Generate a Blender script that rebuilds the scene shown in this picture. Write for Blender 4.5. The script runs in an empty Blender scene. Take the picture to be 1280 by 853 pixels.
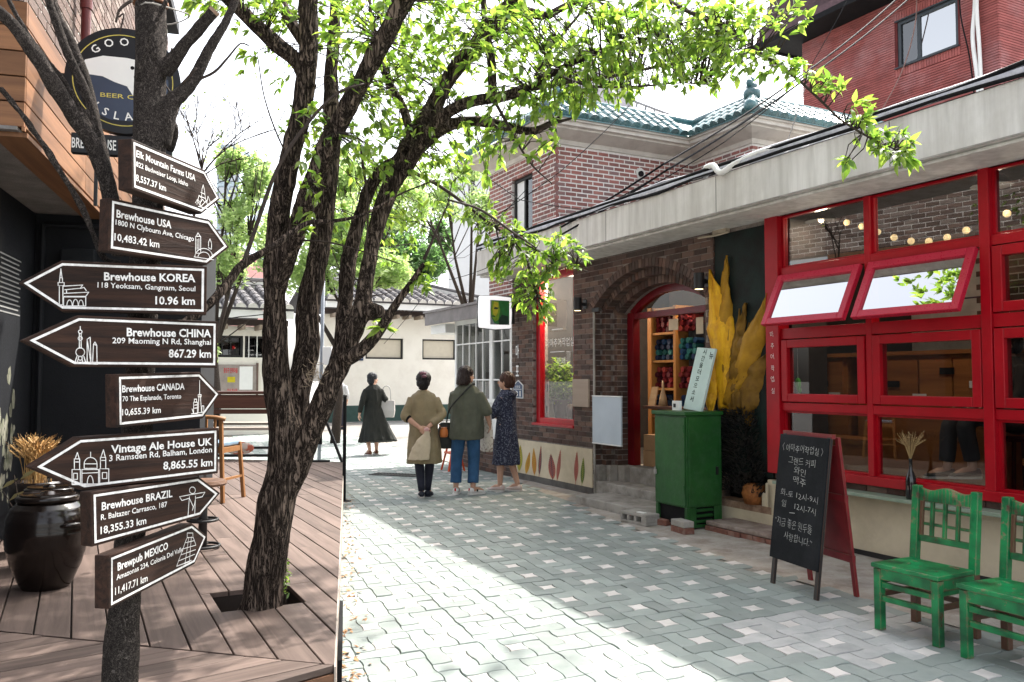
import bpy, bmesh, math, random
from mathutils import Vector, Matrix, noise as mnoise
random.seed(7)
R = math.radians
scene = bpy.context.scene
C = scene.collection

# ---------------------------------------------------------------- camera, sky, sun, exposure
F = 1050.0
PITCH = math.atan(48.5 / F)
CAMH = 1.5
cam_data = bpy.data.cameras.new("camera")
cam = bpy.data.objects.new("camera", cam_data)
C.objects.link(cam)
cam.location = (0, 0, CAMH)
cam.rotation_euler = (math.pi / 2 + PITCH, 0, 0)
cam_data.sensor_width = 36
cam_data.lens = F / 1280 * 36
cam_data.clip_start = 0.05
cam_data.clip_end = 2000
scene.camera = cam

SUN_AZ, SUN_EL = R(50), R(52.4)
world = bpy.data.worlds.new("World")
scene.world = world
world.use_nodes = True
wn = world.node_tree.nodes
wl = world.node_tree.links
sky = wn.new("ShaderNodeTexSky")
sky.sky_type = 'NISHITA'
sky.sun_disc = False
sky.sun_elevation = SUN_EL
sky.sun_rotation = math.pi / 2 - SUN_AZ
sky.air_density = 1.0
sky.dust_density = 4.0
sky.ozone_density = 0.6
hs = wn.new("ShaderNodeHueSaturation")
hs.inputs['Saturation'].default_value = 0.32
wl.new(sky.outputs[0], hs.inputs['Color'])
wl.new(hs.outputs[0], wn['Background'].inputs[0])
wn['Background'].inputs[1].default_value = 0.15

sd = bpy.data.lights.new("sun", 'SUN')
sd.energy = 2.7
sd.angle = R(0.8)
sd.color = (1.0, 0.95, 0.88)
sun = bpy.data.objects.new("sun", sd)
C.objects.link(sun)
sdir = Vector((math.cos(SUN_AZ) * math.cos(SUN_EL), math.sin(SUN_AZ) * math.cos(SUN_EL), math.sin(SUN_EL)))
sun.rotation_euler = sdir.to_track_quat('Z', 'Y').to_euler()
sun.location = sdir * 30

vs = scene.view_settings
vs.view_transform = 'Standard'
vs.look = 'None'
vs.exposure = 1.9
vs.gamma = 1.0
vs.use_curve_mapping = False
scene.cycles.max_bounces = 8
scene.cycles.transparent_max_bounces = 12
scene.cycles.sample_clamp_indirect = 6

# ---------------------------------------------------------------- from photograph pixels (1280 wide) to places in the world
def ray(px, py):
    a = (px - 640) / F
    b = (426.5 - py) / F
    return Vector((a, math.cos(PITCH) - b * math.sin(PITCH), math.sin(PITCH) + b * math.cos(PITCH)))
CAM = Vector((0, 0, CAMH))
def G(px, py, z=0.0):
    r = ray(px, py)
    return CAM + r * ((z - CAMH) / r.z)
def D(px, py, Y):
    r = ray(px, py)
    return CAM + r * (Y / r.y)
P0 = Vector((0.061, 12.90, 0))
TH = R(27.4)
T = Vector((math.sin(TH), -math.cos(TH), 0))
I = Vector((math.cos(TH), math.sin(TH), 0))
ROTZ = math.atan2(T.y, T.x)
def W(px, py, yo=0.0):
    "hit of the plane parallel to the shop front, yo metres behind it -> (x, z) in shop coordinates"
    r = ray(px, py)
    o = P0 + I * yo
    s = (o - CAM).dot(I) / r.dot(I)
    q = CAM + r * s - P0
    return q.dot(T), q.z
def S(px, py, X):
    r = ray(px, py)
    s = (P0 + T * X - CAM).dot(T) / r.dot(T)
    q = CAM + r * s - P0
    return q.dot(I), q.z
def bw(x, y, z=0.0):
    return P0 + T * x + I * y + Vector((0, 0, z))
def PX(w, Y):
    "size in metres of w pixels at depth Y"
    return w * Y / F
class Plane:
    def __init__(s, p, n):
        s.p = Vector(p); s.n = Vector(n).normalized()
        s.x = Vector((0, 0, 1)).cross(s.n).normalized()
        s.u = s.n.cross(s.x)
    def hit(s, px, py, off=0.0):
        r = ray(px, py)
        k = (s.p + s.n * off - CAM).dot(s.n) / r.dot(s.n)
        return CAM + r * k

# ---------------------------------------------------------------- materials
def nt(name):
    m = bpy.data.materials.new(name)
    m.use_nodes = True
    t = m.node_tree
    return m, t.nodes, t.links, t.nodes['Principled BSDF']
def col(c):
    return (c[0], c[1], c[2], 1)
def rnd_value(n, l, amt):
    g = n.new("ShaderNodeNewGeometry"); o = n.new("ShaderNodeObjectInfo")
    a = n.new("ShaderNodeMath"); a.operation = 'ADD'
    l.new(g.outputs['Random Per Island'], a.inputs[0]); l.new(o.outputs['Random'], a.inputs[1])
    f = n.new("ShaderNodeMath"); f.operation = 'FRACT'; l.new(a.outputs[0], f.inputs[0])
    return f.outputs[0]
def Mt(name, c1, c2=None, scale=6, rough=.7, bump=.15, bscale=80, metal=0, rnd=0, stretch=(1, 1, 1), spec=.32,
       palette=None, coat=0, dirt=None, dscale=2.5, damt=.5, obj=False, detail=6, lo=.35, hi=.65):
    m, n, l, b = nt(name)
    if c2 is None: c2 = tuple(x * .75 for x in c1)
    g = n.new("ShaderNodeTexCoord") if obj else n.new("ShaderNodeNewGeometry")
    src = g.outputs['Object'] if obj else g.outputs['Position']
    mp = n.new("ShaderNodeMapping"); mp.inputs['Scale'].default_value = stretch
    l.new(src, mp.inputs[0])
    nz = n.new("ShaderNodeTexNoise"); nz.inputs['Scale'].default_value = scale; nz.inputs['Detail'].default_value = detail
    nz.inputs['Roughness'].default_value = .6
    l.new(mp.outputs[0], nz.inputs['Vector'])
    mr = n.new("ShaderNodeMapRange"); mr.inputs[1].default_value = lo; mr.inputs[2].default_value = hi
    l.new(nz.outputs['Fac'], mr.inputs[0])
    mx = n.new("ShaderNodeMix"); mx.data_type = 'RGBA'
    mx.inputs[6].default_value = col(c1); mx.inputs[7].default_value = col(c2)
    l.new(mr.outputs[0], mx.inputs[0])
    out = mx.outputs[2]
    if palette:
        f = rnd_value(n, l, 1)
        cr = n.new("ShaderNodeValToRGB"); cr.color_ramp.interpolation = 'CONSTANT'
        els = cr.color_ramp.elements
        els[0].position = 0; els[0].color = col(palette[0]); els[1].position = 1 / len(palette); els[1].color = col(palette[1])
        for i, c in enumerate(palette[2:], 2):
            e = els.new(i / len(palette)); e.color = col(c)
        l.new(f, cr.inputs[0])
        mm = n.new("ShaderNodeMix"); mm.data_type = 'RGBA'; mm.inputs[0].default_value = .35
        l.new(cr.outputs[0], mm.inputs[6]); l.new(out, mm.inputs[7])
        out = mm.outputs[2]
    if rnd:
        f = rnd_value(n, l, 1)
        r2 = n.new("ShaderNodeMapRange"); r2.inputs[3].default_value = 1 - rnd; r2.inputs[4].default_value = 1 + rnd
        l.new(f, r2.inputs[0])
        h = n.new("ShaderNodeHueSaturation"); l.new(out, h.inputs['Color']); l.new(r2.outputs[0], h.inputs['Value'])
        out = h.outputs[0]
    if dirt:
        nd = n.new("ShaderNodeTexNoise"); nd.inputs['Scale'].default_value = dscale; nd.inputs['Detail'].default_value = 8
        nd.inputs['Roughness'].default_value = .7
        l.new(src, nd.inputs['Vector'])
        md = n.new("ShaderNodeMapRange"); md.inputs[1].default_value = .48; md.inputs[2].default_value = .72
        md.inputs[4].default_value = damt
        l.new(nd.outputs['Fac'], md.inputs[0])
        mm = n.new("ShaderNodeMix"); mm.data_type = 'RGBA'; mm.inputs[7].default_value = col(dirt)
        l.new(md.outputs[0], mm.inputs[0]); l.new(out, mm.inputs[6]); out = mm.outputs[2]
    l.new(out, b.inputs['Base Color'])
    b.inputs['Roughness'].default_value = rough
    b.inputs['Metallic'].default_value = metal
    b.inputs['Specular IOR Level'].default_value = spec
    b.inputs['Coat Weight'].default_value = coat
    if bump:
        nb = n.new("ShaderNodeTexNoise"); nb.inputs['Scale'].default_value = bscale; nb.inputs['Detail'].default_value = 5
        l.new(mp.outputs[0], nb.inputs['Vector'])
        bp = n.new("ShaderNodeBump"); bp.inputs['Strength'].default_value = bump; bp.inputs['Distance'].default_value = .02
        l.new(nb.outputs['Fac'], bp.inputs['Height']); l.new(bp.outputs[0], b.inputs['Normal'])
        rr = n.new("ShaderNodeMapRange"); rr.inputs[3].default_value = max(0, rough - .12); rr.inputs[4].default_value = min(1, rough + .12)
        l.new(nb.outputs['Fac'], rr.inputs[0]); l.new(rr.outputs[0], b.inputs['Roughness'])
    return m
def Glass(name, tint=(.8, .85, .85), rough=0.0, refl=.0):
    m, n, l, b = nt(name)
    n.remove(b)
    tr = n.new("ShaderNodeBsdfTransparent"); tr.inputs[0].default_value = col(tint)
    gl = n.new("ShaderNodeBsdfGlossy"); gl.inputs['Roughness'].default_value = rough
    fr = n.new("ShaderNodeFresnel"); fr.inputs[0].default_value = 1.5
    ad = n.new("ShaderNodeMath"); ad.operation = 'ADD'; ad.inputs[1].default_value = refl; ad.use_clamp = True
    l.new(fr.outputs[0], ad.inputs[0])
    ms = n.new("ShaderNodeMixShader")
    ge = n.new("ShaderNodeNewGeometry"); ff = n.new("ShaderNodeMath"); ff.operation = 'MULTIPLY_ADD'; ff.inputs[1].default_value = -1; ff.inputs[2].default_value = 1
    l.new(ge.outputs['Backfacing'], ff.inputs[0]); mf = n.new("ShaderNodeMath"); mf.operation = 'MULTIPLY'; l.new(ff.outputs[0], mf.inputs[0]); l.new(ad.outputs[0], mf.inputs[1])
    l.new(mf.outputs[0], ms.inputs[0]); l.new(tr.outputs[0], ms.inputs[1]); l.new(gl.outputs[0], ms.inputs[2])
    l.new(ms.outputs[0], n['Material Output'].inputs[0])
    return m
def Emit(name, c, s):
    m, n, l, b = nt(name)
    b.inputs['Base Color'].default_value = col(c)
    b.inputs['Emission Color'].default_value = col(c)
    b.inputs['Emission Strength'].default_value = s
    return m
def Leafmat(name, c1, c2, tr, rnd=.3):
    m, n, l, b = nt(name)
    f = rnd_value(n, l, 1)
    mx = n.new("ShaderNodeMix"); mx.data_type = 'RGBA'; mx.inputs[6].default_value = col(c1); mx.inputs[7].default_value = col(c2)
    l.new(f, mx.inputs[0])
    l.new(mx.outputs[2], b.inputs['Base Color']); b.inputs['Roughness'].default_value = .42
    t = n.new("ShaderNodeBsdfTranslucent")
    h = n.new("ShaderNodeMix"); h.data_type = 'RGBA'; h.blend_type = 'MULTIPLY'; h.inputs[0].default_value = 1
    h.inputs[7].default_value = col(tr); l.new(mx.outputs[2], h.inputs[6])
    sc = n.new("ShaderNodeVectorMath"); sc.operation = 'SCALE'; sc.inputs['Scale'].default_value = 4.3
    l.new(h.outputs[2], sc.inputs[0]); l.new(sc.outputs[0], t.inputs[0])
    ms = n.new("ShaderNodeMixShader"); ms.inputs[0].default_value = .5
    l.new(b.outputs[0], ms.inputs[1]); l.new(t.outputs[0], ms.inputs[2]); l.new(ms.outputs[0], n['Material Output'].inputs[0])
    return m
def Wood(name, c1, c2, axis=0, rough=.55, rings=14, rnd=.15, obj=True, bump=.15, coat=0):
    m, n, l, b = nt(name)
    tc = n.new("ShaderNodeTexCoord")
    st = [rings] * 3; st[axis] = rings * .06
    mp = n.new("ShaderNodeMapping"); mp.inputs['Scale'].default_value = st
    oi = n.new("ShaderNodeObjectInfo"); 
    vm = n.new("ShaderNodeVectorMath"); vm.operation = 'SCALE'; vm.inputs['Scale'].default_value = 37
    cx = n.new("ShaderNodeCombineXYZ")
    f = rnd_value(n, l, 1)
    l.new(f, cx.inputs[0]); l.new(f, cx.inputs[1]); l.new(f, cx.inputs[2]); l.new(cx.outputs[0], vm.inputs[0])
    l.new(tc.outputs['Object'], mp.inputs[0])
    ad = n.new("ShaderNodeVectorMath"); ad.operation = 'ADD'; l.new(mp.outputs[0], ad.inputs[0]); l.new(vm.outputs[0], ad.inputs[1])
    nz = n.new("ShaderNodeTexNoise"); nz.inputs['Scale'].default_value = 1.6; nz.inputs['Detail'].default_value = 8
    nz.inputs['Roughness'].default_value = .68; nz.inputs['Distortion'].default_value = .6
    l.new(ad.outputs[0], nz.inputs['Vector'])
    mr = n.new("ShaderNodeMapRange"); mr.inputs[1].default_value = .32; mr.inputs[2].default_value = .68
    l.new(nz.outputs['Fac'], mr.inputs[0])
    mx = n.new("ShaderNodeMix"); mx.data_type = 'RGBA'; mx.inputs[6].default_value = col(c1); mx.inputs[7].default_value = col(c2)
    l.new(mr.outputs[0], mx.inputs[0])
    r2 = n.new("ShaderNodeMapRange"); r2.inputs[3].default_value = 1 - rnd; r2.inputs[4].default_value = 1 + rnd
    l.new(f, r2.inputs[0])
    h = n.new("ShaderNodeHueSaturation"); l.new(mx.outputs[2], h.inputs['Color']); l.new(r2.outputs[0], h.inputs['Value'])
    l.new(h.outputs[0], b.inputs['Base Color'])
    b.inputs['Roughness'].default_value = rough; b.inputs['Coat Weight'].default_value = coat; b.inputs['Specular IOR Level'].default_value = .22
    bp = n.new("ShaderNodeBump"); bp.inputs['Strength'].default_value = bump; bp.inputs['Distance'].default_value = .01
    l.new(nz.outputs['Fac'], bp.inputs['Height']); l.new(bp.outputs[0], b.inputs['Normal'])
    return m
def Worn(name, c1, c2, under, under2, scale=22, thr=.6, rough=.35):
    "paint over wood, rubbed through in patches"
    m, n, l, b = nt(name)
    tc = n.new("ShaderNodeTexCoord")
    nz = n.new("ShaderNodeTexNoise"); nz.inputs['Scale'].default_value = 7; nz.inputs['Detail'].default_value = 7
    l.new(tc.outputs['Object'], nz.inputs['Vector'])
    mr = n.new("ShaderNodeMapRange"); mr.inputs[1].default_value = .35; mr.inputs[2].default_value = .65; l.new(nz.outputs['Fac'], mr.inputs[0])
    mx = n.new("ShaderNodeMix"); mx.data_type = 'RGBA'; mx.inputs[6].default_value = col(c1); mx.inputs[7].default_value = col(c2)
    l.new(mr.outputs[0], mx.inputs[0])
    n2 = n.new("ShaderNodeTexNoise"); n2.inputs['Scale'].default_value = scale; n2.inputs['Detail'].default_value = 9; n2.inputs['Roughness'].default_value = .75
    l.new(tc.outputs['Object'], n2.inputs['Vector'])
    bv = n.new("ShaderNodeBevel"); bv.inputs['Radius'].default_value = .012; bv.samples = 4
    ge = n.new("ShaderNodeNewGeometry")
    dt = n.new("ShaderNodeVectorMath"); dt.operation = 'DOT_PRODUCT'; l.new(bv.outputs[0], dt.inputs[0]); l.new(ge.outputs['Normal'], dt.inputs[1])
    iv = n.new("ShaderNodeMath"); iv.operation = 'SUBTRACT'; iv.inputs[0].default_value = 1; l.new(dt.outputs['Value'], iv.inputs[1])
    k = n.new("ShaderNodeMath"); k.operation = 'MULTIPLY_ADD'; k.inputs[1].default_value = .9; l.new(iv.outputs[0], k.inputs[0]); l.new(n2.outputs['Fac'], k.inputs[2])
    m2 = n.new("ShaderNodeMapRange"); m2.inputs[1].default_value = thr; m2.inputs[2].default_value = thr + .06; l.new(k.outputs[0], m2.inputs[0])
    u = n.new("ShaderNodeMix"); u.data_type = 'RGBA'; u.inputs[6].default_value = col(under); u.inputs[7].default_value = col(under2); l.new(mr.outputs[0], u.inputs[0])
    o = n.new("ShaderNodeMix"); o.data_type = 'RGBA'; l.new(m2.outputs[0], o.inputs[0]); l.new(mx.outputs[2], o.inputs[6]); l.new(u.outputs[2], o.inputs[7])
    l.new(o.outputs[2], b.inputs['Base Color'])
    rr = n.new("ShaderNodeMapRange"); rr.inputs[3].default_value = rough; rr.inputs[4].default_value = .8; l.new(m2.outputs[0], rr.inputs[0])
    l.new(rr.outputs[0], b.inputs['Roughness'])
    bp = n.new("ShaderNodeBump"); bp.inputs['Strength'].default_value = .25; bp.inputs['Distance'].default_value = .004
    sb = n.new("ShaderNodeMath"); sb.operation = 'SUBTRACT'; l.new(n2.outputs['Fac'], sb.inputs[0]); l.new(m2.outputs[0], sb.inputs[1])
    l.new(sb.outputs[0], bp.inputs['Height']); l.new(bp.outputs[0], b.inputs['Normal'])
    return m

MAT = {}
MAT['steel_dark'] = Mt('dark_steel', (.013, .013, .014), (.022, .021, .021), rough=.5, bump=.05)
MAT['brick_main'] = Mt('dark_brown_brick', (.115, .07, .056), (.055, .038, .033), scale=9, rough=.85, bump=.5, bscale=120, rnd=.35,
                       palette=[(.12, .062, .048), (.075, .048, .040), (.16, .078, .055), (.058, .043, .038), (.10, .063, .052), (.14, .088, .066)], dirt=(.15, .12, .105), dscale=4, damt=.5)
MAT['mortar_main'] = Mt('grey_mortar', (.30, .255, .23), (.17, .145, .13), scale=20, rough=.95, bump=.6, bscale=150)
MAT['brick_pink'] = Mt('pink_red_brick', (.30, .14, .12), (.2, .10, .09), scale=8, rough=.8, bump=.3, bscale=120, rnd=.25,
                       palette=[(.32, .13, .11), (.27, .12, .105), (.19, .125, .12), (.34, .15, .125), (.29, .11, .095), (.16, .11, .11)])
MAT['mortar_pale'] = Mt('pale_mortar', (.76, .73, .69), (.64, .61, .57), scale=20, rough=.95, bump=.3)
MAT['concrete'] = Mt('grey_concrete', (.36, .34, .31), (.24, .225, .20), scale=5, rough=.88, bump=.4, bscale=90, dirt=(.12, .10, .085), damt=.6)
MAT['canopy'] = Mt('painted_concrete_fascia', (.74, .73, .70), (.52, .51, .48), scale=7, rough=.75, bump=.12, bscale=60, dirt=(.46, .44, .40), dscale=1.2, damt=.6, stretch=(1.4, 1.4, .12))
MAT['red_paint'] = Mt('glossy_red_paint', (.38, .003, .011), (.29, .002, .008), scale=3, rough=.34, bump=.012, bscale=30, dirt=(.24, .004, .008), damt=.4, spec=.3)
MAT['shaded_red'] = Mt('shaded_red_door_paint', (.15, .003, .008), (.10, .003, .006), scale=4, rough=.35, bump=.1, bscale=40)  # red darkened so the shade of the door recess is in the colour
MAT['cream'] = Mt('cream_plaster', (.55, .45, .29), (.46, .38, .25), scale=3, rough=.9, bump=.25, bscale=60, dirt=(.28, .22, .15), dscale=3, damt=.55)
MAT['glass'] = Glass('window_glass', (.74, .76, .76), refl=.02)
MAT['glass_dark'] = Glass('dark_window_glass', (.35, .38, .4), refl=.10)
MAT['black'] = Mt('black_paint', (.008, .008, .009), (.012, .012, .013), rough=.75, bump=.08, spec=.12)
MAT['interior'] = Mt('dark_interior_wall', (.045, .04, .038), (.03, .026, .025), rough=.9)
MAT['white_paint'] = Mt('white_paint', (.80, .80, .78), (.72, .72, .70), scale=3, rough=.55, bump=.05)
MAT['print_white'] = Mt('white_print', (.82, .82, .80), (.78, .78, .77), rough=.6, bump=0)
MAT['bark'] = None
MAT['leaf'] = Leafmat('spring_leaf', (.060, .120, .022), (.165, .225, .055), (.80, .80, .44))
MAT['leaf_far'] = Leafmat('hazy_distant_leaf', (.15, .20, .09), (.24, .29, .14), (.75, .8, .6))  # paler, greyer green: haze over distance put into the colour
MAT['leaf_dark'] = Leafmat('evergreen_leaf', (.07, .12, .05), (.10, .16, .07), (.6, .7, .45))
MAT['teal_tile'] = Mt('glazed_teal_tile', (.06, .155, .165), (.035, .105, .115), scale=12, rough=.28, bump=.2, bscale=30, rnd=.35, spec=.6, dirt=(.20, .24, .23), dscale=9, damt=.6)
MAT['grey_tile'] = Mt('grey_clay_tile', (.13, .12, .12), (.08, .075, .078), scale=8, rough=.7, bump=.3, rnd=.3)
MAT['lime'] = Mt('white_lime_mortar', (.66, .64, .60), (.55, .53, .50), scale=8, rough=.9, bump=.3)
def barkmat(name, c1, c2, c3, sc=26, zs=.22):
    m, n, l, b = nt(name)
    g = n.new("ShaderNodeNewGeometry")
    mp = n.new("ShaderNodeMapping"); mp.inputs['Scale'].default_value = (1, 1, zs); l.new(g.outputs['Position'], mp.inputs[0])
    vo = n.new("ShaderNodeTexVoronoi"); vo.feature = 'DISTANCE_TO_EDGE'; vo.inputs['Scale'].default_value = sc
    nz = n.new("ShaderNodeTexNoise"); nz.inputs['Scale'].default_value = sc * .9; nz.inputs['Detail'].default_value = 9; nz.inputs['Roughness'].default_value = .7; nz.inputs['Distortion'].default_value = .8
    l.new(mp.outputs[0], nz.inputs['Vector'])
    av = n.new("ShaderNodeVectorMath"); av.operation = 'ADD'; sv = n.new("ShaderNodeVectorMath"); sv.operation = 'SCALE'; sv.inputs['Scale'].default_value = .12
    l.new(nz.outputs['Color'], sv.inputs[0]); l.new(mp.outputs[0], av.inputs[0]); l.new(sv.outputs[0], av.inputs[1]); l.new(av.outputs[0], vo.inputs['Vector'])
    mu = n.new("ShaderNodeMapRange"); mu.inputs[1].default_value = 0; mu.inputs[2].default_value = .22; l.new(vo.outputs['Distance'], mu.inputs[0])
    hh = n.new("ShaderNodeMath"); hh.operation = 'MULTIPLY_ADD'; hh.inputs[1].default_value = .9; l.new(nz.outputs['Fac'], hh.inputs[0]); l.new(mu.outputs[0], hh.inputs[2])
    cr = n.new("ShaderNodeValToRGB"); e = cr.color_ramp.elements
    e[0].position = .3; e[0].color = col(c1); e[1].position = .95; e[1].color = col(c3); x = e.new(.62); x.color = col(c2)
    dv = n.new("ShaderNodeMath"); dv.operation = 'MULTIPLY'; dv.inputs[1].default_value = .6; l.new(hh.outputs[0], dv.inputs[0]); l.new(dv.outputs[0], cr.inputs[0])
    l.new(cr.outputs[0], b.inputs['Base Color']); b.inputs['Roughness'].default_value = .95; b.inputs['Specular IOR Level'].default_value = .12
    bp = n.new("ShaderNodeBump"); bp.inputs['Strength'].default_value = .9; bp.inputs['Distance'].default_value = .02
    l.new(hh.outputs[0], bp.inputs['Height']); l.new(bp.outputs[0], b.inputs['Normal'])
    return m
MAT['bark'] = barkmat('furrowed_bark', (.012, .009, .0075), (.066, .048, .038), (.21, .158, .125), sc=38, zs=.13)
MAT['bark_grey'] = barkmat('grey_bark', (.020, .017, .015), (.065, .054, .048), (.16, .135, .12), sc=60, zs=.7)
MAT['twig'] = Mt('twig_bark', (.025, .017, .013), (.05, .036, .028), scale=40, rough=.85, bump=.3)

# ---------------------------------------------------------------- mesh helpers
def tagp(o, label=None, cat=None, group=None, kind=None):
    if label: o['label'] = label
    if cat: o['category'] = cat
    if group: o['group'] = group
    if kind: o['kind'] = kind
    return o
def wm(o):
    m = o.matrix_basis.copy()
    while o.parent:
        o = o.parent
        m = o.matrix_basis @ m
    return m
def thing(name, label, cat, loc=(0, 0, 0), rotz=0, group=None):
    o = bpy.data.objects.new(name, None)
    o.empty_display_size = .2
    C.objects.link(o)
    o.location = loc
    o.rotation_euler = (0, 0, rotz)
    return tagp(o, label, cat, group)
def unitbox():
    v = [(x, y, z) for x in (-.5, .5) for y in (-.5, .5) for z in (-.5, .5)]
    f = [(0, 1, 3, 2), (4, 6, 7, 5), (0, 4, 5, 1), (2, 3, 7, 6), (0, 2, 6, 4), (1, 5, 7, 3)]
    return v, f
class MB:
    def __init__(s):
        s.v = []; s.f = []; s.m = []; s.mi = 0
    def add(s, v, f):
        k = len(s.v)
        s.v += [Vector(p) for p in v]
        s.f += [tuple(i + k for i in q) for q in f]
        s.m += [s.mi] * len(f)
        return s
    def box(s, c, d, rot=None):
        v, f = unitbox()
        c = Vector(c)
        v = [Vector((p[0] * d[0], p[1] * d[1], p[2] * d[2])) for p in v]
        if rot is not None:
            v = [rot @ p for p in v]
        return s.add([c + p for p in v], f)
    def bx(s, x0, x1, y0, y1, z0, z1):
        return s.box(((x0 + x1) / 2, (y0 + y1) / 2, (z0 + z1) / 2), (abs(x1 - x0), abs(y1 - y0), abs(z1 - z0)))
    def bar(s, a, b, w, h=None, up=(0, 0, 1)):
        "square bar from a to b"
        a = Vector(a); b = Vector(b); h = h or w
        d = (b - a); L = d.length; d.normalize()
        up = Vector(up)
        if abs(d.dot(up)) > .98: up = Vector((0, 1, 0))
        x = d.cross(up).normalized(); z = x.cross(d)
        rot = Matrix((x, d, z)).transposed()
        return s.box((a + b) / 2, (w, L, h), rot)
    def prism(s, poly, vec):
        vec = Vector(vec); n = len(poly)
        p = [Vector(q) for q in poly]
        f = [tuple(range(n))[::-1], tuple(range(n, 2 * n))] + [(i, (i + 1) % n, n + (i + 1) % n, n + i) for i in range(n)]
        return s.add(p + [q + vec for q in p], f)
    def poly(s, pts):
        return s.add(pts, [tuple(range(len(pts)))])
    def tube(s, pts, rad, n=8, cap=True, ell=1.0, twist=0, jit=0, seed=0):
        pts = [Vector(p) for p in pts]
        if not isinstance(rad, (list, tuple)): rad = [rad] * len(pts)
        rings = []
        ref = None
        for i, p in enumerate(pts):
            d = (pts[min(i + 1, len(pts) - 1)] - pts[max(i - 1, 0)])
            if d.length < 1e-9: d = Vector((0, 0, 1))
            d.normalize()
            if ref is None:
                ref = Vector((1, 0, 0)) if abs(d.x) < .8 else Vector((0, 1, 0))
            x = (ref - d * ref.dot(d)).normalized(); ref = x
            y = d.cross(x)
            ring = []
            for k in range(n):
                a = 2 * math.pi * k / n + twist * i
                r = rad[i]
                if jit: r *= 1 + jit * mnoise.noise(Vector((p.x * 9 + math.cos(a) * 2, p.y * 9 + math.sin(a) * 2, p.z * 5 + seed)))
                ring.append(p + x * (math.cos(a) * r) + y * (math.sin(a) * r * ell))
            rings.append(ring)
        return s.loft(rings, cap)
    def loft(s, rings, cap=True):
        n = len(rings[0]); v = [p for r in rings for p in r]; f = []
        for i in range(len(rings) - 1):
            for k in range(n):
                a = i * n + k; b = i * n + (k + 1) % n
                f.append((a, b, b + n, a + n))
        if cap:
            f.append(tuple(range(n))[::-1]); f.append(tuple(range((len(rings) - 1) * n, len(rings) * n)))
        return s.add(v, f)
    def lathe(s, prof, n=24, c=(0, 0, 0), cap=True):
        c = Vector(c)
        return s.loft([[c + Vector((r * math.cos(2 * math.pi * k / n), r * math.sin(2 * math.pi * k / n), z)) for k in range(n)] for r, z in prof], cap)
    def ell(s, c, r, n=12, m=8, rot=None):
        c = Vector(c); rings = []
        for i in range(1, m):
            t = math.pi * i / m
            ring = []
            for k in range(n):
                a = 2 * math.pi * k / n
                p = Vector((r[0] * math.sin(t) * math.cos(a), r[1] * math.sin(t) * math.sin(a), -r[2] * math.cos(t)))
                if rot is not None: p = rot @ p
                ring.append(c + p)
            rings.append(ring)
        k0 = len(s.v)
        s.loft(rings, False)
        b = Vector((0, 0, -r[2])); t = Vector((0, 0, r[2]))
        if rot is not None: b = rot @ b; t = rot @ t
        last = k0 + (m - 2) * n
        s.v += [c + b, c + t]; ib = len(s.v) - 2
        for k in range(n):
            s.f.append((ib, k0 + (k + 1) % n, k0 + k)); s.f.append((ib + 1, last + k, last + (k + 1) % n)); s.m += [s.mi] * 2
        return s
    def build(s, name, mat, parent=None, world=False, smooth=False, kind=None, bevel=0, label=None, angle=None):
        me = bpy.data.meshes.new(name)
        v = s.v
        if world and parent is not None:
            inv = wm(parent).inverted(); v = [inv @ p for p in v]
        me.from_pydata([tuple(p) for p in v], [], s.f)
        for mm in (mat if isinstance(mat, (list, tuple)) else [mat]): me.materials.append(mm)
        if isinstance(mat, (list, tuple)): me.polygons.foreach_set('material_index', s.m)
        bm = bmesh.new(); bm.from_mesh(me)
        if smooth and kind != 'stuff' and len(v) < 9000: bmesh.ops.remove_doubles(bm, verts=bm.verts, dist=1e-5)
        bmesh.ops.recalc_face_normals(bm, faces=bm.faces)
        bm.to_mesh(me); bm.free()
        if smooth:
            me.polygons.foreach_set('use_smooth', [True] * len(me.polygons))
            if angle: me.set_sharp_from_angle(angle=R(angle))
        o = bpy.data.objects.new(name, me)
        C.objects.link(o)
        if parent is not None: o.parent = parent
        if kind: o['kind'] = kind
        if label: o['label'] = label
        if bevel:
            b = o.modifiers.new('bevel', 'BEVEL'); b.width = bevel; b.segments = 2; b.limit_method = 'ANGLE'; b.angle_limit = R(40)
        return o
def part(name, mat, parent, fn, **k):
    m = MB(); fn(m)
    return m.build(name, mat, parent, **k)
def boxpart(name, mat, parent, x0, x1, y0, y1, z0, z1, **k):
    return MB().bx(x0, x1, y0, y1, z0, z1).build(name, mat, parent, **k)
def remesh(mb, vox, smooth=4, disp=None):
    "one continuous surface from overlapping closed shapes; returns MB"
    me = bpy.data.meshes.new('tmp'); me.from_pydata([tuple(p) for p in mb.v], [], mb.f)
    bm = bmesh.new(); bm.from_mesh(me); bmesh.ops.recalc_face_normals(bm, faces=bm.faces); bm.to_mesh(me); bm.free()
    o = bpy.data.objects.new('tmp', me); C.objects.link(o)
    r = o.modifiers.new('r', 'REMESH'); r.mode = 'VOXEL'; r.voxel_size = vox
    if smooth:
        q = o.modifiers.new('s', 'SMOOTH'); q.iterations = smooth; q.factor = .5
    dg = bpy.context.evaluated_depsgraph_get()
    e = o.evaluated_get(dg); m2 = e.to_mesh()
    out = MB()
    out.v = [v.co.copy() for v in m2.vertices]
    if disp:
        out.v = [v + nn * disp(v) for v, nn in zip(out.v, [x.normal.copy() for x in m2.vertices])]
    out.f = [tuple(p.vertices) for p in m2.polygons]; out.m = [0] * len(out.f)
    e.to_mesh_clear()
    bpy.data.objects.remove(o); bpy.data.meshes.remove(me)
    return out
def copy_thing(o, parent=None):
    c = o.copy(); C.objects.link(c)
    if parent: c.parent = parent
    for ch in [x for x in bpy.data.objects if x.parent == o]:
        copy_thing(ch, c)
    return c
_txt = {}
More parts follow.
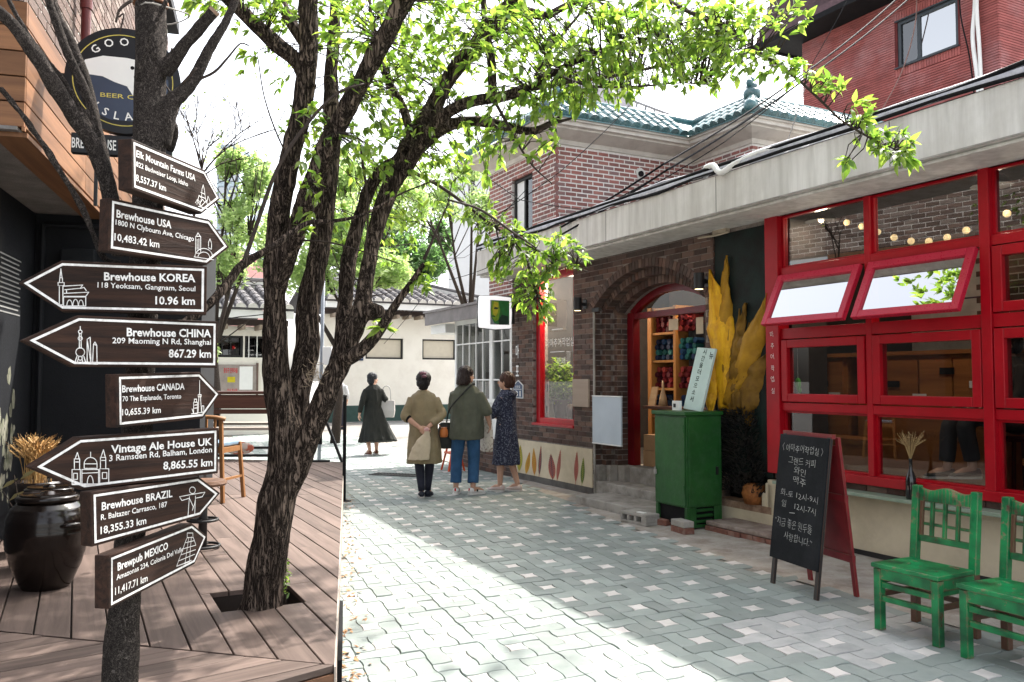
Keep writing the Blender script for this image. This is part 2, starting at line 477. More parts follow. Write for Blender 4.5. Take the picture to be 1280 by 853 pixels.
def textmesh(s, bold=0.0, shear=0.0):
    k = (s, bold, shear)
    if k in _txt: return _txt[k]
    cu = bpy.data.curves.new('t', 'FONT'); cu.body = s; cu.size = 1; cu.offset = bold; cu.resolution_u = 2; cu.shear = shear
    o = bpy.data.objects.new('t', cu); C.objects.link(o)
    dg = bpy.context.evaluated_depsgraph_get(); dg.update()
    e = o.evaluated_get(dg); me = e.to_mesh()
    v = [x.co.copy() for x in me.vertices]; f = [tuple(p.vertices) for p in me.polygons]
    e.to_mesh_clear(); bpy.data.objects.remove(o); bpy.data.curves.remove(cu)
    if v:
        x0 = min(p.x for p in v); x1 = max(p.x for p in v)
    else: x0, x1 = 0, 1
    _txt[k] = (v, f, x0, x1)
    return _txt[k]
def put_text(mb, s, A, B, cap, n, bold=.008, off=.0015, wob=0):
    "text s from A to B (world or local points on a plane with normal n), capital height cap"
    v, f, x0, x1 = textmesh(s, bold)
    if not f: return
    A = Vector(A); B = Vector(B); n = Vector(n).normalized()
    x = (B - A); L = x.length; x.normalize(); u = n.cross(x)
    sx = L / (x1 - x0); sy = cap / .72
    mb.add([A + x * ((p.x - x0) * sx) + u * (p.y * sy + (wob * math.sin(p.x * 3.1) if wob else 0)) + n * off for p in v], f)
def ribbon(mb, pts, w, n, off=.002, closed=False):
    "flat drawn line along pts on a plane with normal n"
    n = Vector(n).normalized(); P = [Vector(p) for p in pts]
    if closed: P = P + [P[0]]
    for a, b in zip(P, P[1:]):
        d = b - a
        if d.length < 1e-6: continue
        d.normalize(); s = n.cross(d) * w / 2; e = d * w * .35
        mb.poly([a - e - s + n * off, b + e - s + n * off, b + e + s + n * off, a - e + s + n * off])
# bricks laid one by one
UB = None
def unit_mesh(name, mat):
    v, f = unitbox(); me = bpy.data.meshes.new(name); me.from_pydata(v, [], f)
    bm = bmesh.new(); bm.from_mesh(me); bmesh.ops.recalc_face_normals(bm, faces=bm.faces); bm.to_mesh(me); bm.free()
    me.materials.append(mat)
    return me
class Bricks:
    def __init__(s, owner, mat, name='brick', stuff='brickwork', limit=300):
        s.owner = owner; s.mat = mat; s.name = name; s.stuff = stuff; s.l = []; s.limit = limit
    def add(s, c, d, rz=0.0, ry=0.0):
        s.l.append((Vector(c), Vector(d), rz, ry))
    def wall(s, p, along, z0, z1, spans, bl=.2, bh=.057, j=.011, depth=.05, proud=.007, seed=0):
        "p: local origin on the wall plane; along: local unit vector; outward = along x up (right of along)"
        rr = random.Random(seed)
        p = Vector(p); along = Vector(along); out = along.cross(Vector((0, 0, 1))); rz = math.atan2(along.y, along.x)
        z = z0; row = 0
        while z < z1 - .02:
            h = min(bh, z1 - z)
            for (a, b) in spans(z + h / 2):
                x = a - ((row % 2) * (bl + j) / 2 + (a % (bl + j))) - (0 if True else 0)
                while x < b:
                    x0 = max(a, x); x1 = min(b, x + bl)
                    if x1 - x0 > .035:
                        pr = proud + rr.uniform(-.003, .003)
                        c = p + along * ((x0 + x1) / 2) + out * (pr - depth / 2) + Vector((0, 0, z + h / 2))
                        s.l.append((c, Vector((x1 - x0, depth, h + rr.uniform(-.002, .001))), rz, rr.uniform(-.004, .004)))
                    x += bl + j
            z += bh + j; row += 1
    def finish(s):
        m = wm(s.owner)
        vis = sorted(s.l, key=lambda b: (m @ b[0] - CAM).length)
        me = unit_mesh(s.name, s.mat)
        for c, d, rz, ry in vis[:s.limit]:
            o = bpy.data.objects.new(s.name, me); C.objects.link(o); o.parent = s.owner
            o.location = c; o.scale = d; o.rotation_euler = (0, ry, rz)
        rest = vis[s.limit:]
        if rest:
            mb = MB()
            for c, d, rz, ry in rest: mb.box(c, d, Matrix.Rotation(rz, 3, 'Z') @ Matrix.Rotation(ry, 3, 'Y'))
            mb.build(s.stuff, s.mat, s.owner, kind='stuff')
def clip_poly(P, a, b, c):
    "keep the side a*x+b*y<=c of 2D polygon"
    out = []
    for i in range(len(P)):
        p, q = P[i], P[(i + 1) % len(P)]
        dp = a * p[0] + b * p[1] - c; dq = a * q[0] + b * q[1] - c
        if dp <= 0: out.append(p)
        if (dp < 0 < dq) or (dq < 0 < dp):
            t = dp / (dp - dq); out.append((p[0] + (q[0] - p[0]) * t, p[1] + (q[1] - p[1]) * t))
    return out
def clip_convex(P, Q):
    "clip 2D polygon P by convex counter-clockwise polygon Q"
    for i in range(len(Q)):
        if not P: return []
        x0, y0 = Q[i]; x1, y1 = Q[(i + 1) % len(Q)]
        nx, ny = (y1 - y0), -(x1 - x0)
        P = clip_poly(P, nx, ny, nx * x0 + ny * y0)
    return P
def area(P):
    return .5 * sum(P[i][0] * P[(i + 1) % len(P)][1] - P[(i + 1) % len(P)][0] * P[i][1] for i in range(len(P)))
def ccw(P):
    return P if area(P) > 0 else P[::-1]
def smoothpath(pts, k=4):
    "Catmull-Rom through Vectors"
    P = [Vector(p) for p in pts]; P = [P[0] * 2 - P[1]] + P + [P[-1] * 2 - P[-2]]
    out = []
    for i in range(1, len(P) - 2):
        for j in range(k):
            t = j / k; a, b, c, d = P[i - 1:i + 3]
            out.append(.5 * ((2 * b) + (c - a) * t + (2 * a - 5 * b + 4 * c - d) * t * t + (3 * b - a - 3 * c + d) * t ** 3))
    out.append(P[-2]); return out
def lerpl(l, k):
    out = []
    for a, b in zip(l, l[1:]):
        for j in range(k): out.append(a + (b - a) * j / k)
    out.append(l[-1]); return out
# ================================================================ GROUND
asph = Mt('grey_street_surface', (.30, .30, .29), (.24, .235, .225), scale=3, rough=.9, bump=.3, dirt=(.16, .14, .12), damt=.4)
g = MB().poly([(-600, -200, -.035), (600, -200, -.035), (600, 900, -.035), (-600, 900, -.035)]).build('ground', asph, kind='structure')
sand = Mt('joint_sand', (.27, .25, .225), (.18, .165, .145), scale=30, rough=1, bump=.6)
MB().poly([(-9, 1, -.0095), (9, 1, -.0095), (6, 15, -.0095), (-9, 34, -.0095)]).build('joint_sand', sand, kind='structure')
# street surface of interlocking pavers: a pinwheel of four double blocks round a small star block
LA = Vector((-.135, .364, 0)) * .96   # lattice vectors, away from the camera and to the right
LB = Vector((.303, .156, 0)) * 1.03
pav_org = G(757.2, 708.1) - LA * .5 - LB * .5
pm = Mt('green_grey_paver', (.245, .280, .264), (.285, .312, .296), scale=4, spec=.12, rough=.93, bump=.35, bscale=200, rnd=.15, dirt=(.17, .19, .18), dscale=1.6, damt=.5)
pw = Mt('white_star_paver', (.62, .585, .56), (.54, .51, .49), scale=6, rough=.85, bump=.35, bscale=200, rnd=.10, dirt=(.40, .38, .36), dscale=6, damt=.5)
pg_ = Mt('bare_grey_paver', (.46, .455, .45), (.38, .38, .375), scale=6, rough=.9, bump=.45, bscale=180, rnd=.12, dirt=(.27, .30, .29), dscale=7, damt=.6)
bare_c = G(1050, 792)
def edge(p, q, bow, amp=.06):
    "points from p (included) to q (excluded), bowed sideways"
    dx, dy = q[0] - p[0], q[1] - p[1]
    out = [p]
    for t in (.33, .67):
        out.append((p[0] + dx * t - dy * bow * amp, p[1] + dy * t + dx * bow * amp))
    return out
# unit edges on a 3x3 torus; the sideways bow is shared by the two blocks on either side
HB = {}
def hb(i, j, kind):
    i %= 3; j %= 3
    # the four edges of the star block bow inwards
    if kind == 'h':
        return {(1, 1): 1, (1, 2): -1, (0, 1): -1, (2, 2): 1, (0, 0): 1, (1, 0): -1, (2, 0): 0}.get((i, j), 0)
    return {(1, 1): -1, (2, 1): 1, (2, 0): -1, (1, 2): 1, (0, 0): 1, (0, 1): 0, (0, 2): -1}.get((i, j), 0)
def block_outline(i0, j0, w, h):
    P = []
    for k in range(w): P += edge((i0 + k, j0), (i0 + k + 1, j0), hb(i0 + k, j0, 'h'))
    for k in range(h): P += edge((i0 + w, j0 + k), (i0 + w, j0 + k + 1), hb(i0 + w, j0 + k, 'v'))
    for k in range(w - 1, -1, -1): P += edge((i0 + k + 1, j0 + h), (i0 + k, j0 + h), -hb(i0 + k, j0 + h, 'h'))
    for k in range(h - 1, -1, -1): P += edge((i0, j0 + k + 1), (i0, j0 + k), -hb(i0, j0 + k, 'v'))
    return P
KIND = [(1, 1, 1, 1, True), (0, 0, 2, 1, False), (2, 0, 1, 2, False), (1, 2, 2, 1, False), (0, 1, 1, 2, False)]
pav_mesh = []; bare_mesh = []
for (i0, j0, w, h, white) in KIND:
    out = block_outline(i0, j0, w, h)
    cx, cy = i0 + w / 2, j0 + h / 2
    top = []; low = []
    for (x, y) in out:
        ux, uy = x - cx, y - cy
        def sh(d):
            fx = ux - math.copysign(min(abs(ux), d), ux); fy = uy - math.copysign(min(abs(uy), d), uy)
            return LB * (fx / 3) + LA * (fy / 3)
        top.append(sh(.036)); low.append(sh(.016) + Vector((0, 0, -.005)))
    n = len(out)
    me = bpy.data.meshes.new('paver')
    vv = [tuple(p) for p in top] + [tuple(p) for p in low] + [tuple(p + Vector((0, 0, -.02))) for p in low]
    ff = [tuple(range(n))] + [(i, n + i, n + (i + 1) % n, (i + 1) % n) for i in range(n)] + [(n + i, 2 * n + i, 2 * n + (i + 1) % n, n + (i + 1) % n) for i in range(n)]
    me.from_pydata(vv, [], ff); me.materials.append(pw if white else pm)
    mg = me.copy(); mg.materials[0] = pg_; bare_mesh.append(mg)
    pav_mesh.append((me, vv, ff, cx, cy, white))
gut = [G(600, 586), G(642, 600), G(751, 646), G(895, 697), G(1003, 728), G(1120, 762), G(1280, 806), G(1500, 870)]
def right_of_gutter(p):
    for a, b in zip(gut, gut[1:]):
        if b.y <= p.y <= a.y:
            t = (p.y - a.y) / (b.y - a.y); return p.x > a.x + (b.x - a.x) * t + .02
    return p.y > gut[0].y and p.x > gut[0].x + (p.y - gut[0].y) * -.45
EDGE_P, EDGE_D = Vector((-.74, 3.53, 0)), Vector((-1.68, 8.58, 0)).normalized()
def left_of_deck(p):
    return p.y < 11.95 and (p - EDGE_P).cross(EDGE_D).z < -.05 and p.y > 3.4
pl = []
for a in range(-22, 60):
    for b in range(-30, 34):
        base = pav_org + LA * a + LB * b
        if not (1.2 < base.y < 23 and -7.5 < base.x < 6): continue
        for k, (me, vv, ff, cx, cy, white) in enumerate(pav_mesh):
            c = base + LB * (cx / 3) + LA * (cy / 3)
            if right_of_gutter(c) or left_of_deck(c): continue
            if abs(c.x) > .72 * c.y + 1.5: continue
            pl.append((c, k))
def vis(c):
    px = 640 + F * c.x / c.y; py = 475 + F * 1.5 / c.y
    return 0 if (415 < px < 1290 and py < 860) else 1
pl.sort(key=lambda q: (vis(q[0]), q[0].length))
street = tagp(bpy.data.objects.new('street_paving', None), kind='structure'); C.objects.link(street)
rr = random.Random(3)
for c, k in pl[:300]:
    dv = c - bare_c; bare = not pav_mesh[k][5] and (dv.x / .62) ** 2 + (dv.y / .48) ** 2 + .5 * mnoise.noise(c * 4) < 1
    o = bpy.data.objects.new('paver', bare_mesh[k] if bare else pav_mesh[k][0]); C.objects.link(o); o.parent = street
    o.location = c + Vector((0, 0, rr.uniform(-.003, .003) + .004 * mnoise.noise(c * 1.3))); o.rotation_euler = (rr.gauss(0, .014), rr.gauss(0, .014), rr.gauss(0, .014))
far = [MB(), MB()]
for c, k in pl[300:]:
    me, vv, ff, cx, cy, white = pav_mesh[k]
    dz = Vector((c.x, c.y, rr.uniform(-.0025, .0025)))
    e = Matrix.Rotation(rr.uniform(-.012, .012), 3, 'X') @ Matrix.Rotation(rr.uniform(-.012, .012), 3, 'Y')
    far[white].add([dz + e @ Vector(v) for v in vv], ff)
def raw(mb, name, mat, parent, kind):
    me = bpy.data.meshes.new(name); me.from_pydata([tuple(p) for p in mb.v], [], mb.f); me.materials.append(mat)
    o = bpy.data.objects.new(name, me); C.objects.link(o); o.parent = parent; o['kind'] = kind; return o
raw(far[0], 'green_pavers_beyond', pm, street, 'stuff'); raw(far[1], 'white_pavers_beyond', pw, street, 'stuff')
# concrete gutter strip along the shop front
gm = Mt('old_concrete_gutter', (.40, .37, .33), (.30, .27, .235), scale=5, rough=.95, bump=.7, bscale=40, dirt=(.16, .10, .07), dscale=3.5, damt=.75)
gb = MB()
inner = [bw(-3.3, .05), bw(-.1, .05), bw(2, .05), bw(4.2, .05), bw(5.4, .05), bw(6.6, .05), bw(8, .05), bw(10.5, .05)]
gp = [gut[0] + (gut[0] - gut[1]) * 3] + gut[1:]
for k in range(len(gp) - 1):
    a, b, c, d = gp[k], gp[k + 1], inner[k + 1], inner[k]
    N = 8
    for i in range(N):
        for j in range(3):
            def q(u, v):
                p = (a.lerp(b, u)).lerp(d.lerp(c, u), v)
                return Vector((p.x, p.y, -.006 + .012 * mnoise.noise(p * 2.3) + .02 * v))
            gb.poly([q(i / N, j / 3), q((i + 1) / N, j / 3), q((i + 1) / N, (j + 1) / 3), q(i / N, (j + 1) / 3)])
gb.build('gutter_concrete', gm, kind='structure', smooth=True)
# dry leaves along the deck edge
lb = MB(); rr = random.Random(9)
for i in range(280):
    t = rr.random() ** 1.6 * 8
    p = EDGE_P + EDGE_D * (t - .3) + Vector((abs(rr.gauss(0, .07)) + .03, rr.uniform(-.1, .1), .006))
    a = rr.uniform(0, 6.28); l, w = rr.uniform(.012, .03), rr.uniform(.006, .014)
    d = Vector((math.cos(a), math.sin(a), rr.uniform(-.2, .5))); s = Vector((-d.y, d.x, rr.uniform(-.3, .3)))
    lb.poly([p - d * l, p + s * w, p + d * l, p - s * w])
lb.build('fallen_leaves', Mt('dry_leaf', (.36, .20, .09), (.22, .11, .05), scale=30, bump=0, rnd=.4), kind='stuff')
# storm drain grate in the paving
dr = thing('drain_grate', 'long dark metal drain grate set in the paving at the strolling women\'s feet', 'drain', G(495, 594), R(-19))
part('frame', MAT['steel_dark'], dr, lambda m: (m.bx(-.40, .40, -.16, -.13, 0, .012), m.bx(-.40, .40, .13, .16, 0, .012), m.bx(-.40, -.37, -.13, .13, 0, .012), m.bx(.37, .40, -.13, .13, 0, .012)))
for i in range(14):
    boxpart('bar', MAT['steel_dark'], dr, -.355 + i * .0533, -.335 + i * .0533, -.13, .13, .001, .009)
boxpart('sump', MAT['black'], dr, -.37, .37, -.13, .13, -.003, .0005)

# ================================================================ TIMBER DECK
DZ = .32
deck = thing('timber_deck', 'raised reddish brown timber deck along the left side of the street', 'deck', (0, 0, 0))
dm = Wood('deck_board_wood', (.155, .112, .094), (.078, .055, .046), axis=0, rings=9, rnd=.26, rough=.7, bump=.2)
EP = (-.74, 3.545); mitre_d = (-1.68, .47)
L0 = (-2.95 - 1.2, 4.165 + .336)        # along the mitre line to the pub wall
def ep(t): return (EP[0] + EDGE_D.x * t, EP[1] + EDGE_D.y * t)
far_r = ep(8.7)
mainP = ccw([EP, ep(8.75), (-7.5, 13.4), (-6.2, 8.6), (-4.6, 5.2), (EP[0] - 3.4, EP[1] + .95)])
frontP = ccw([EP, (EP[0] - 3.4, EP[1] + .95), (-4.6, 1.0), (-3.55, 1.3), (-.93, 3.345)])
hole_c = Vector((-1.385, 4.62)); hs_ = .215
hx = Vector((T.x, T.y)); hy = Vector((I.x, I.y))
def boards(poly, d, wd, gap, hole=False, seed=0):
    rr = random.Random(seed)
    d = Vector(d).normalized(); s = Vector((-d.y, d.x))
    vals = [Vector(p).dot(s) for p in poly]; us = [Vector(p).dot(d) for p in poly]
    k = math.floor(min(vals) / (wd + gap)); out = []
    while k * (wd + gap) < max(vals):
        a = k * (wd + gap); b = a + wd
        cuts = [min(us) - .1]
        while cuts[-1] < max(us): cuts.append(cuts[-1] + rr.uniform(2.4, 3.6))
        for u0, u1 in zip(cuts, cuts[1:]):
            u1 -= .004
            segs = [[(u0, a), (u1, a), (u1, b), (u0, b)]]
            if hole:
                hu = hole_c.dot(d); hv = hole_c.dot(s)
                if a < hv + hs_ and b > hv - hs_ and u0 < hu + hs_ and u1 > hu - hs_:
                    segs = []
                    if hu - hs_ > u0: segs.append([(u0, a), (hu - hs_, a), (hu - hs_, b), (u0, b)])
                    if hu + hs_ < u1: segs.append([(hu + hs_, a), (u1, a), (u1, b), (hu + hs_, b)])
                    if a < hv - hs_ - .01: segs.append([(hu - hs_, a), (hu + hs_, a), (hu + hs_, hv - hs_), (hu - hs_, hv - hs_)])
                    if b > hv + hs_ + .01: segs.append([(hu - hs_, hv + hs_), (hu + hs_, hv + hs_), (hu + hs_, b), (hu - hs_, b)])
            for sg in segs:
                w2 = [tuple(d * u + s * v) for u, v in sg]
                c = clip_convex(ccw(w2), poly)
                if len(c) > 2 and abs(area(c)) > .0015: out.append(c)
        k += 1
    return out, math.atan2(d.y, d.x)
def add_boards(bl, ang, owner):
    rr = random.Random(5)
    for P in bl:
        cx = sum(p[0] for p in P) / len(P); cy = sum(p[1] for p in P) / len(P)
        rot = Matrix.Rotation(-ang, 2)
        loc = [rot @ Vector((p[0] - cx, p[1] - cy)) for p in P]
        h = .0 + rr.uniform(-.0015, .0015)
        m = MB(); ctr = Vector((0, 0, 0))
        top = [Vector((p.x, p.y, h)) for p in loc]
        ins = [Vector((p.x - math.copysign(min(abs(p.x), .003), p.x), p.y - math.copysign(min(abs(p.y), .003), p.y), h + .002)) for p in loc]
        bot = [Vector((p.x, p.y, -.025)) for p in loc]
        m.loft([bot, top, ins])
        o = m.build('deck_board', dm, owner); o.location = (cx, cy, DZ - .002); o.rotation_euler = (0, 0, ang)
b1, a1 = boards(mainP, (-T.x, -T.y), .148, .008, True, 1)
def shrink(P, e):
    c = Vector((sum(p[0] for p in P) / len(P), sum(p[1] for p in P) / len(P)))
    return P
add_boards(b1, a1, deck)
front_d = (math.cos(R(38)), math.sin(R(38)))
fr = ccw([(EP[0] - .001, EP[1] - .012), (EP[0] - 3.4, EP[1] + .938), (-4.6, 1.0), (-3.55, 1.3), (-.93, 3.345)])
b2, a2 = boards(fr, front_d, .135, .008, False, 2)
add_boards(b2, a2, deck)
fm = Wood('deck_fascia_wood', (.22, .11, .06), (.13, .065, .04), axis=0, rings=8, rough=.6)
def fas(m):
    m.prism([(-.93, 3.343, 0), (-.945, 3.36, 0), (-3.56, 1.315, 0), (-3.55, 1.30, 0)], (0, 0, DZ - .034))
    m.prism([(-.735, 3.53, 0), (-.75, 3.54, 0), (-.945, 3.36, 0), (-.93, 3.343, 0)], (0, 0, DZ - .034))
part('fascia', fm, deck, fas)
under = MB()
under.prism([(EP[0] - .03, EP[1], DZ - .06), (far_r[0] - .03, far_r[1], DZ - .06), (-7.4, 13.3, DZ - .06), (-4.6, 5.2, DZ - .06), (-4.6, 1.2, DZ - .06), (-3.55, 1.4, DZ - .06), (-.96, 3.4, DZ - .06)], (0, 0, .025))
# leave the tree pit open: four joist sheets round it
part('joists', Mt('joist_wood', (.035, .025, .02)), deck, lambda m: [m.prism([(*(hole_c + hx * x0 + hy * y0), .0), (*(hole_c + hx * x1 + hy * y0), .0), (*(hole_c + hx * x1 + hy * y1), .0), (*(hole_c + hx * x0 + hy * y1), .0)], (0, 0, DZ - .03))
     for x0, x1, y0, y1 in ((-.25, .25, -.235, -.219), (-.25, .25, .219, .235), (-.235, -.219, -.219, .219), (.219, .235, -.219, .219))])
boxpart('deck_subfloor', Mt('deck_shadow_gap', (.03, .022, .018)), deck, -7.0, -1.62, 1.6, 4.0, DZ - .06, DZ - .032) if False else None
def sub(m):
    for (x0, x1, y0, y1) in ((-9.5, -.24, -6, 6), (.24, 4, -6, 6), (-.24, .24, -6, -.24), (-.24, .24, .24, 6)):
        q = [hole_c + hx * a + hy * b for a, b in ((x0, y0), (x1, y0), (x1, y1), (x0, y1))]
        whole = ccw([EP, ep(8.7), (-7.5, 13.35), (-6.2, 8.6), (-4.6, 5.2), (-4.6, 1.1), (-3.56, 1.35), (-.95, 3.37)])
        hull = ccw([EP, ep(8.7), (-7.5, 13.35), (-6.2, 8.6), (-4.6, 5.2), (-4.6, 1.1), (-3.56, 1.35), (-.95, 3.37)])
        # clip the (possibly non-convex) outline by the convex strip
        c = clip_convex(hull, ccw([tuple(v) for v in q]))
        if len(c) > 2: m.prism([(p[0], p[1], DZ - .05) for p in c], (0, 0, .02))
part('subfloor', Mt('deck_underlay', (.02, .016, .013)), deck, sub)
# side trim of the deck: thin steel strip with a black length near the front
def strip(t0, t1, z0, z1, w, x=0.0):
    a = Vector((*ep(t0), 0)); b = Vector((*ep(t1), 0)); s = Vector((EDGE_D.y, -EDGE_D.x, 0))
    return [a + s * x + Vector((0, 0, z0)), b + s * x + Vector((0, 0, z0)), b + s * (x + w) + Vector((0, 0, z0)), a + s * (x + w) + Vector((0, 0, z0))], Vector((0, 0, z1 - z0))
part('edge_trim', Mt('pale_steel_trim', (.42, .36, .31), (.30, .24, .2), rough=.5), deck, lambda m: m.prism(*strip(-.02, 8.7, .01, DZ - .004, .008, .002)))
part('rubber_strip', MAT['black'], deck, lambda m: m.prism(*strip(.42, 1.5, .03, .20, .02, .012)))
dirt = thing('tree_pit', 'dark square pit cut in the deck round the tree foot', 'pit', (hole_c.x, hole_c.y, 0), ROTZ)
boxpart('soil', Mt('dark_soil', (.03, .02, .014), (.05, .035, .025), scale=30, rough=1, bump=.8), dirt, -.213, .213, -.213, .213, 0, .16)
MB().bx(-.213, .213, -.213, .213, -.01, -.001)
# thin black post at the deck edge
po = thing('barrier_post', 'thin black post standing on the paving at the edge of the deck', 'post', G(430, 627))
part('post_shaft', MAT['black'], po, lambda m: m.tube([(0, 0, 0), (0, 0, 1.30)], .022, 10))
part('foot_plate', MAT['black'], po, lambda m: m.lathe([(.09, 0), (.09, .008), (.03, .012)], 16))
part('cap', MAT['steel_dark'], po, lambda m: m.lathe([(.027, 1.285), (.027, 1.31), (.01, 1.32)], 12))
# ================================================================ ONE STOREY BRICK SHOP (right)
shop = thing('shop_building', 'single storey dark brick shop with red window grid, arched doorway and grey concrete canopy', 'shop', P0, ROTZ)
AX, AZ = 3.29, 1.183
RK = [1.757, 1.667, 1.577, 1.487]; HK = [1.10, 1.01, .92]; YK = [0, .12, .24, .42]
def arcz(x, r): return AZ + math.sqrt(max(0, r * r - (x - AX) ** 2))
def arch_fill(m, y0, y1, r, h, xl, xr, zt):
    pts = [(xl, zt), (xl, 0), (AX - h, 0)]
    N = 18
    for i in range(N + 1):
        x = AX - h + 2 * h * i / N
        pts.append((x, arcz(x, r)))
    pts += [(AX + h, 0), (xr, 0), (xr, zt)]
    # build as convex columns
    m.prism([(xl, y0, 0), (AX - h, y0, 0), (AX - h, y0, zt), (xl, y0, zt)], (0, y1 - y0, 0))
    if xr > AX + h + .01: m.prism([(AX + h, y0, 0), (xr, y0, 0), (xr, y0, zt), (AX + h, y0, zt)], (0, y1 - y0, 0))
    pts = [(AX - h + 2 * h * i / N, arcz(AX - h + 2 * h * i / N, r)) for i in range(N + 1)]
    n0 = len(m.v)
    for yy in (y0, y1):
        for (x, z) in pts: m.v.append(Vector((x, yy, z)))
        for (x, z) in pts: m.v.append(Vector((x, yy, zt)))
    k = N + 1
    for i in range(N):
        a = n0 + i; b = n0 + i + 1
        m.f += [(a, b, b + k, a + k), (a + 2 * k, a + 3 * k, b + 3 * k, b + 2 * k), (a, a + 2 * k, b + 2 * k, b), (a + k, b + k, b + 3 * k, a + 3 * k)]; m.m += [0] * 4
def shopwall(m):
    m.bx(-.11, .55, 0, .25, 0, 3.12)
    m.bx(.55, 1.70, 0, .25, 0, .84); m.bx(.55, 1.70, 0, .25, 3.06, 3.12)
    m.bx(1.70, 2.05, 0, .25, 0, 3.12)
    arch_fill(m, 0, .12, RK[1], HK[0], 2.05, 4.52, 3.12)
    arch_fill(m, .12, .24, RK[2], HK[1], 2.05, 4.45, 3.10)
    arch_fill(m, .24, .42, RK[3], HK[2], 2.05, 4.40, 3.08)
    m.bx(4.52, 5.33, .02, .25, 3.02, 3.12)
    m.bx(5.33, 10.6, .03, .25, 3.165, 3.12 + .05)
part('mortar_wall', MAT['mortar_main'], shop, shopwall)
bk = Bricks(shop, MAT['brick_main'])
def spans_main(z):
    cuts = []
    if .84 < z < 3.06: cuts.append((.55, 1.70))
    if z < 2.435: cuts.append((AX - HK[0], AX + HK[0]))
    elif z < AZ + RK[0] + .03:
        h = math.sqrt(max(0, (RK[0] + .005) ** 2 - (z - AZ) ** 2)); cuts.append((AX - h, AX + h))
    if z < .60: cuts.append((-.2, 2.15))
    if z < .56: cuts.append((4.3, 4.6))
    xs = [(-.11, 4.52)]
    for c in cuts:
        n = []
        for a, b in xs:
            if c[1] <= a or c[0] >= b: n.append((a, b)); continue
            if c[0] > a: n.append((a, c[0]))
            if c[1] < b: n.append((c[1], b))
        xs = n
    return xs
bk.wall((0, 0, 0), (1, 0, 0), .005, 3.11, spans_main, seed=1)
# stepped jambs: narrow faces to the street and the reveals that face the camera
for k in (1, 2):
    bk.wall((0, YK[k], 0), (1, 0, 0), .40, arcz(AX - HK[k], RK[k + 1]), lambda z, k=k: [(AX - HK[k - 1] + .001, AX - HK[k])], seed=k + 5)
for k, (ya, yb) in enumerate(((0, .12), (.12, .24), (.24, .42))):
    bk.wall((AX - HK[k], 0, 0), (0, 1, 0), .40, arcz(AX - HK[k], RK[k + 1]), lambda z, ya=ya, yb=yb: [(ya + .003, yb)], proud=.004, seed=k + 9)
rr = random.Random(4)
for k in range(3):
    r0, r1 = RK[k + 1], RK[k]; rm = (r0 + r1) / 2
    h = [1.16, 1.04, .95][k]
    a0 = math.asin(min(.99, h / rm)); n = int(2 * a0 * rm / .067)
    for i in range(n + 1):
        a = -a0 + 2 * a0 * i / n
        bk.add((AX + rm * math.sin(a), YK[k] + .055 - .006, AZ + rm * math.cos(a)), (.057, .12, r1 - r0 + .01), 0, a + rr.uniform(-.01, .01))
# niche side and frieze of upright bricks over the red windows
bk.wall((4.52, 0, 0), (0, 1, 0), .56, 3.02, lambda z: [(.0, .12)], seed=22)
for i in range(int((10.4 - 5.36) / .066)):
    bk.add((5.40 + i * .066, .055, 3.215), (.056, .06, .088), 0, 0)
# course of bricks under the window sill
for i in range(24):
    bk.add((5.48 + i * .211, .02, .582), (.2, .06, .05), 0, 0)
bk.finish()
# canopy
def can(m):
    m.bx(-.25, 12.4, -.55, .02, 3.10, 3.47)
    m.bx(-.25, 12.4, -.50, .02, 3.07, 3.097)
part('canopy', MAT['canopy'], shop, can, bevel=.008)
for x in (1.35, 3.3, 5.2, 7.15, 9.1): boxpart('fascia_joint', MAT['steel_dark'], shop, x, x + .006, -.5515, -.54, 3.11, 3.46)
part('drip_edge', MAT['concrete'], shop, lambda m: m.bx(-.25, 12.4, -.553, -.548, 3.098, 3.112))
rl = Mt('roof_membrane', (.10, .10, .11), (.05, .05, .055), scale=6, rough=.55, bump=.4, bscale=14)
def roof(m):
    m.prism([(-.25, -.54, 3.475), (-.25, 3.3, 3.62), (-.25, 3.3, 3.50), (-.25, -.54, 3.473)], (12.6, 0, 0))
    m.bx(-.11, 12.3, .03, 3.3, 3.30, 3.468)
part('roof', rl, shop, roof)
rr = random.Random(12)
for k, (yy, zz, rad, mt) in enumerate(((-.568, 3.492, .016, MAT['black']), (-.47, 3.575, .03, Mt('grey_roof_tarp', (.34, .34, .37), (.2, .2, .22), rough=.4, bump=.4)), (-.535, 3.56, .017, MAT['black']), (-.38, 3.57, .02, MAT['steel_dark']))):
    pts = [(x * .3 - .2, yy + .02 * mnoise.noise(Vector((x * .5, k * 7, 0))), zz + .035 * mnoise.noise(Vector((x * .37, k * 3, 5)))) for x in range(0, 42)]
    m = MB(); m.tube(pts, rad, 7); m.build('roof_edge_roll' if k == 1 else 'roof_cable', mt, shop, smooth=True)
def tarp(m):
    P = []
    for i in range(90):
        x = -.2 + i * .14
        w = .035 + .035 * mnoise.noise(Vector((x * 1.7, 0, 3)))
        P.append([Vector((x, -.575, 3.515 - max(0, w) * .7)), Vector((x, -.578, 3.53)), Vector((x, -.545, 3.54 + .012 * mnoise.noise(Vector((x * 3, 0, 0))))), Vector((x, -.44, 3.55))])
    for a, b in zip(P, P[1:]):
        for j in range(3): m.poly([a[j], b[j], b[j + 1], a[j + 1]])
part('roof_tarp_edge', Mt('silver_tarp', (.50, .50, .54), (.30, .30, .33), scale=9, rough=.35, bump=.5, bscale=25), shop, tarp, smooth=True)
hose = thing('drain_hose', 'white corrugated hose looped over the edge of the canopy', 'hose', bw(5.3, -.5, 3.5), ROTZ)
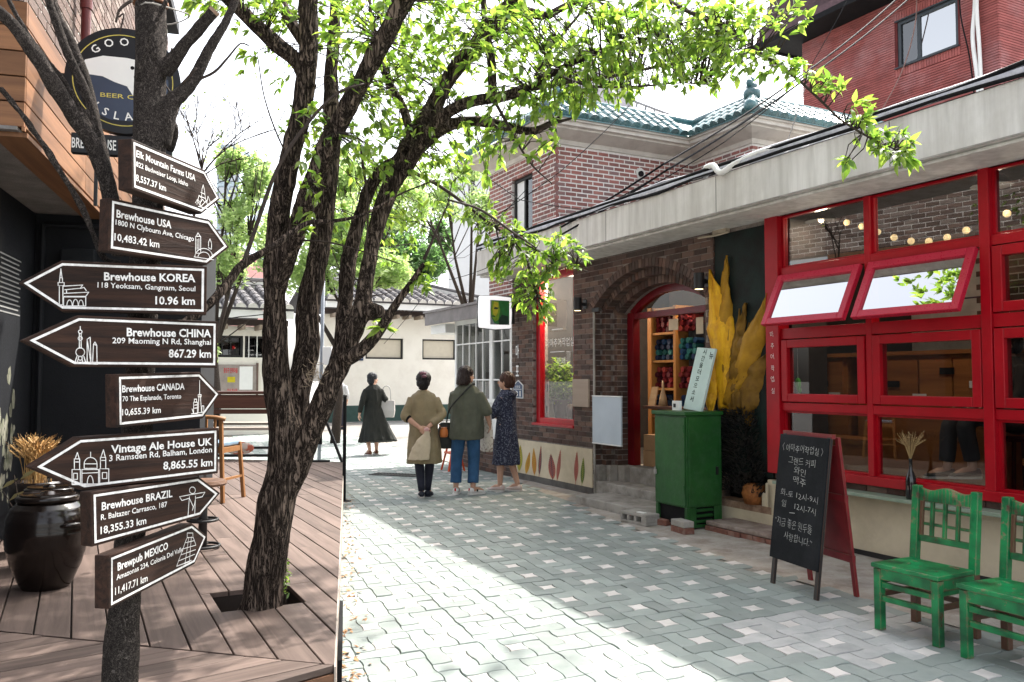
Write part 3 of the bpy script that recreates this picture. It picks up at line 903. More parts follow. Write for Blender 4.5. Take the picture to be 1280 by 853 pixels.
def hs2(m):
    p = smoothpath([(.75, .0, .03), (.5, -.03, .06), (.2, -.06, .02), (.02, -.09, -.03), (-.12, -.06, .07), (-.3, .0, .09), (-.42, .1, .05)], 8)
    m.tube(p, [.028 + .003 * (i % 2) for i in range(len(p))], 8)
part('hose_tube', MAT['white_paint'], hose, hs2, smooth=True)
# --- painted plaster plinths
cream_g = Mt('cream_wall_paint', (.60, .52, .38), (.50, .43, .31), scale=3, rough=.85, bump=.06, bscale=50, dirt=(.36, .30, .23), dscale=2.2, damt=.5)
part('mural_panel', cream_g, shop, lambda m: m.bx(-.11, 2.17, -.02, -.001, .10, .598))
part('mural_base', Mt('dark_plinth', (.12, .11, .10), (.07, .065, .06)), shop, lambda m: m.bx(-.11, 2.18, -.024, -.001, .0, .10))
# painted leaves on the mural: flat paint
def leafpaint(cx, cz, h, w, lean, colr, stripes):
    m = MB(); pts = []
    for i in range(13):
        t = i / 12; a = math.sin(math.pi * t ** .8) * w
        pts.append((t, a))
    def P(t, s): return Vector((cx + lean * t + s, -.0215, cz + h * t))
    for (t0, a0), (t1, a1) in zip(pts, pts[1:]):
        m.poly([P(t0, -a0), P(t1, -a1), P(t1, a1), P(t0, a0)])
    m.build('painted_leaf', colr, shop)
    m = MB()
    for i in range(2, 12):
        t = i / 13; a = math.sin(math.pi * t ** .8) * w * .8
        for sgn in (-1, 1):
            ribbon(m, [P(t, 0), P(min(1, t + .07), sgn * a)], .008, (0, -1, 0), .0015)
    ribbon(m, [P(-.12, 0), P(.95, 0)], .012, (0, -1, 0), .0015)
    m.build('leaf_veins', stripes, shop)
FP = {k: Mt('mural_' + k, c, tuple(x * .8 for x in c), scale=9, rough=.9, bump=.1) for k, c in dict(orange=(.52, .20, .05), coral=(.42, .12, .08), yellow=(.52, .33, .04), navy=(.05, .06, .09), green=(.08, .14, .05), rose=(.38, .14, .12), olive=(.30, .32, .06)).items()}
for a in ((.14, .12, .40, .09, .05, 'olive', 'yellow'), (.36, .10, .34, .07, .12, 'yellow', 'orange'), (.62, .11, .40, .07, -.02, 'orange', 'yellow'), (.76, .12, .44, .045, .06, 'navy', 'coral'),
          (1.15, .10, .36, .10, -.05, 'coral', 'navy'), (1.27, .10, .44, .05, .1, 'rose', 'coral'), (1.76, .13, .42, .055, .04, 'rose', 'coral'), (1.92, .12, .36, .05, .04, 'green', 'olive')):
    leafpaint(*a[:5], FP[a[5]], FP[a[6]])
def lowwall(m):
    m.bx(4.40, 4.56, -.02, .02, .03, .56)
    m.bx(4.56, 5.36, -.02, .10, .03, .21)
    for x0, x1, z1 in ((5.20, 5.26, .40), (5.25, 5.36, .50), (5.28, 5.5, .535)): m.bx(x0, x1, -.019, .09, .2, z1)
    m.bx(5.36, 10.6, -.02, .10, .03, .52)
part('plaster_plinth', cream_g, shop, lowwall, bevel=.012)
part('plinth_foot', MAT['steel_dark'], shop, lambda m: m.bx(5.5, 10.6, -.03, .09, -.01, .055))
ledge_m = Worn('sage_ledge_paint', (.20, .27, .20), (.26, .32, .25), (.30, .27, .22), (.2, .18, .15), thr=.66)
part('sill_ledge', ledge_m, shop, lambda m: m.bx(5.50, 10.6, -.17, .0, .525, .555), bevel=.004)
# --- red window wall
RP = MAT['red_paint']
MAT['glass_top'] = Glass('upper_window_glass', (.55, .57, .57), refl=.12)
cols_ = [(5.50, 6.47), (6.53, 7.51), (7.59, 8.55), (8.61, 9.58)]
part('window_jamb', RP, shop, lambda m: m.bx(5.33, 5.498, -.06, .08, .61, 3.16), bevel=.005)
part('window_top_rail', RP, shop, lambda m: m.bx(5.50, 9.75, -.045, .08, 3.07, 3.16), bevel=.005)
part('window_bottom_rail', RP, shop, lambda m: m.bx(5.50, 9.75, -.05, .08, .612, .69), bevel=.005)
for (z0, z1) in ((2.49, 2.565), (1.885, 1.985), (1.21, 1.285)):
    for i, (a, b) in enumerate(cols_):
        part('window_transom', RP, shop, lambda m: m.bx(a + .001, b - .001, -.03, .07, z0, z1), bevel=.004)
for (x0, x1, yf) in ((6.47, 6.53, -.032), (7.51, 7.59, -.048), (8.55, 8.61, -.032), (9.58, 9.75, -.055)):
    part('window_mullion', RP, shop, lambda m: m.bx(x0, x1, yf, .07, .69, 3.07), bevel=.004)
gasket = MAT['steel_dark']
for i, (a, b) in enumerate(cols_):
    for (z0, z1, kind) in ((2.565, 3.07, 'fixed'), (1.985, 2.49, 'awning'), (1.285, 1.885, 'sash'), (.69, 1.21, 'fixed')):
        if kind == 'fixed':
            w = part('window', RP, shop, lambda m: (m.bx(a, a + .022, .0, .05, z0, z1), m.bx(b - .022, b, .0, .05, z0, z1), m.bx(a + .022, b - .022, .0, .05, z1 - .02, z1), m.bx(a + .022, b - .022, .0, .05, z0, z0 + .02)))
            boxpart('pane', MAT['glass_top'] if z0 > 2 else MAT['glass'], w, a + .022, b - .022, .022, .028, z0 + .02, z1 - .02)
        elif kind == 'sash' or i >= 2:
            f = .085
            w = part('window_sash', RP, shop, lambda m: (m.bx(a + .01, a + f, -.045, .05, z0 + .01, z1 - .01), m.bx(b - f, b - .01, -.045, .05, z0 + .01, z1 - .01), m.bx(a + f, b - f, -.045, .05, z1 - f, z1 - .01), m.bx(a + f, b - f, -.045, .05, z0 + .01, z0 + f)), bevel=.006)
            boxpart('pane', MAT['glass'], w, a + f, b - f, -.005, .003, z0 + f, z1 - f)
        else:
            # top hung sash pushed open
            f = .065; hgt = .53; ang = R(26)
            w = MB(); W0 = (b - a) / 2 - .012
            w.bx(-W0, -W0 + f, -.045, .005, -hgt, 0); w.bx(W0 - f, W0, -.045, .005, -hgt, 0)
            w.bx(-W0 + f, W0 - f, -.045, .005, -f, 0); w.bx(-W0 + f, W0 - f, -.045, .005, -hgt, -hgt + f)
            o = w.build('window_sash', Mt('faded_pink_red_paint', (.50, .02, .05), (.44, .015, .04), scale=4, rough=.3, bump=.01), shop, bevel=.006)
            o.location = ((a + b) / 2, -.03, 2.475); o.rotation_euler = (-ang, 0, 0); o['label'] = 'top hung window sash pushed open towards the street'
            boxpart('pane', Glass('bright_window_glass', (.5, .52, .54), refl=.72), o, -W0 + f, W0 - f, -.022, -.016, -hgt + f, -f)
            for sx in (a + .03, b - .03):
                part('window_stay', MAT['steel_dark'], shop, lambda m: m.bar((sx, .0, 2.12), (sx, -.03 - math.sin(ang) * .42, 2.475 - math.cos(ang) * .42), .012))
# --- window in the left part: tall red frame with lettering on the glass
wf = part('window', RP, shop, lambda m: (m.bx(.552, .66, .05, .14, .86, 3.05), m.bx(1.60, 1.698, .05, .14, .86, 3.05), m.bx(.66, 1.60, .05, .14, 2.96, 3.05), m.bx(.66, 1.60, .05, .14, .86, .95)), bevel=.004)
boxpart('sill', RP, wf, .552, 1.698, -.03, .05, .842, .875)
boxpart('pane', MAT['glass'], wf, .66, 1.60, .09, .096, .95, 2.96)
tm = MB()
for s, x0, x1, z, cap in (('아마추어작업실', .78, 1.55, 1.98, .10), ('까페', 1.08, 1.32, 1.72, .09)):
    put_text(tm, s, (x0, .088, z), (x1, .088, z), cap, (0, -1, 0), -.008)
ribbon(tm, [(.95, .088, 2.22), (1.25, .088, 2.22)], .012, (0, -1, 0)); ribbon(tm, [(.9, .088, 1.90), (1.3, .088, 1.90)], .01, (0, -1, 0))
tm.build('window_lettering', MAT['print_white'], wf)
# --- red doorway under the arch
fr_ = MAT['shaded_red']
def door(m):
    m.bx(AX - .92, AX - .78, .40, .50, .40, 2.37); m.bx(AX + .78, AX + .92, .40, .50, .40, 2.37)
    m.bx(AX - .78, AX + .78, .405, .495, 2.285, 2.36)
    N = 16
    for i in range(N):
        a0 = -.62 + 1.24 * i / N; a1 = -.62 + 1.24 * (i + 1) / N
        p = [Vector((AX + r * math.sin(a), .41, AZ + r * math.cos(a))) for a, r in ((a0, 1.40), (a1, 1.40), (a1, 1.487), (a0, 1.487))]
        m.prism(p, (0, .08, 0))
dfr = part('door_frame', fr_, shop, door)
part('transom_pane', MAT['glass'], dfr, lambda m: m.prism([(AX - .8, .44, 2.36)] + [(AX + 1.40 * math.sin(a), .44, AZ + 1.40 * math.cos(a)) for a in [-.55 + .11 * i for i in range(11)]] + [(AX + .8, .44, 2.36)], (0, .005, 0)))
# concrete base of the porch and steps
def steps(m):
    m.bx(AX - 1.10, AX - 1.01, .005, .13, .0, .40); m.bx(AX - 1.012, AX - .92, .12, .25, .0, .40); m.bx(AX - .92, AX - .78, .24, .5, .0, .399)
    m.bx(AX - 1.098, 4.33, -.02, .32, -.01, .20)
    m.bx(AX - .90, 4.2, .32, .62, .0, .398)
part('porch_steps', MAT['concrete'], shop, steps, bevel=.012)
part('front_step', MAT['concrete'], shop, lambda m: m.bx(2.62, 4.20, -.56, -.03, -.01, .10), bevel=.015)
# --- rooms
def rooms(m):
    # left room
    m.bx(.0, 4.4, 2.9, 3.0, .0, 3.3); m.bx(0, .06, .25, 2.9, .0, 3.3)
    m.bx(0, 4.4, .25, 2.9, 3.22, 3.29); m.bx(.06, 4.4, .62, 2.9, .30, .39)
    # bay between rooms and right room ends
    m.bx(4.40, 4.47, .42, 3.3, 0, 3.3); m.bx(5.24, 5.32, .30, .78, 0, 3.29); m.bx(4.47, 5.24, .78, .84, 0, 3.29); m.bx(4.47, 5.32, .84, 3.3, 3.22, 3.29)
    m.bx(9.75, 9.85, .1, 3.3, 0, 3.3); m.bx(5.32, 9.85, .25, 3.3, 3.22, 3.29)
part('inner_walls', MAT['interior'], shop, rooms)
part('inner_floor', Mt('brown_floor', (.09, .06, .04), (.06, .04, .03), rough=.4), shop, lambda m: (m.bx(5.32, 9.8, .1, 3.3, .35, .45), m.bx(4.47, 5.32, .84, 3.3, .35, .45)))
ib = Mt('whitewashed_mortar', (.50, .47, .44), rough=.9)
part('back_wall', ib, shop, lambda m: m.bx(4.47, 9.8, 3.2, 3.3, .45, 3.22))
ibk = Bricks(shop, Mt('inner_brown_brick', (.12, .075, .06), (.08, .05, .045), rnd=.3, rough=.9), name='inner_brick', stuff='inner_brickwork', limit=0)
ibk.wall((0, 3.2, 0), (1, 0, 0), 2.0, 3.2, lambda z: [(5.33, 9.75)], bl=.21, bh=.062, j=.014)
ibk.finish()
part('shop_back', MAT['canopy'], shop, lambda m: m.bx(-.11, 10.6, 3.31, 3.45, 0, 3.5))
part('shop_end_wall', MAT['mortar_main'], shop, lambda m: (m.bx(9.86, 10.6, .04, .2, .56, 3.14),))
# writing painted on the red jamb
tm = MB()
for i, ch in enumerate('아마추어작업실'):
    z = 2.02 - i * .108
    put_text(tm, ch, (5.40, -.0615, z), (5.44, -.0615, z + .008 * (i % 2)), .045, (0, -1, 0), -.012)
tm.build('jamb_writing', MAT['print_white'], shop)

# --- wall lamps
for (x, z, lab) in ((2.0, 2.50, 'black cylinder wall lamp on the brick pier left of the arch'), (4.44, 2.55, 'black cylinder wall lamp on the narrow brick pier right of the arch')):
    w = thing('wall_lamp', lab, 'wall lamp', bw(x, 0, z), ROTZ, 'black wall lamps beside the arch')
    part('lamp_body', MAT['steel_dark'], w, lambda m: m.lathe([(.0, -.085), (.052, -.085), (.055, -.08), (.055, .085), (.0, .088)], 20, (0, -.13, 0), False), smooth=True, angle=30)
    part('bracket', MAT['steel_dark'], w, lambda m: (m.bx(-.02, .02, -.09, -.008, -.02, .02), m.bx(-.04, .04, -.018, -.006, -.06, .06)))
    part('lamp_lens', Emit('lamp_lens_glow', (1, .75, .4), 1.5), w, lambda m: m.lathe([(.0, -.0875), (.045, -.0875)], 16, (0, -.13, 0), False))
# --- plaque, notice panel, number plate, switch boxes
pq = thing('wood_plaque', 'plain beige wooden plaque on the brick pier between window and arch', 'plaque', bw(1.91, -.008, 1.14), ROTZ)
part('plaque_board', Wood('pale_wood', (.42, .33, .26), (.34, .26, .20), rings=5), pq, lambda m: m.bx(-.20, .20, -.03, 0, 0, .37), bevel=.004)
pn = thing('blank_board', 'pale blue grey blank panel on a thin pole in front of the porch', 'panel', bw(2.24, -.03, 0), ROTZ)
part('pole', MAT['concrete'], pn, lambda m: m.tube([(0, 0, .05), (0, 0, 2.40)], .016, 8))
part('pole_bracket', MAT['steel_dark'], pn, lambda m: (m.bx(-.02, .14, -.02, .02, 2.38, 2.43),))
part('panel_face', Mt('pale_blue_panel', (.50, .56, .62), (.42, .48, .54), scale=2, rough=.45, bump=.05), pn, lambda m: m.bx(.02, .66, -.045, -.02, .70, 1.285), bevel=.004)
part('panel_frame', MAT['white_paint'], pn, lambda m: (m.bx(.02, .66, -.05, -.018, 1.286, 1.30), m.bx(.02, .66, -.05, -.018, .685, .699)))
npl = thing('house_number_plate', 'navy blue house shaped number plate reading 31 on dark brick', 'number plate', bw(.11, -.01, 1.22), ROTZ)
navy = Mt('navy_enamel', (.02, .05, .12), (.018, .045, .11), rough=.3, bump=0)
part('plate', MAT['white_paint'], npl, lambda m: m.prism([(-.155, 0, 0), (.155, 0, 0), (.155, 0, .20), (0, 0, .275), (-.155, 0, .20)], (0, -.012, 0)))
part('plate_face', navy, npl, lambda m: m.prism([(-.14, -.0125, .012), (.14, -.0125, .012), (.14, -.0125, .193), (0, -.0125, .26), (-.14, -.0125, .193)], (0, -.003, 0)))
part('number', MAT['print_white'], npl, lambda m: (put_text(m, '31', (-.09, -.016, .03), (.09, -.016, .03), .085, (0, -1, 0), .02), put_text(m, '신촌로', (-.08, -.016, .155), (.08, -.016, .155), .035, (0, -1, 0), .0), ribbon(m, [(-.12, -.016, .137), (.12, -.016, .137)], .006, (0, -1, 0))))
vl = MB()
for i, ch in enumerate('마포'):
    put_text(vl, ch, (-.07, -.006, .30 - i * .30), (.03, -.006, .30 - i * .30), .16, (0, -1, 0), .02)
vt = thing('wall_lettering', 'small white and green letters in a column on dark brick', 'lettering', bw(.10, -.012, 1.55), ROTZ)
vl.build('letter', MAT['print_white'], vt)
# --- cables on the brick
cb = thing('wall_cable', 'loose beige cable stub poking out over the dark niche', 'cable', bw(4.4, -.03, 2.95), ROTZ)
part('cable_run', Mt('beige_cable', (.5, .42, .32), rough=.6), cb, lambda m: (m.tube(smoothpath([(-.06, -.02, .08), (.05, -.03, .075), (.25, -.05, .06), (.42, -.02, .075)], 5), .012, 6), m.bx(.18, .38, -.03, .03, .08, .12)))
# ================================================================ THINGS AT THE SHOP FRONT
# yellow giant flower in the niche
fl = thing('giant_paper_flower', 'giant yellow paper flower filling the dark niche beside the door', 'flower sculpture', bw(4.92, .0, .25), ROTZ)
ym = Mt('yellow_painted_paper', (.78, .44, .012), (.60, .28, .008), scale=7, rough=.6, bump=.5, bscale=14, dirt=(.36, .13, .01), dscale=8, damt=.7, stretch=(2.2, 2.2, .4))
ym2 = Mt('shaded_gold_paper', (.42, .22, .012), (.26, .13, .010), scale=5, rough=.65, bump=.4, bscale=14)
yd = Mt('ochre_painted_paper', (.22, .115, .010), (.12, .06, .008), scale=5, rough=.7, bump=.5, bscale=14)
def petal(base, tip, w, bend, mat, seed):
    base = Vector(base) + Vector((.03, -.06, 0)); tip = Vector(tip) + Vector((.03, -.06, 0)); d = tip - base
    side = d.cross(Vector((.25, -1, 0))).normalized(); out = side.cross(d).normalized()
    if out.y > 0: out = -out
    cb0 = w * (.55 if seed % 2 else -.5); N, K = 26, 10; V = []; Fc = []
    for i in range(N + 1):
        t = i / N
        cb = cb0 * math.sin(math.pi * t * .9); ww = w * (.30 + .70 * math.sin(math.pi * min(1, t / 1.1))) * (1 if t < .62 else max(0, 1 - ((t - .62) / .38) ** 1.5)) + .003
        for k in range(K + 1):
            s = (k / K - .5) * 2
            V.append(base + d * t + side * (cb + s * ww * (1 + .16 * mnoise.noise(Vector((t * 5, seed, 0))) + .14 * mnoise.noise(Vector((t * 22, seed + (9 if s > 0 else 0), 0))))) + out * (bend * math.sin(math.pi * t) - .55 * ww * s * s + .045 * mnoise.noise(Vector((t * 6 + seed, s * 1.1, seed))) + .02 * mnoise.noise(Vector((t * 15, s * 4, seed))) + .007 * math.cos(s * 15 + t * 3)))
    for i in range(N):
        for k in range(K):
            a = i * (K + 1) + k; Fc.append((a, a + 1, a + K + 2, a + K + 1))
    o = MB().add(V, Fc).build('petal', mat, fl, smooth=True)
    md = o.modifiers.new('thick', 'SOLIDIFY'); md.thickness = .015
petal((-.27, .02, .95), (-.43, -.01, 2.41), .15, .05, ym, 1)
petal((-.22, .06, 1.0), (-.19, .05, 2.54), .085, .04, ym2, 2)
petal((-.24, .03, 1.0), (.38, .02, 2.10), .115, .05, ym2, 3)
petal((-.15, .07, 1.1), (.07, .06, 2.02), .05, .03, yd, 4)
petal((-.10, .07, .95), (.26, .06, 1.80), .18, .03, yd, 6)
petal((.05, .07, .8), (.36, .07, 1.5), .16, .03, yd, 8)
petal((-.34, -.02, 1.55), (-.34, -.05, .88), .095, .04, ym, 7)
for q in range(7):
    rr = random.Random(q + 40); x = rr.uniform(-.36, .02); petal((x, .06 + .005 * q, .9), (x + rr.uniform(.0, .3), .06 + .005 * q, rr.uniform(1.5, 2.05)), rr.uniform(.03, .055), .03, (yd, ym2)[q % 2], 20 + q)
def bush(m):
    rr = random.Random(2)
    for i in range(1500):
        z = rr.random() * .85; r = .30 * (1 - .45 * z)
        a = rr.uniform(0, 6.28); p = Vector((-.02 + 1.2 * r * math.cos(a) * rr.random() ** .5, -.02 + r * .15 * math.sin(a) * rr.random() ** .5, .1 + z))
        d = Vector((math.cos(a), math.sin(a) * .8 - .2, rr.uniform(.1, 1))).normalized() * rr.uniform(.05, .12); s = Vector((-d.y, d.x, rr.uniform(-.05, .05))).normalized() * .012
        m.poly([p - s, p + d, p + s])
part('dark_grass_heart', Mt('black_raffia', (.018, .018, .018), (.035, .03, .025), bump=0), fl, bush, kind='stuff')
part('niche_floor', Mt('rubble_floor', (.32, .22, .15), (.20, .12, .08), scale=12, rough=.95, bump=.6), fl, lambda m: m.bx(-.40, .41, -.02, .2, -.05, .02))
part('niche_back', Mt('dark_niche_paint', (.004, .016, .013), (.003, .003, .003), scale=4), fl, lambda m: (m.bx(-.40, .41, .012, .11, .30, 2.78), m.bx(-.40, .41, .2, .25, -.05, .31)))
part('basket', Mt('rust_basket', (.30, .11, .03), (.20, .07, .02), scale=20, bump=.6, bscale=40), fl, lambda m: m.lathe([(.0, .02), (.10, .02), (.13, .12), (.11, .2), (.07, .22)], 18, (.14, .03, 0), ), smooth=True)

# green metal cabinet
gp_ = Mt('green_cabinet_paint', (.018, .095, .020), (.013, .068, .016), scale=5, rough=.42, bump=.08, bscale=30, dirt=(.045, .11, .05), dscale=9, damt=.6)
cbn = thing('green_cabinet', 'dark green metal utility cabinet standing before the door pier', 'cabinet', bw(4.495, -.35, .02), ROTZ)
def cabb(m):
    x0, x1, y0, y1 = -.255, .255, -.23, .23
    m.bx(x0, x1, y0 + .01, y1, .20, 1.12)
    for (a, b) in ((x0, y0 + .01), (x1 - .04, y0 + .01), (x0, y1 - .04), (x1 - .04, y1 - .04)): m.bx(a, a + .04, b, b + .04, 0, .2)
    m.bx(x1 - .012, x1, y0 + .05, y1 - .04, .0, .03); m.bx(x1 - .012, x1, y0 + .05, y0 + .13, .03, .2); m.bx(x1 - .012, x1, y1 - .10, y1 - .04, .03, .2)
    for i in range(3): m.box((x1 - .01, .005, .06 + i * .055), (.03, .22, .02), Matrix.Rotation(.5, 3, 'Y'))
part('cabinet_body', gp_, cbn, cabb, bevel=.004)
part('cabinet_top', gp_, cbn, lambda m: m.bx(-.275, .275, -.255, .245, 1.122, 1.16), bevel=.006)
part('door', gp_, cbn, lambda m: m.bx(-.24, .24, -.236, -.221, .215, 1.105), bevel=.004)
part('door', gp_, cbn, lambda m: m.bx(.256, .268, -.20, .20, .215, 1.105), bevel=.004)
part('door_handle', MAT['steel_dark'], cbn, lambda m: (m.bx(.268, .285, .14, .165, .52, .60),))
part('padlock', MAT['concrete'], cbn, lambda m: (m.bx(-.235, -.21, -.262, -.237, .50, .55), m.tube([(-.23, -.25, .55), (-.23, -.25, .575), (-.215, -.25, .575), (-.215, -.25, .55)], .004, 6)))
for z in (.35, .95):
    part('hinge', gp_, cbn, lambda m: m.tube([(.235, -.242, z), (.235, -.242, z + .08)], .008, 8))
part('cabinet_inside', MAT['black'], cbn, lambda m: m.bx(-.22, .22, -.19, .2, .02, .198))
# mint sign leaning on the pier, standing on the cabinet
ms = thing('leaning_sign', 'pale mint wooden board with black brush writing leaning on the green cabinet top', 'sign board', bw(4.575, -.34, 1.181), ROTZ)
mint = Worn('mint_board_paint', (.50, .63, .59), (.44, .57, .53), (.30, .27, .22), (.2, .17, .13), thr=.72, rough=.6)
tilt = Matrix.Rotation(R(-13), 3, 'X') @ Matrix.Rotation(R(5), 3, 'Y')
def mslab(m): m.box(tilt @ Vector((0, 0, .335)), (.29, .025, .66), tilt)
part('board', mint, ms, mslab)
def mstxt(m):
    for i, ch in enumerate('시간을더모으소서'):
        z = .60 - i * .072
        A = tilt @ Vector((-.035 + .005 * i * -1, -.0128, z)); B = tilt @ Vector((.02 - .005 * i, -.0128, z))
        put_text(m, ch, A, B, .045, tilt @ Vector((0, -1, 0)), .02, .001)
    put_text(m, '뉴', tilt @ Vector((.075, -.0128, .56)), tilt @ Vector((.135, -.0128, .56)), .06, tilt @ Vector((0, -1, 0)), .02, .001)
part('brush_writing', Mt('dark_green_ink', (.01, .035, .02), bump=0), ms, mstxt)
wc = thing('white_card', 'small white card box standing on the green cabinet', 'card', bw(4.36, -.38, 1.18), ROTZ)
boxpart('card', MAT['white_paint'], wc, -.06, .06, -.01, .02, 0, .10); boxpart('card_print', MAT['steel_dark'], wc, -.04, .0, -.012, -.0101, .03, .07)

# blocks and loose bricks on the ground before the step
hb_ = thing('hollow_block', 'grey hollow concrete block lying on the ground by the front step', 'concrete block', G(800, 654) , ROTZ + .12)
def hblk(m):
    for x0, x1 in ((-.2, -.165), (-.095, -.06), (.01, .045), (.12, .2)):
        m.bx(x0, x1, -.10, .09, .03, .085)
    m.bx(-.2, .2, -.10, .09, .085, .115); m.bx(-.2, .2, -.10, .09, 0, .03); m.bx(-.2, .2, .05, .089, .03, .085)
part('block', MAT['concrete'], hb_, hblk, bevel=.006)
boxpart('card_scrap', MAT['white_paint'], hb_, .0, .1, -.05, .0, .116, .122)
rb = Mt('old_red_brick', (.24, .10, .07), (.15, .07, .055), scale=10, rough=.95, bump=.6, bscale=50, dirt=(.35, .30, .26), dscale=7, damt=.6)
for (px, py, z, a, dims, mt, lab) in ((826, 656, 0, .3, (.21, .11, .06), rb, 'loose weathered red brick between hollow block and green cabinet'),
                                     (853, 666, 0, -.1, (.24, .12, .06), rb, 'red brick on the ground under a grey paver before the cabinet'),
                                     (853, 666, .062, -.1, (.23, .12, .06), MAT['concrete'], 'grey paver resting on a red brick before the green cabinet')):
    p = G(px, py); b = thing('loose_brick', lab, 'brick', (p.x, p.y, z), ROTZ + a)
    part('brick_body', mt, b, lambda m: m.box((0, 0, dims[2] / 2 + .001), dims), bevel=.006)
# brick kerb step along the plinth
ks = thing('brick_step', 'low worn brick step along the cream plinth right of the green cabinet', 'step', bw(5.3, -.12, 0), ROTZ)
rr = random.Random(8)
part('step_top', Mt('worn_step_top', (.28, .22, .19), (.17, .12, .10), scale=7, rough=.95, bump=.7, bscale=30, dirt=(.42, .38, .34), dscale=4, damt=.6), ks, lambda m: m.bx(-.50, .82, -.26, .11, .055, .10), bevel=.012)
for i in range(8):
    m = MB().box((0, 0, 0), (.155, .10, .05)); o = m.build('brick', rb, ks, bevel=.005); o.location = (-.42 + i * .165, -.215 + rr.uniform(-.008, .008), .026); o.rotation_euler = (0, 0, rr.uniform(-.05, .05))
part('step_core', MAT['concrete'], ks, lambda m: m.bx(-.49, .81, -.16, .10, 0, .054))

# chalkboard A-frame
aP = G(968, 730); bP = G(1027, 753); cP = G(1068, 745); dP = G(1008, 723)
sb = thing('chalkboard_sign', 'black chalkboard A-frame with white handwriting and red back standing on the paving', 'sandwich board', ((aP + bP + cP + dP) / 4), math.atan2((bP - aP).y, (bP - aP).x))
wd, dp, ht = (bP - aP).length, .33, 1.10
fw = .0
def leg(m, x, y0, yt): m.bar((x, y0, 0), (x, yt, ht), .035, .022, (0, 1, 0))
tl = math.atan2(dp / 2 - .03, ht)
chalk = Mt('black_chalkboard', (.009, .010, .012), (.016, .017, .020), scale=3, rough=.75, bump=.03, spec=.15, dirt=(.030, .032, .036), dscale=4, damt=.5)
bwood = Worn('black_leg_paint', (.02, .018, .018), (.03, .025, .025), (.16, .08, .05), (.1, .05, .03), thr=.64)
rwood = Worn('dark_red_leg_paint', (.22, .015, .02), (.16, .01, .015), (.2, .1, .06), (.12, .06, .04), thr=.68)
for x in (-wd / 2 + .018, wd / 2 - .018):
    part('leg', bwood, sb, lambda m: leg(m, x, -dp / 2, -.03))
    part('leg', rwood, sb, lambda m: leg(m, x, dp / 2, .03))
rot = Matrix.Rotation(-tl, 3, 'X')
def onb(x, h, off=0):   # point on the front board
    base = Vector((x, -dp / 2, 0)); d = Vector((0, dp / 2 - .03, ht)).normalized(); n = Vector((0, -ht, dp / 2 - .03)).normalized()
    return base + d * h + n * (.018 + off)
part('board', chalk, sb, lambda m: m.prism([onb(-wd / 2 - .01, .19), onb(wd / 2 + .01, .19), onb(wd / 2 + .01, 1.10), onb(-wd / 2 - .01, 1.10)], Vector((0, -ht, dp / 2)).normalized() * .014), bevel=.004)
part('top_rail', rwood, sb, lambda m: m.bar((-wd / 2 - .01, -.022, ht + .006), (wd / 2 + .01, -.022, ht + .006), .03, .03))
def backb(m):
    f = lambda x, h: Vector((x, dp / 2, 0)) + Vector((0, -(dp / 2 - .03), ht)).normalized() * h
    m.prism([f(-wd / 2 + .03, .28), f(wd / 2 - .03, .28), f(wd / 2 - .03, 1.05), f(-wd / 2 + .03, 1.05)], (0, .012, 0))
    m.bar(f(-wd / 2, .26), f(wd / 2, .26), .03, .05); m.bar(f(-wd / 2, .68), f(wd / 2, .68), .03, .05)
part('back_board', rwood, sb, backb)
def sbt(m, ln):
    n = Vector((0, -ht, dp / 2 - .03)).normalized()
    for li, (s, x0, x1, h, cap) in enumerate((('〈 아마추어작업실 〉', -.19, .19, .985, .045), ('그랜드 커피', -.12, .13, .895, .045), ('와인', -.06, .05, .825, .045), ('맥주', -.06, .06, .755, .045),
                             ('화-토 12시-9시', -.17, .18, .655, .04), ('일    12시-7시', -.15, .17, .575, .04), ('“지금 좋은 원두들', -.2, .15, .44, .05), ('사랑합니다.”', -.1, .16, .35, .045))):
        if li == ln: put_text(m, s, onb(x0 * wd / .44, h, .0145), onb(x1 * wd / .44, h - .008, .0145), cap, n, -.014, .001, wob=.005)
    if ln == 8: ribbon(m, [onb(-.08, .54, .0145), onb(-.02, .545, .0145)], .004, n)
chk = Mt('chalk', (.48, .48, .47), bump=0)
for ln in range(9): part('chalk_line', chk, sb, lambda m: sbt(m, ln))
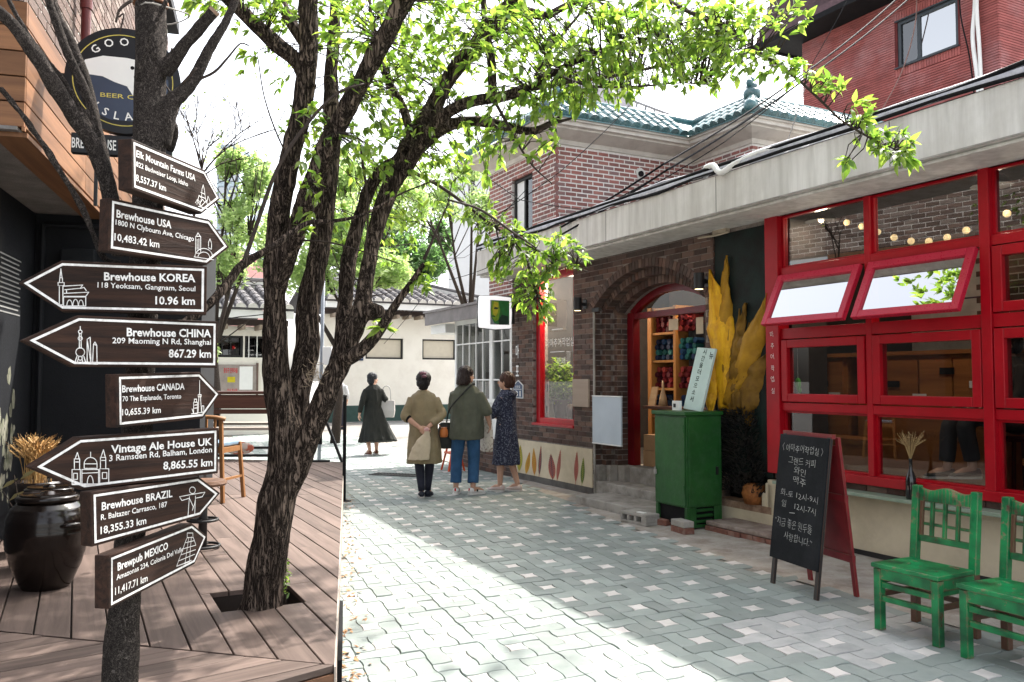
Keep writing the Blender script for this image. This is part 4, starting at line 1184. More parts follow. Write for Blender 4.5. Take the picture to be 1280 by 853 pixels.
# chairs
gw = Worn('green_chair_paint', (.007, .26, .08), (.002, .075, .026), (.30, .21, .12), (.07, .035, .018), thr=.575, scale=16)
brn = Worn('brown_chair_wood', (.13, .06, .035), (.09, .04, .025), (.01, .14, .05), (.2, .12, .07), thr=.66)
def make_chair(label):
    t = thing('green_chair', label, 'chair', (0, 0, 0), 0, 'distressed green wooden chairs')
    w, d, sh = .43, .38, .385
    for sx in (-1, 1):
        part('leg', gw, t, lambda m: m.bar((sx * (w / 2 - .025), -d / 2 + .025, 0), (sx * (w / 2 - .025), -d / 2 + .025, sh - .02), .048, .048, (0, 1, 0)), bevel=.004)
        part('leg', brn, t, lambda m: m.bar((sx * (w / 2 - .022), d / 2 - .02, 0), (sx * (w / 2 - .022), d / 2 - .02, sh - .02), .044, .044, (0, 1, 0)), bevel=.004)
        part('back_post', gw, t, lambda m: m.prism([(sx * (w / 2 - .022) - .024, d / 2 - .045, sh - .02), (sx * (w / 2 - .022) + .024, d / 2 - .045, sh - .02), (sx * (w / 2 - .022) + .024, d / 2 + .0, sh - .02), (sx * (w / 2 - .022) - .024, d / 2 + .0, sh - .02)], (0, .045, .475)), bevel=.004)
        for z in (.21, .29):
            part('side_stretcher', gw if z > .25 else brn, t, lambda m: m.bx(sx * (w / 2 - .025) - .011, sx * (w / 2 - .025) + .011, -d / 2 + .05, d / 2 - .045, z - .015, z + .015))
        part('apron', gw, t, lambda m: m.bx(sx * (w / 2 - .015) - .01, sx * (w / 2 - .015) + .01, -d / 2 + .05, d / 2 - .045, sh - .075, sh - .016))
    for z in (.19, .27):
        part('front_stretcher', gw, t, lambda m: m.bx(-w / 2 + .05, w / 2 - .05, -d / 2 + .014, -d / 2 + .036, z - .017, z + .017), bevel=.003)
        part('rear_stretcher', brn, t, lambda m: m.bx(-w / 2 + .045, w / 2 - .045, d / 2 - .03, d / 2 - .01, z - .015, z + .015))
    part('apron', gw, t, lambda m: m.bx(-w / 2 + .05, w / 2 - .05, -d / 2 + .004, -d / 2 + .026, sh - .08, sh - .016))
    part('seat', gw, t, lambda m: m.prism([(-w / 2 - .008, -d / 2 - .012, sh - .015), (w / 2 + .008, -d / 2 - .012, sh - .015), (w / 2 - .002, d / 2 - .047, sh - .015), (-w / 2 + .002, d / 2 - .047, sh - .015)], (0, 0, .028)), bevel=.007)
    yb = lambda z: d / 2 - .022 + .045 * (z - sh) / .475
    def toprail(m):
        N = 14; up = []; lo = []
        for i in range(N + 1):
            s = i / N; x = -w / 2 + .047 + s * (w - .094); c = .012 * math.cos((s - .5) * 2 * math.pi * 1.5) + .012
            up.append((x, yb(.82), .815 + c)); lo.append((x, yb(.75), .745))
        for i in range(N):
            m.prism([lo[i], lo[i + 1], up[i + 1], up[i]], (0, .022, 0))
    part('top_rail', gw, t, toprail)
    part('lower_rail', gw, t, lambda m: m.bx(-w / 2 + .046, w / 2 - .046, yb(.52), yb(.52) + .02, .50, .54), bevel=.003)
    for z in (.70, .61):
        part('cross_bar', gw, t, lambda m: m.bx(-w / 2 + .046, w / 2 - .046, yb(z) + .004, yb(z) + .016, z - .009, z + .009))
    for i in range(4):
        x = -w / 2 + .046 + (w - .092) * (i + (.0 if i else .12)) / 4 if i else -w / 2 + .06
        part('spindle', brn if i == 0 else gw, t, lambda m: m.bar((x, yb(.54) + .002, .54), (x, yb(.745) + .002, .748), .022, .018, (0, 1, 0)))
    return t
ch1 = make_chair('green painted wooden chair with worn edges next to the chalkboard, whole in view')
ch1.location = bw(8.075, -1.49, 0); ch1.rotation_euler = (0, 0, ROTZ + R(1))
ch2 = copy_thing(ch1); ch2['label'] = 'green painted wooden chair cut off by the right edge of the view'
ch2.location = bw(8.66, -1.53, 0); ch2.rotation_euler = (0, 0, ROTZ - R(2))

# bottle vase with dried grass on the ledge
bv_ = thing('bottle_vase', 'black glass bottle holding dried grass on the window ledge', 'vase', bw(6.93, -.10, .556), ROTZ)
part('bottle', Mt('black_bottle_glass', (.01, .01, .01), rough=.08, bump=0, coat=.6), bv_, lambda m: m.lathe([(.0, 0), (.036, 0), (.04, .01), (.04, .15), (.03, .19), (.014, .235), (.013, .31), (.016, .315), (.012, .32)], 20), smooth=True)
def dry(m, n, h, sp, z0, seed, w=.0016):
    rr = random.Random(seed)
    for i in range(n):
        a = rr.uniform(0, 6.28); r = sp * rr.random() ** .6
        p0 = Vector((0, 0, z0)); p2 = Vector((r * math.cos(a), r * math.sin(a), z0 + h * rr.uniform(.55, 1)))
        p1 = Vector((p2.x * .35, p2.y * .35, z0 + h * .5))
        P = [p0, p1, p2]
        for q0, q1 in zip(P, P[1:]): m.bar(q0, q1, w, w)
        for k in range(5):
            q = p1.lerp(p2, rr.uniform(.3, 1.05)); d = Vector((rr.uniform(-1, 1), rr.uniform(-1, 1), rr.uniform(.2, 1.4))) * .013
            s = Vector((-d.y, d.x, .002)) * .3
            m.poly([q, q + d * .5 + s, q + d, q + d * .5 - s])
part('dried_grass', Mt('dry_grass', (.42, .30, .14), (.30, .20, .09), bump=0, rnd=.3), bv_, lambda m: dry(m, 60, .24, .12, .30, 3), kind='stuff')

# --- inside: counters with cabinets, bench, string lights
cw = Wood('orange_cabinet_wood', (.36, .15, .045), (.20, .075, .025), rings=5, rough=.45, obj=True)
for (x0, x1, lab) in ((4.80, 5.40, 'orange wooden cupboard seen through the left red sash'), (5.52, 6.95, 'long orange wooden counter with small signs behind the second red sash')):
    t = thing('wooden_counter', lab, 'counter', bw((x0 + x1) / 2, 1.2, .45), ROTZ)
    L = (x1 - x0) / 2
    part('counter_body', cw, t, lambda m: m.bx(-L, L, -.22, .25, 0, 1.28))
    part('counter_top', cw, t, lambda m: m.bx(-L - .03, L + .03, -.26, .27, 1.282, 1.32))
    k = int(2 * L / .3)
    for i in range(k):
        part('door_panel', cw, t, lambda m: m.bx(-L + .03 + i * (2 * L - .06) / k, -L + .01 + (i + 1) * (2 * L - .06) / k, -.24, -.221, .86, 1.24))
    rr = random.Random(int(x0 * 10))
    for i in range(k + 1):
        x = -L + .15 + i * (2 * L - .3) / k
        part('small_sign', MAT['white_paint'] if i % 2 == 0 else MAT['black'], t, lambda m: m.bx(x - .07, x + .07, -.25, -.242, 1.10 - .12 * (i % 3), 1.16 - .12 * (i % 3)))
for (x0, x1, z, lab) in ((5.0, 6.15, .95, 'low wooden bench inside behind the lower left pane'), (7.5, 8.7, .90, 'low wooden bench inside behind the lower right pane')):
    t = thing('indoor_bench', lab, 'bench', bw((x0 + x1) / 2, .62, .45), ROTZ)
    L = (x1 - x0) / 2
    part('seat', cw, t, lambda m: m.bx(-L, L, -.2, .2, z - .5, z - .45))
    part('front_panel', cw, t, lambda m: m.bx(-L + .02, L - .02, -.16, -.14, .0, z - .501))
sl = thing('string_lights', 'string of round warm bulbs hanging inside the upper panes', 'string lights', bw(5.6, .8, 2.9), ROTZ)
pts = [Vector((-.2 + i * .18, 0, .12 * math.cos(i * .55) - .02 * i + .12)) for i in range(20)]
part('wire', MAT['black'], sl, lambda m: m.tube(pts, .004, 5))
bulb = Emit('warm_globe', (1, .72, .36), .55)
for i, p in enumerate(pts[1:]):
    part('bulb', bulb, sl, lambda m: m.ell(p + Vector((0, 0, -.035)), (.032, .032, .032), 12, 8), smooth=True)
# green paper ornament hanging inside
go = thing('green_hanging_ornament', 'small bright green ornament hanging on a thread behind the left sash', 'ornament', bw(5.58, .10, 1.40), ROTZ)
part('thread', MAT['white_paint'], go, lambda m: m.tube([(0, 0, .12), (0, 0, .45)], .0015, 4))
part('ornament', Mt('lime_paint', (.08, .45, .03), rough=.5), go, lambda m: (m.ell((0, 0, .06), (.035, .02, .06), 10, 8), m.ell((.02, 0, .0), (.02, .015, .03), 8, 6)), smooth=True)
# --- inside the doorway: shelf with rolled textiles
sf = thing('textile_shelf', 'orange wooden shelf packed with rolled red and blue textiles inside the doorway', 'shelf', bw(2.86, .95, .40), ROTZ)
ow = Wood('varnished_pine', (.50, .24, .07), (.36, .15, .04), axis=2, rings=7, rough=.45)
part('side_post', ow, sf, lambda m: m.bx(-.52, -.44, -.2, .2, 0, 2.05))
part('side_post', ow, sf, lambda m: m.bx(.02, .07, -.2, .2, 0, 2.05))
part('shelf_back', MAT['interior'], sf, lambda m: m.bx(-.44, .02, .18, .2, 0, 2.05))
RC = [Mt('roll_' + k, c, tuple(x * .6 for x in c), scale=20, rough=.9, rnd=.3) for k, c in dict(red=(.26, .02, .025), coral=(.36, .05, .04), blue=(.02, .07, .16), teal=(.03, .16, .15), navy=(.015, .03, .08), wine=(.12, .01, .02)).items()]
rr = random.Random(6)
for s, z in enumerate((.62, .98, 1.34, 1.70, 2.02)):
    part('shelf_board', ow, sf, lambda m: m.bx(-.439, .019, -.19, .179, z - .015, z + .015))
    if s < 4:
        pal = [[4, 2, 4], [0, 1, 5], [2, 3, 4], [0, 1, 5]][s]
        for row in range(4):
            for i in range(7):
                x = -.38 + i * .123 + (row % 2) * .02; zz = z + .05 + row * .068
                mm = MB(); mm.tube([(x, -.17 + rr.uniform(0, .03), zz), (x, .15, zz)], .036, 8); mm.build('textile_roll', RC[rr.choice(pal)], sf, smooth=True, angle=40)
for (x, y, z, w, h, lab, mt) in ((3.05, .62, 2.12, .18, .14, 'cream paper sheet hung in the doorway under the transom, left one', 'white_paint'), (3.55, .62, 2.05, .13, .2, 'cream paper tag hung in the doorway, right one', 'white_paint')):
    t = thing('hung_paper', lab, 'paper', bw(x, y, z), ROTZ); boxpart('sheet', Mt('cream_paper', (.55, .48, .36)), t, -w / 2, w / 2, 0, .004, 0, h)
    part('string', MAT['black'], t, lambda m: m.tube([(0, 0, h), (0, 0, h + .12)], .002, 4))
for (x, h, lab) in ((2.62, .24, 'small pale wooden board on the counter inside the door'), (2.86, .32, 'narrow wooden cone stand on the counter inside the door')):
    t = thing('counter_item', lab, 'ornament', bw(x, .60, 1.17), ROTZ)
    if h < .3: part('board', Wood('pale_board', (.5, .35, .2), (.4, .26, .14)), t, lambda m: m.prism([(-.08, 0, 0), (.06, 0, 0), (.09, .03, h), (-.03, .03, h)], (0, .02, 0)))
    else: part('cone', Wood('pale_cone', (.5, .33, .18), (.4, .25, .13), axis=2), t, lambda m: m.lathe([(.06, 0), (.045, .1), (.015, h * .7), (.012, h)], 14), smooth=True)
ct = thing('door_counter', 'dark wooden counter just inside the arched doorway', 'counter', bw(3.05, .62, .40), ROTZ)
part('top', Mt('dark_counter', (.10, .04, .025), (.07, .03, .02)), ct, lambda m: m.bx(-.5, .9, -.11, .14, .73, .765)); part('panel', MAT['black'], ct, lambda m: m.bx(-.18, .88, .10, .13, 0, .729))
cbx = thing('cardboard_box', 'brown cardboard boxes stacked on the floor inside the doorway', 'box', bw(2.72, .585, .401), ROTZ)
kb = Mt('cardboard', (.34, .20, .10), (.28, .16, .08), scale=6, rough=.9)
part('box_body', kb, cbx, lambda m: m.bx(-.13, .13, -.1, .1, 0, .2)); part('box_lid', kb, cbx, lambda m: m.bx(-.12, .13, -.1, .1, .205, .40))
cur = thing('dark_curtain', 'dark curtain hanging inside the right half of the doorway', 'curtain', bw(3.45, .9, .40), ROTZ)
def curt(m):
    P = [Vector((-.45 + i * .03, .04 * math.sin(i * .9), 0)) for i in range(31)]
    for a, b in zip(P, P[1:]): m.poly([a, b, b + Vector((0, 0, 2.0)), a + Vector((0, 0, 2.0))])
part('cloth', Mt('charcoal_cloth', (.025, .022, .025), (.04, .035, .035)), cur, curt, smooth=True)

# --- tall window display
pt = thing('window_plant', 'leafy green plant in a dark pot behind the tall red window', 'plant', bw(.66, .44, .92), ROTZ)
part('pot', Mt('maroon_pot', (.09, .035, .03), (.06, .025, .02), rough=.4), pt, lambda m: m.lathe([(.0, 0), (.11, 0), (.15, .26), (.16, .28), (.14, .28), (.13, .25)], 20), smooth=True, angle=40)
def leaves_ball(m, n, c, r, sz, seed, flat=1):
    rr = random.Random(seed)
    for i in range(n):
        d = Vector((rr.gauss(0, 1), rr.gauss(0, 1), rr.gauss(0, 1) * flat)).normalized() * rr.random() ** .4
        p = Vector(c) + Vector((d.x * r[0], d.y * r[1], d.z * r[2]))
        a = Vector((rr.uniform(-1, 1), rr.uniform(-1, 1), rr.uniform(-.6, .6))).normalized() * sz * rr.uniform(.6, 1.2)
        s = a.cross(Vector((rr.uniform(-1, 1), rr.uniform(-1, 1), 1))).normalized() * sz * .3
        m.poly([p - a, p + s, p + a, p - s])
part('foliage', MAT['leaf'], pt, lambda m: leaves_ball(m, 900, (-.05, -.05, .55), (.32, .22, .38), .05, 4), kind='stuff')
part('stem', MAT['twig'], pt, lambda m: m.tube([(0, 0, .2), (.02, 0, .5)], .012, 6))
p2_ = thing('window_pot', 'dark round clay jar standing beside the window plant', 'jar', bw(1.04, .40, .92), ROTZ)
part('jar_body', Mt('dark_clay', (.06, .035, .025), rough=.35), p2_, lambda m: m.lathe([(.0, 0), (.09, 0), (.13, .10), (.11, .2), (.08, .23)], 18), smooth=True)
st = thing('window_poster', 'white poster strip with black figures in the corner of the tall red window', 'poster', bw(.52, .19, .95), ROTZ)
boxpart('sheet', MAT['white_paint'], st, -.10, .16, 0, .004, 0, .55)
def figs(m):
    for i, (x, z) in enumerate(((-.05, .40), (.05, .42), (.12, .38), (-.04, .22), (.04, .16), (.1, .06), (-.03, .02))):
        m.add([(x - .015, -.002, z), (x + .015, -.002, z), (x + .02, -.002, z + .09), (x, -.002, z + .12), (x - .02, -.002, z + .09)], [(0, 1, 2, 3, 4)])
part('black_figures', MAT['black'], st, figs)
boxpart('window_board', Mt('display_shelf', (.30, .26, .22)), shop, .07, 1.70, .251, .85, .84, .915)
# --- projecting sign with an abstract green face
ps = thing('projecting_face_sign', 'white rounded light box sign with an abstract green and yellow face', 'sign', bw(.06, -.05, 2.25), ROTZ)
part('arm', MAT['steel_dark'], ps, lambda m: (m.bx(-.02, .02, -.08, .04, .36, .42), m.bx(-.03, .03, -.06, -.02, .10, .45)))
def bowed(m, x, y0, y1, z0, z1, d, b):
    N = 10; ring = []
    for i in range(N + 1):
        t = i / N; ring.append((y0 + (y1 - y0) * t, z1 + b * (1 - (2 * t - 1) ** 2) * .0))
    P = [(y0 - .0, z0), (y0 + (y1 - y0) / 2, z0 - b), (y1, z0), (y1 + b * .6, (z0 + z1) / 2), (y1, z1), (y0 + (y1 - y0) / 2, z1 + b), (y0, z1), (y0 - b * .6, (z0 + z1) / 2)]
    m.prism([(x - d, p[0], p[1]) for p in P], (2 * d, 0, 0))
part('sign_box', Emit('white_acrylic', (.80, .81, .82), .22), ps, lambda m: bowed(m, 0, -.62, -.08, .03, .50, .045, .02), bevel=.015)
part('sign_edge', MAT['steel_dark'], ps, lambda m: bowed(m, 0, -.628, -.072, .022, .508, .012, .02))
def flat_yz(m, pts, x): m.poly([(x, -.58 + p[0] * .46, .08 + p[1] * .37) for p in pts])
FC = [Mt('poster_' + k, c, tuple(v * .75 for v in c), scale=18, rough=.5, bump=0) for k, c in dict(grey=(.30, .33, .36), green=(.03, .22, .06), lime=(.22, .42, .04), yellow=(.60, .58, .05), dark=(.02, .06, .04)).items()]
def tri(i, pts, k):
    m = MB(); flat_yz(m, pts, .0462 + .0006 * k); m.build('poster_patch', FC[i], ps)
tri(0, [(.30, 0), (1, 0), (1, 1), (.30, 1)], 0)
tri(1, [(.34, .30), (.45, .05), (.75, .0), (1, .1), (1, .98), (.36, .99), (.31, .6)], 1)
tri(2, [(.33, .55), (.38, .28), (.48, .12), (.6, .2), (.66, .6), (.6, .95), (.36, .97)], 2)
tri(3, [(.38, .62), (.42, .40), (.5, .35), (.58, .5), (.6, .9), (.44, .94)], 3)
tri(4, [(.42, .64), (.56, .62), (.6, .70), (.46, .72)], 4)
tri(4, [(.62, .0), (.98, .04), (.96, .35), (.72, .42), (.6, .2)], 4)
tri(4, [(.36, .33), (.46, .31), (.48, .35), (.38, .37)], 5)
tri(1, [(.9, .45), (.97, .5), (.97, .7), (.9, .68)], 5)
# lamps added to brighten the rooms seen through the panes
def added_room_lamp(lab, x, y, z, w):
    t = thing('added_lamp', lab, 'lamp', bw(x, y, z), ROTZ)
    part('shade', MAT['black'], t, lambda m: m.lathe([(.03, .16), (.05, .15), (.16, .02), (.155, .02), (.04, .14)], 20, cap=False), smooth=True)
    part('bulb', Emit('added_lamp_glow', (1, .8, .55), .8), t, lambda m: m.ell((0, 0, .05), (.03, .03, .04), 10, 8), smooth=True)
    part('cord', MAT['black'], t, lambda m: m.tube([(0, 0, .16), (0, 0, 3.2 - z)], .004, 5))
    l = bpy.data.lights.new('lamp_light', 'POINT'); l.energy = w; l.color = (1, .80, .58); l.shadow_soft_size = .05
    o = bpy.data.objects.new('lamp_light', l); C.objects.link(o); o.parent = t; o.location = (0, 0, -.03)
added_room_lamp('black ceiling lamp inside over the orange counters, left one', 5.6, .42, 3.02, 11)
added_room_lamp('black ceiling lamp inside over the long counter, right one', 7.3, .45, 3.02, 11)
added_room_lamp('small black lamp over the plants in the tall red window', 1.0, .50, 3.0, 130)
added_room_lamp('black pendant lamp inside the arched doorway over the shelf', 3.3, .75, 2.62, 4.5)
# ================================================================ HOUSES BEYOND
# --- brick house with teal tiled skirt roof
house = thing('brick_house', 'pink red brick upper storey with glazed teal tile eaves rising behind the shop canopy', 'house', P0, ROTZ)
xa, ya, yb_, xc = -.48, 1.0, 3.88, 1.04
ZT = 5.42
def hw(m):
    m.bx(-3.0, -.49, 1.01, 9, 0, ZT - .02)
    m.bx(-.5, -.49, 1.01, 9, 3.5, ZT - .02); m.bx(-.5, 1.03, 3.89, 9, 3.47, ZT - .02)
def hwall(m):
    for (a, b, z0, z1) in ((-3.0, -2.06, 0, ZT), (-1.28, -.485, 0, ZT), (-2.06, -1.28, 0, 4.12), (-2.06, -1.28, 5.13, ZT)): m.bx(a, b, 1.0, 1.2, z0, z1)
    m.bx(-.70, xa, 1.2, 9, 3.5, ZT); m.bx(-.70, xc, 3.88, 4.1, 3.5, ZT); m.bx(xc - .2, xc, 4.1, 9, 3.5, ZT)
    m.bx(-3.0, -2.8, 1.2, 9, 0, ZT); m.bx(-3.0, 1.0, 8.8, 9, 3.5, ZT); m.bx(-2.8, -.71, 1.21, 8.8, 5.2, 5.3)
part('mortar_wall', MAT['mortar_pale'], house, hwall)
hb2 = Bricks(house, MAT['brick_pink'])
def sp(z):
    return [(-3.0, -2.06), (-1.28, xa)] if 4.12 < z < 5.13 else [(-3.0, xa)]
K = dict(bl=.195, bh=.053, j=.022, proud=.005)
hb2.wall((0, 1.0, 0), (1, 0, 0), 2.95, ZT - .01, sp, seed=3, **K)
hb2.wall((xa, 0, 0), (0, 1, 0), 3.6, ZT - .01, lambda z: [(1.0, 3.88)], seed=4, **K)
hb2.wall((0, 3.88, 0), (1, 0, 0), 3.6, ZT - .01, lambda z: [(xa, xc)], seed=5, **K)
hb2.wall((xc, 0, 0), (0, 1, 0), 3.6, ZT - .01, lambda z: [(3.88, 7.2)], seed=6, **K)
hb2.finish()
wz = part('window', MAT['steel_dark'], house, lambda m: (m.bx(-2.06, -2.0, 1.05, 1.14, 4.12, 5.13), m.bx(-1.34, -1.28, 1.05, 1.14, 4.12, 5.13), m.bx(-2.0, -1.34, 1.05, 1.14, 5.07, 5.13), m.bx(-2.0, -1.34, 1.05, 1.14, 4.12, 4.18), m.bx(-1.7, -1.65, 1.06, 1.12, 4.18, 5.07)))
boxpart('pane', MAT['white_paint'], wz, -2.0, -1.7, 1.08, 1.10, 4.18, 5.07); boxpart('pane', MAT['glass_dark'], wz, -1.65, -1.34, 1.09, 1.10, 4.18, 5.07)
vy, vz = S(800, 218, xa)
part('vent_patch', MAT['lime'], house, lambda m: m.tube([(xa - .02, vy, vz), (xa + .016, vy, vz)], .11, 9, jit=.4))
part('vent_hole', MAT['black'], house, lambda m: m.tube([(xa + .016, vy, vz), (xa + .05, vy, vz)], .05, 14))
cornice = Mt('cream_cornice', (.62, .58, .52), (.54, .50, .45), scale=3, rough=.7, bump=.08, dirt=(.34, .30, .26), dscale=3, damt=.4)
outl = lambda o: [(-3.0 - o, 1.0 - o), (xa + o, 1.0 - o), (xa + o, 3.88 - o), (xc + o, 3.88 - o), (xc + o, 9.0)]
def corn(m):
    prof = [(.0, ZT - .0), (.03, ZT + .0), (.05, ZT + .07), (.33, ZT + .17), (.33, ZT + .20), (.40, ZT + .21), (.40, ZT + .27), (.44, ZT + .275), (.44, ZT + .31), (0, ZT + .33)]
    rings = []
    pts = [outl(o) for o, z in prof]
    for k in range(len(pts[0])):
        rings.append([Vector((pts[i][k][0], pts[i][k][1], prof[i][1])) for i in range(len(prof))])
    m.loft(rings)
part('cornice', cornice, house, corn)
E0, E1 = .47, -.12; ze, zr = ZT + .325, ZT + .78
def skirt(m):
    a = outl(E0); b = outl(E1)
    for k in range(4):
        m.poly([(a[k][0], a[k][1], ze), (a[k + 1][0], a[k + 1][1], ze), (b[k + 1][0], b[k + 1][1], zr), (b[k][0], b[k][1], zr)])
    for k in range(4):
        m.poly([(a[k][0], a[k][1], ze - .02), (a[k + 1][0], a[k + 1][1], ze - .02), (a[k + 1][0], a[k + 1][1], ze), (a[k][0], a[k][1], ze)])
part('roof_pan', MAT['teal_tile'], house, skirt)
def tilemesh(name, L, r, mat, n=7, cap=True, ww=1.0):
    m = MB(); rings = []
    for yy, rr_ in ((0, r * 1.08), (L * .5, r), (L, r * .9)):
        rings.append([Vector((ww * rr_ * math.cos(math.pi * k / (n - 1)), yy, rr_ * math.sin(math.pi * k / (n - 1)))) for k in range(n)])
    for a, b in zip(rings, rings[1:]):
        for k in range(n - 1): m.poly([a[k], a[k + 1], b[k + 1], b[k]])
    m.poly(rings[0])
    me = bpy.data.meshes.new(name); me.from_pydata([tuple(v) for v in m.v], [], m.f); me.materials.append(mat)
    me.polygons.foreach_set('use_smooth', [len(p.vertices) == 4 for p in me.polygons])
    return me
def rowsof(owner, mesh, name, a0, a1, b0, b1, step, L, limit_list, nrm_flip=False, lift=0.0, disc=None):
    "columns of cover tiles from eave line a0-a1 up to top line b0-b1"
    a0, a1, b0, b1 = map(Vector, (a0, a1, b0, b1))
    n = max(1, int(round((a1 - a0).length / step)))
    ex = (a1 - a0).normalized()
    up = (b0 - a0) - ex * (b0 - a0).dot(ex); slope = up.length; up.normalize(); nn = ex.cross(up).normalized()
    if nn.z < 0: nn = -nn
    rotm = Matrix((up.cross(nn), up, nn)).transposed().to_4x4()
    for i in range(n):
        p = a0 + (a1 - a0) * ((i + .5) / n)
        # clip against the slanting hips
        sL = (p - a0).dot(ex); sR = (a1 - p).dot(ex)
        hl = (b0 - a0).dot(ex); hr = (a1 - b1).dot(ex)
        top = 1.0
        if hl > 0: top = min(top, sL / hl)
        if hr > 0: top = min(top, sR / hr)
        k = 0; d = 0
        while d < slope * top - L * .35:
            mtx = Matrix.Translation(p + up * d + nn * (lift + .006)) @ rotm
            limit_list.append((mtx, mesh, name)); d += L * .88; k += 1
def place(owner, lst, limit, stuffname, mat):
    m0 = wm(owner); lst.sort(key=lambda q: ((m0 @ q[0].translation) - CAM).length)
    for mtx, me, name in lst[:limit]:
        o = bpy.data.objects.new(name, me); C.objects.link(o); o.parent = owner; o.matrix_basis = mtx
    if lst[limit:]:
        mb = MB()
        for mtx, me, name in lst[limit:]:
            mb.add([mtx @ v.co for v in me.vertices], [tuple(p.vertices) for p in me.polygons])
        mb.build(stuffname, mat, owner, kind='stuff')
tm_ = tilemesh('roof_tile', .25, .088, MAT['teal_tile'])
lst = []
a = outl(E0); b = outl(E1)
for k in range(4):
    rowsof(house, tm_, 'roof_tile', (*a[k], ze), (*a[k + 1], ze), (*b[k], zr), (*b[k + 1], zr), .2, .25, lst)
place(house, lst, 300, 'roof_tiles', MAT['teal_tile'])
def ridge(m):
    b = outl(E1); m.tube([(*p, zr + .03) for p in b], .07, 8); m.tube([(*p, zr - .03) for p in outl(E1 - .03)], .09, 8)
    for k in (1, 3):
        p0 = Vector((*outl(E0)[k], ze + .05)); p1 = Vector((*outl(E1)[k], zr + .05)); m.tube([p0, p1], .075, 8)
part('ridge_cap', MAT['teal_tile'], house, ridge, smooth=True, angle=50)
for k in (1, 3):
    q = Vector((*outl(E1)[k], zr))
    part('finial', MAT['teal_tile'], house, lambda m: (m.ell(q + Vector((0, 0, .10)), (.15, .15, .12)), m.ell(q + Vector((.0, 0, .22)), (.10, .10, .09)), m.ell(q + Vector((.03, -.08, .27)), (.06, .06, .07)), m.ell(q + Vector((-.06, .06, .27)), (.06, .06, .07)), m.ell(q + Vector((0, 0, .33)), (.05, .05, .07))), smooth=True)
    part('hip_end_ball', MAT['teal_tile'], house, lambda m: m.ell(Vector((*outl(E0)[k], ze + .10)), (.11, .11, .11)), smooth=True)
part('flat_roof', MAT['concrete'], house, lambda m: m.prism([(-2.88, 1.12, zr - .1), (-.62, 1.12, zr - .1), (-.62, 4.0, zr - .1), (.9, 4.0, zr - .1), (.9, 8.9, zr - .1), (-2.88, 8.9, zr - .1)], (0, 0, .05)))

# --- white lattice annex
ann = thing('white_annex', 'low white annex with lattice windows and grey eave where the shop wall ends', 'building', P0, ROTZ)
wp = MAT['white_paint']
def annex(m):
    m.bx(-2.35, -.13, 0, .14, .55, 1.18); m.bx(-2.35, -.13, .001, .14, 2.46, 2.62)
    m.bx(-2.35, -2.28, .0, .14, 1.18, 2.46); m.bx(-.92, -.80, -.01, .14, 1.18, 2.46); m.bx(-.19, -.125, -.01, .14, .55, 2.46)
    m.bx(-2.35, -2.22, .14, 3, .3, 2.6)
part('white_wall', wp, ann, annex)
for i in range(15):
    boxpart('wainscot_board', wp, ann, -2.34 + i * .146, -2.34 + i * .146 + .138, -.012, -.001, .58, 1.12)
part('sill', wp, ann, lambda m: m.bx(-2.38, -.13, -.05, 0, 1.13, 1.19))
cur_ = Mt('pale_curtain', (.55, .52, .46), (.42, .40, .36), scale=3)
for (x0, x1, n) in ((-2.28, -.92, 5), (-.80, -.19, 2)):
    w = part('window', wp, ann, lambda m: [m.bx(x0 + (x1 - x0) * i / n - .012, x0 + (x1 - x0) * i / n + .012, .0, .04, 1.19, 2.46) for i in range(1, n)] + [m.bx(x0, x1, .002, .038, z - .011, z + .011) for z in (1.50, 2.12)])
    for i in range(n):
        boxpart('pane', MAT['glass'], w, x0 + (x1 - x0) * i / n + .013, x0 + (x1 - x0) * (i + 1) / n - .013, .018, .022, 1.19, 2.46)
def curtain(m):
    for (xa_, xb_) in ((-2.2, -1.95), (-1.8, -1.62), (-1.4, -1.25), (-.7, -.62), (-.4, -.34)):
        P = [Vector((xa_ + (xb_ - xa_) * i / 10, .25 + .02 * math.sin(i * 2.1), 1.0)) for i in range(11)]
        for a_, b_ in zip(P, P[1:]): m.poly([a_, b_, b_ + Vector((0, 0, 1.5)), a_ + Vector((0, 0, 1.5))])
part('curtain', cur_, ann, curtain)
def things_in(m):
    rr = random.Random(3)
    for i in range(14):
        x = rr.uniform(-2.2, -.3); m.bx(x, x + rr.uniform(.05, .14), .35, .45, 1.0, 1.2 + rr.random() * .5)
part('display_goods', Mt('mixed_goods', (.25, .2, .14), (.08, .08, .09), rnd=.6), ann, things_in)
part('annex_inside', Mt('annex_inside_wall', (.30, .25, .20)), ann, lambda m: (m.bx(-2.2, -.13, .9, .95, .5, 2.6),))
bb = Bricks(ann, MAT['brick_main'], limit=60); bb.wall((0, 0, 0), (1, 0, 0), .01, .54, lambda z: [(-2.35, -.13)]); bb.finish()
part('annex_plinth', MAT['mortar_main'], ann, lambda m: m.bx(-2.34, -.13, .001, .14, 0, .549))
gf = Mt('grey_eave_board', (.24, .22, .22), (.18, .165, .165), rough=.6)
part('eave_board', gf, ann, lambda m: m.bx(-3.1, -.13, -.28, -.24, 2.50, 2.72))
part('eave_soffit', wp, ann, lambda m: m.bx(-3.1, -.13, -.24, .1, 2.62, 2.66))
part('roof', gf, ann, lambda m: m.prism([(-3.12, -.31, 2.72), (-3.12, 1.0, 2.98), (-3.12, 1.0, 3.03), (-3.12, -.31, 2.76)], (2.99, 0, 0)))
part('corner_block', wp, ann, lambda m: m.bx(-3.05, -2.36, -.18, .9, 2.34, 2.50))

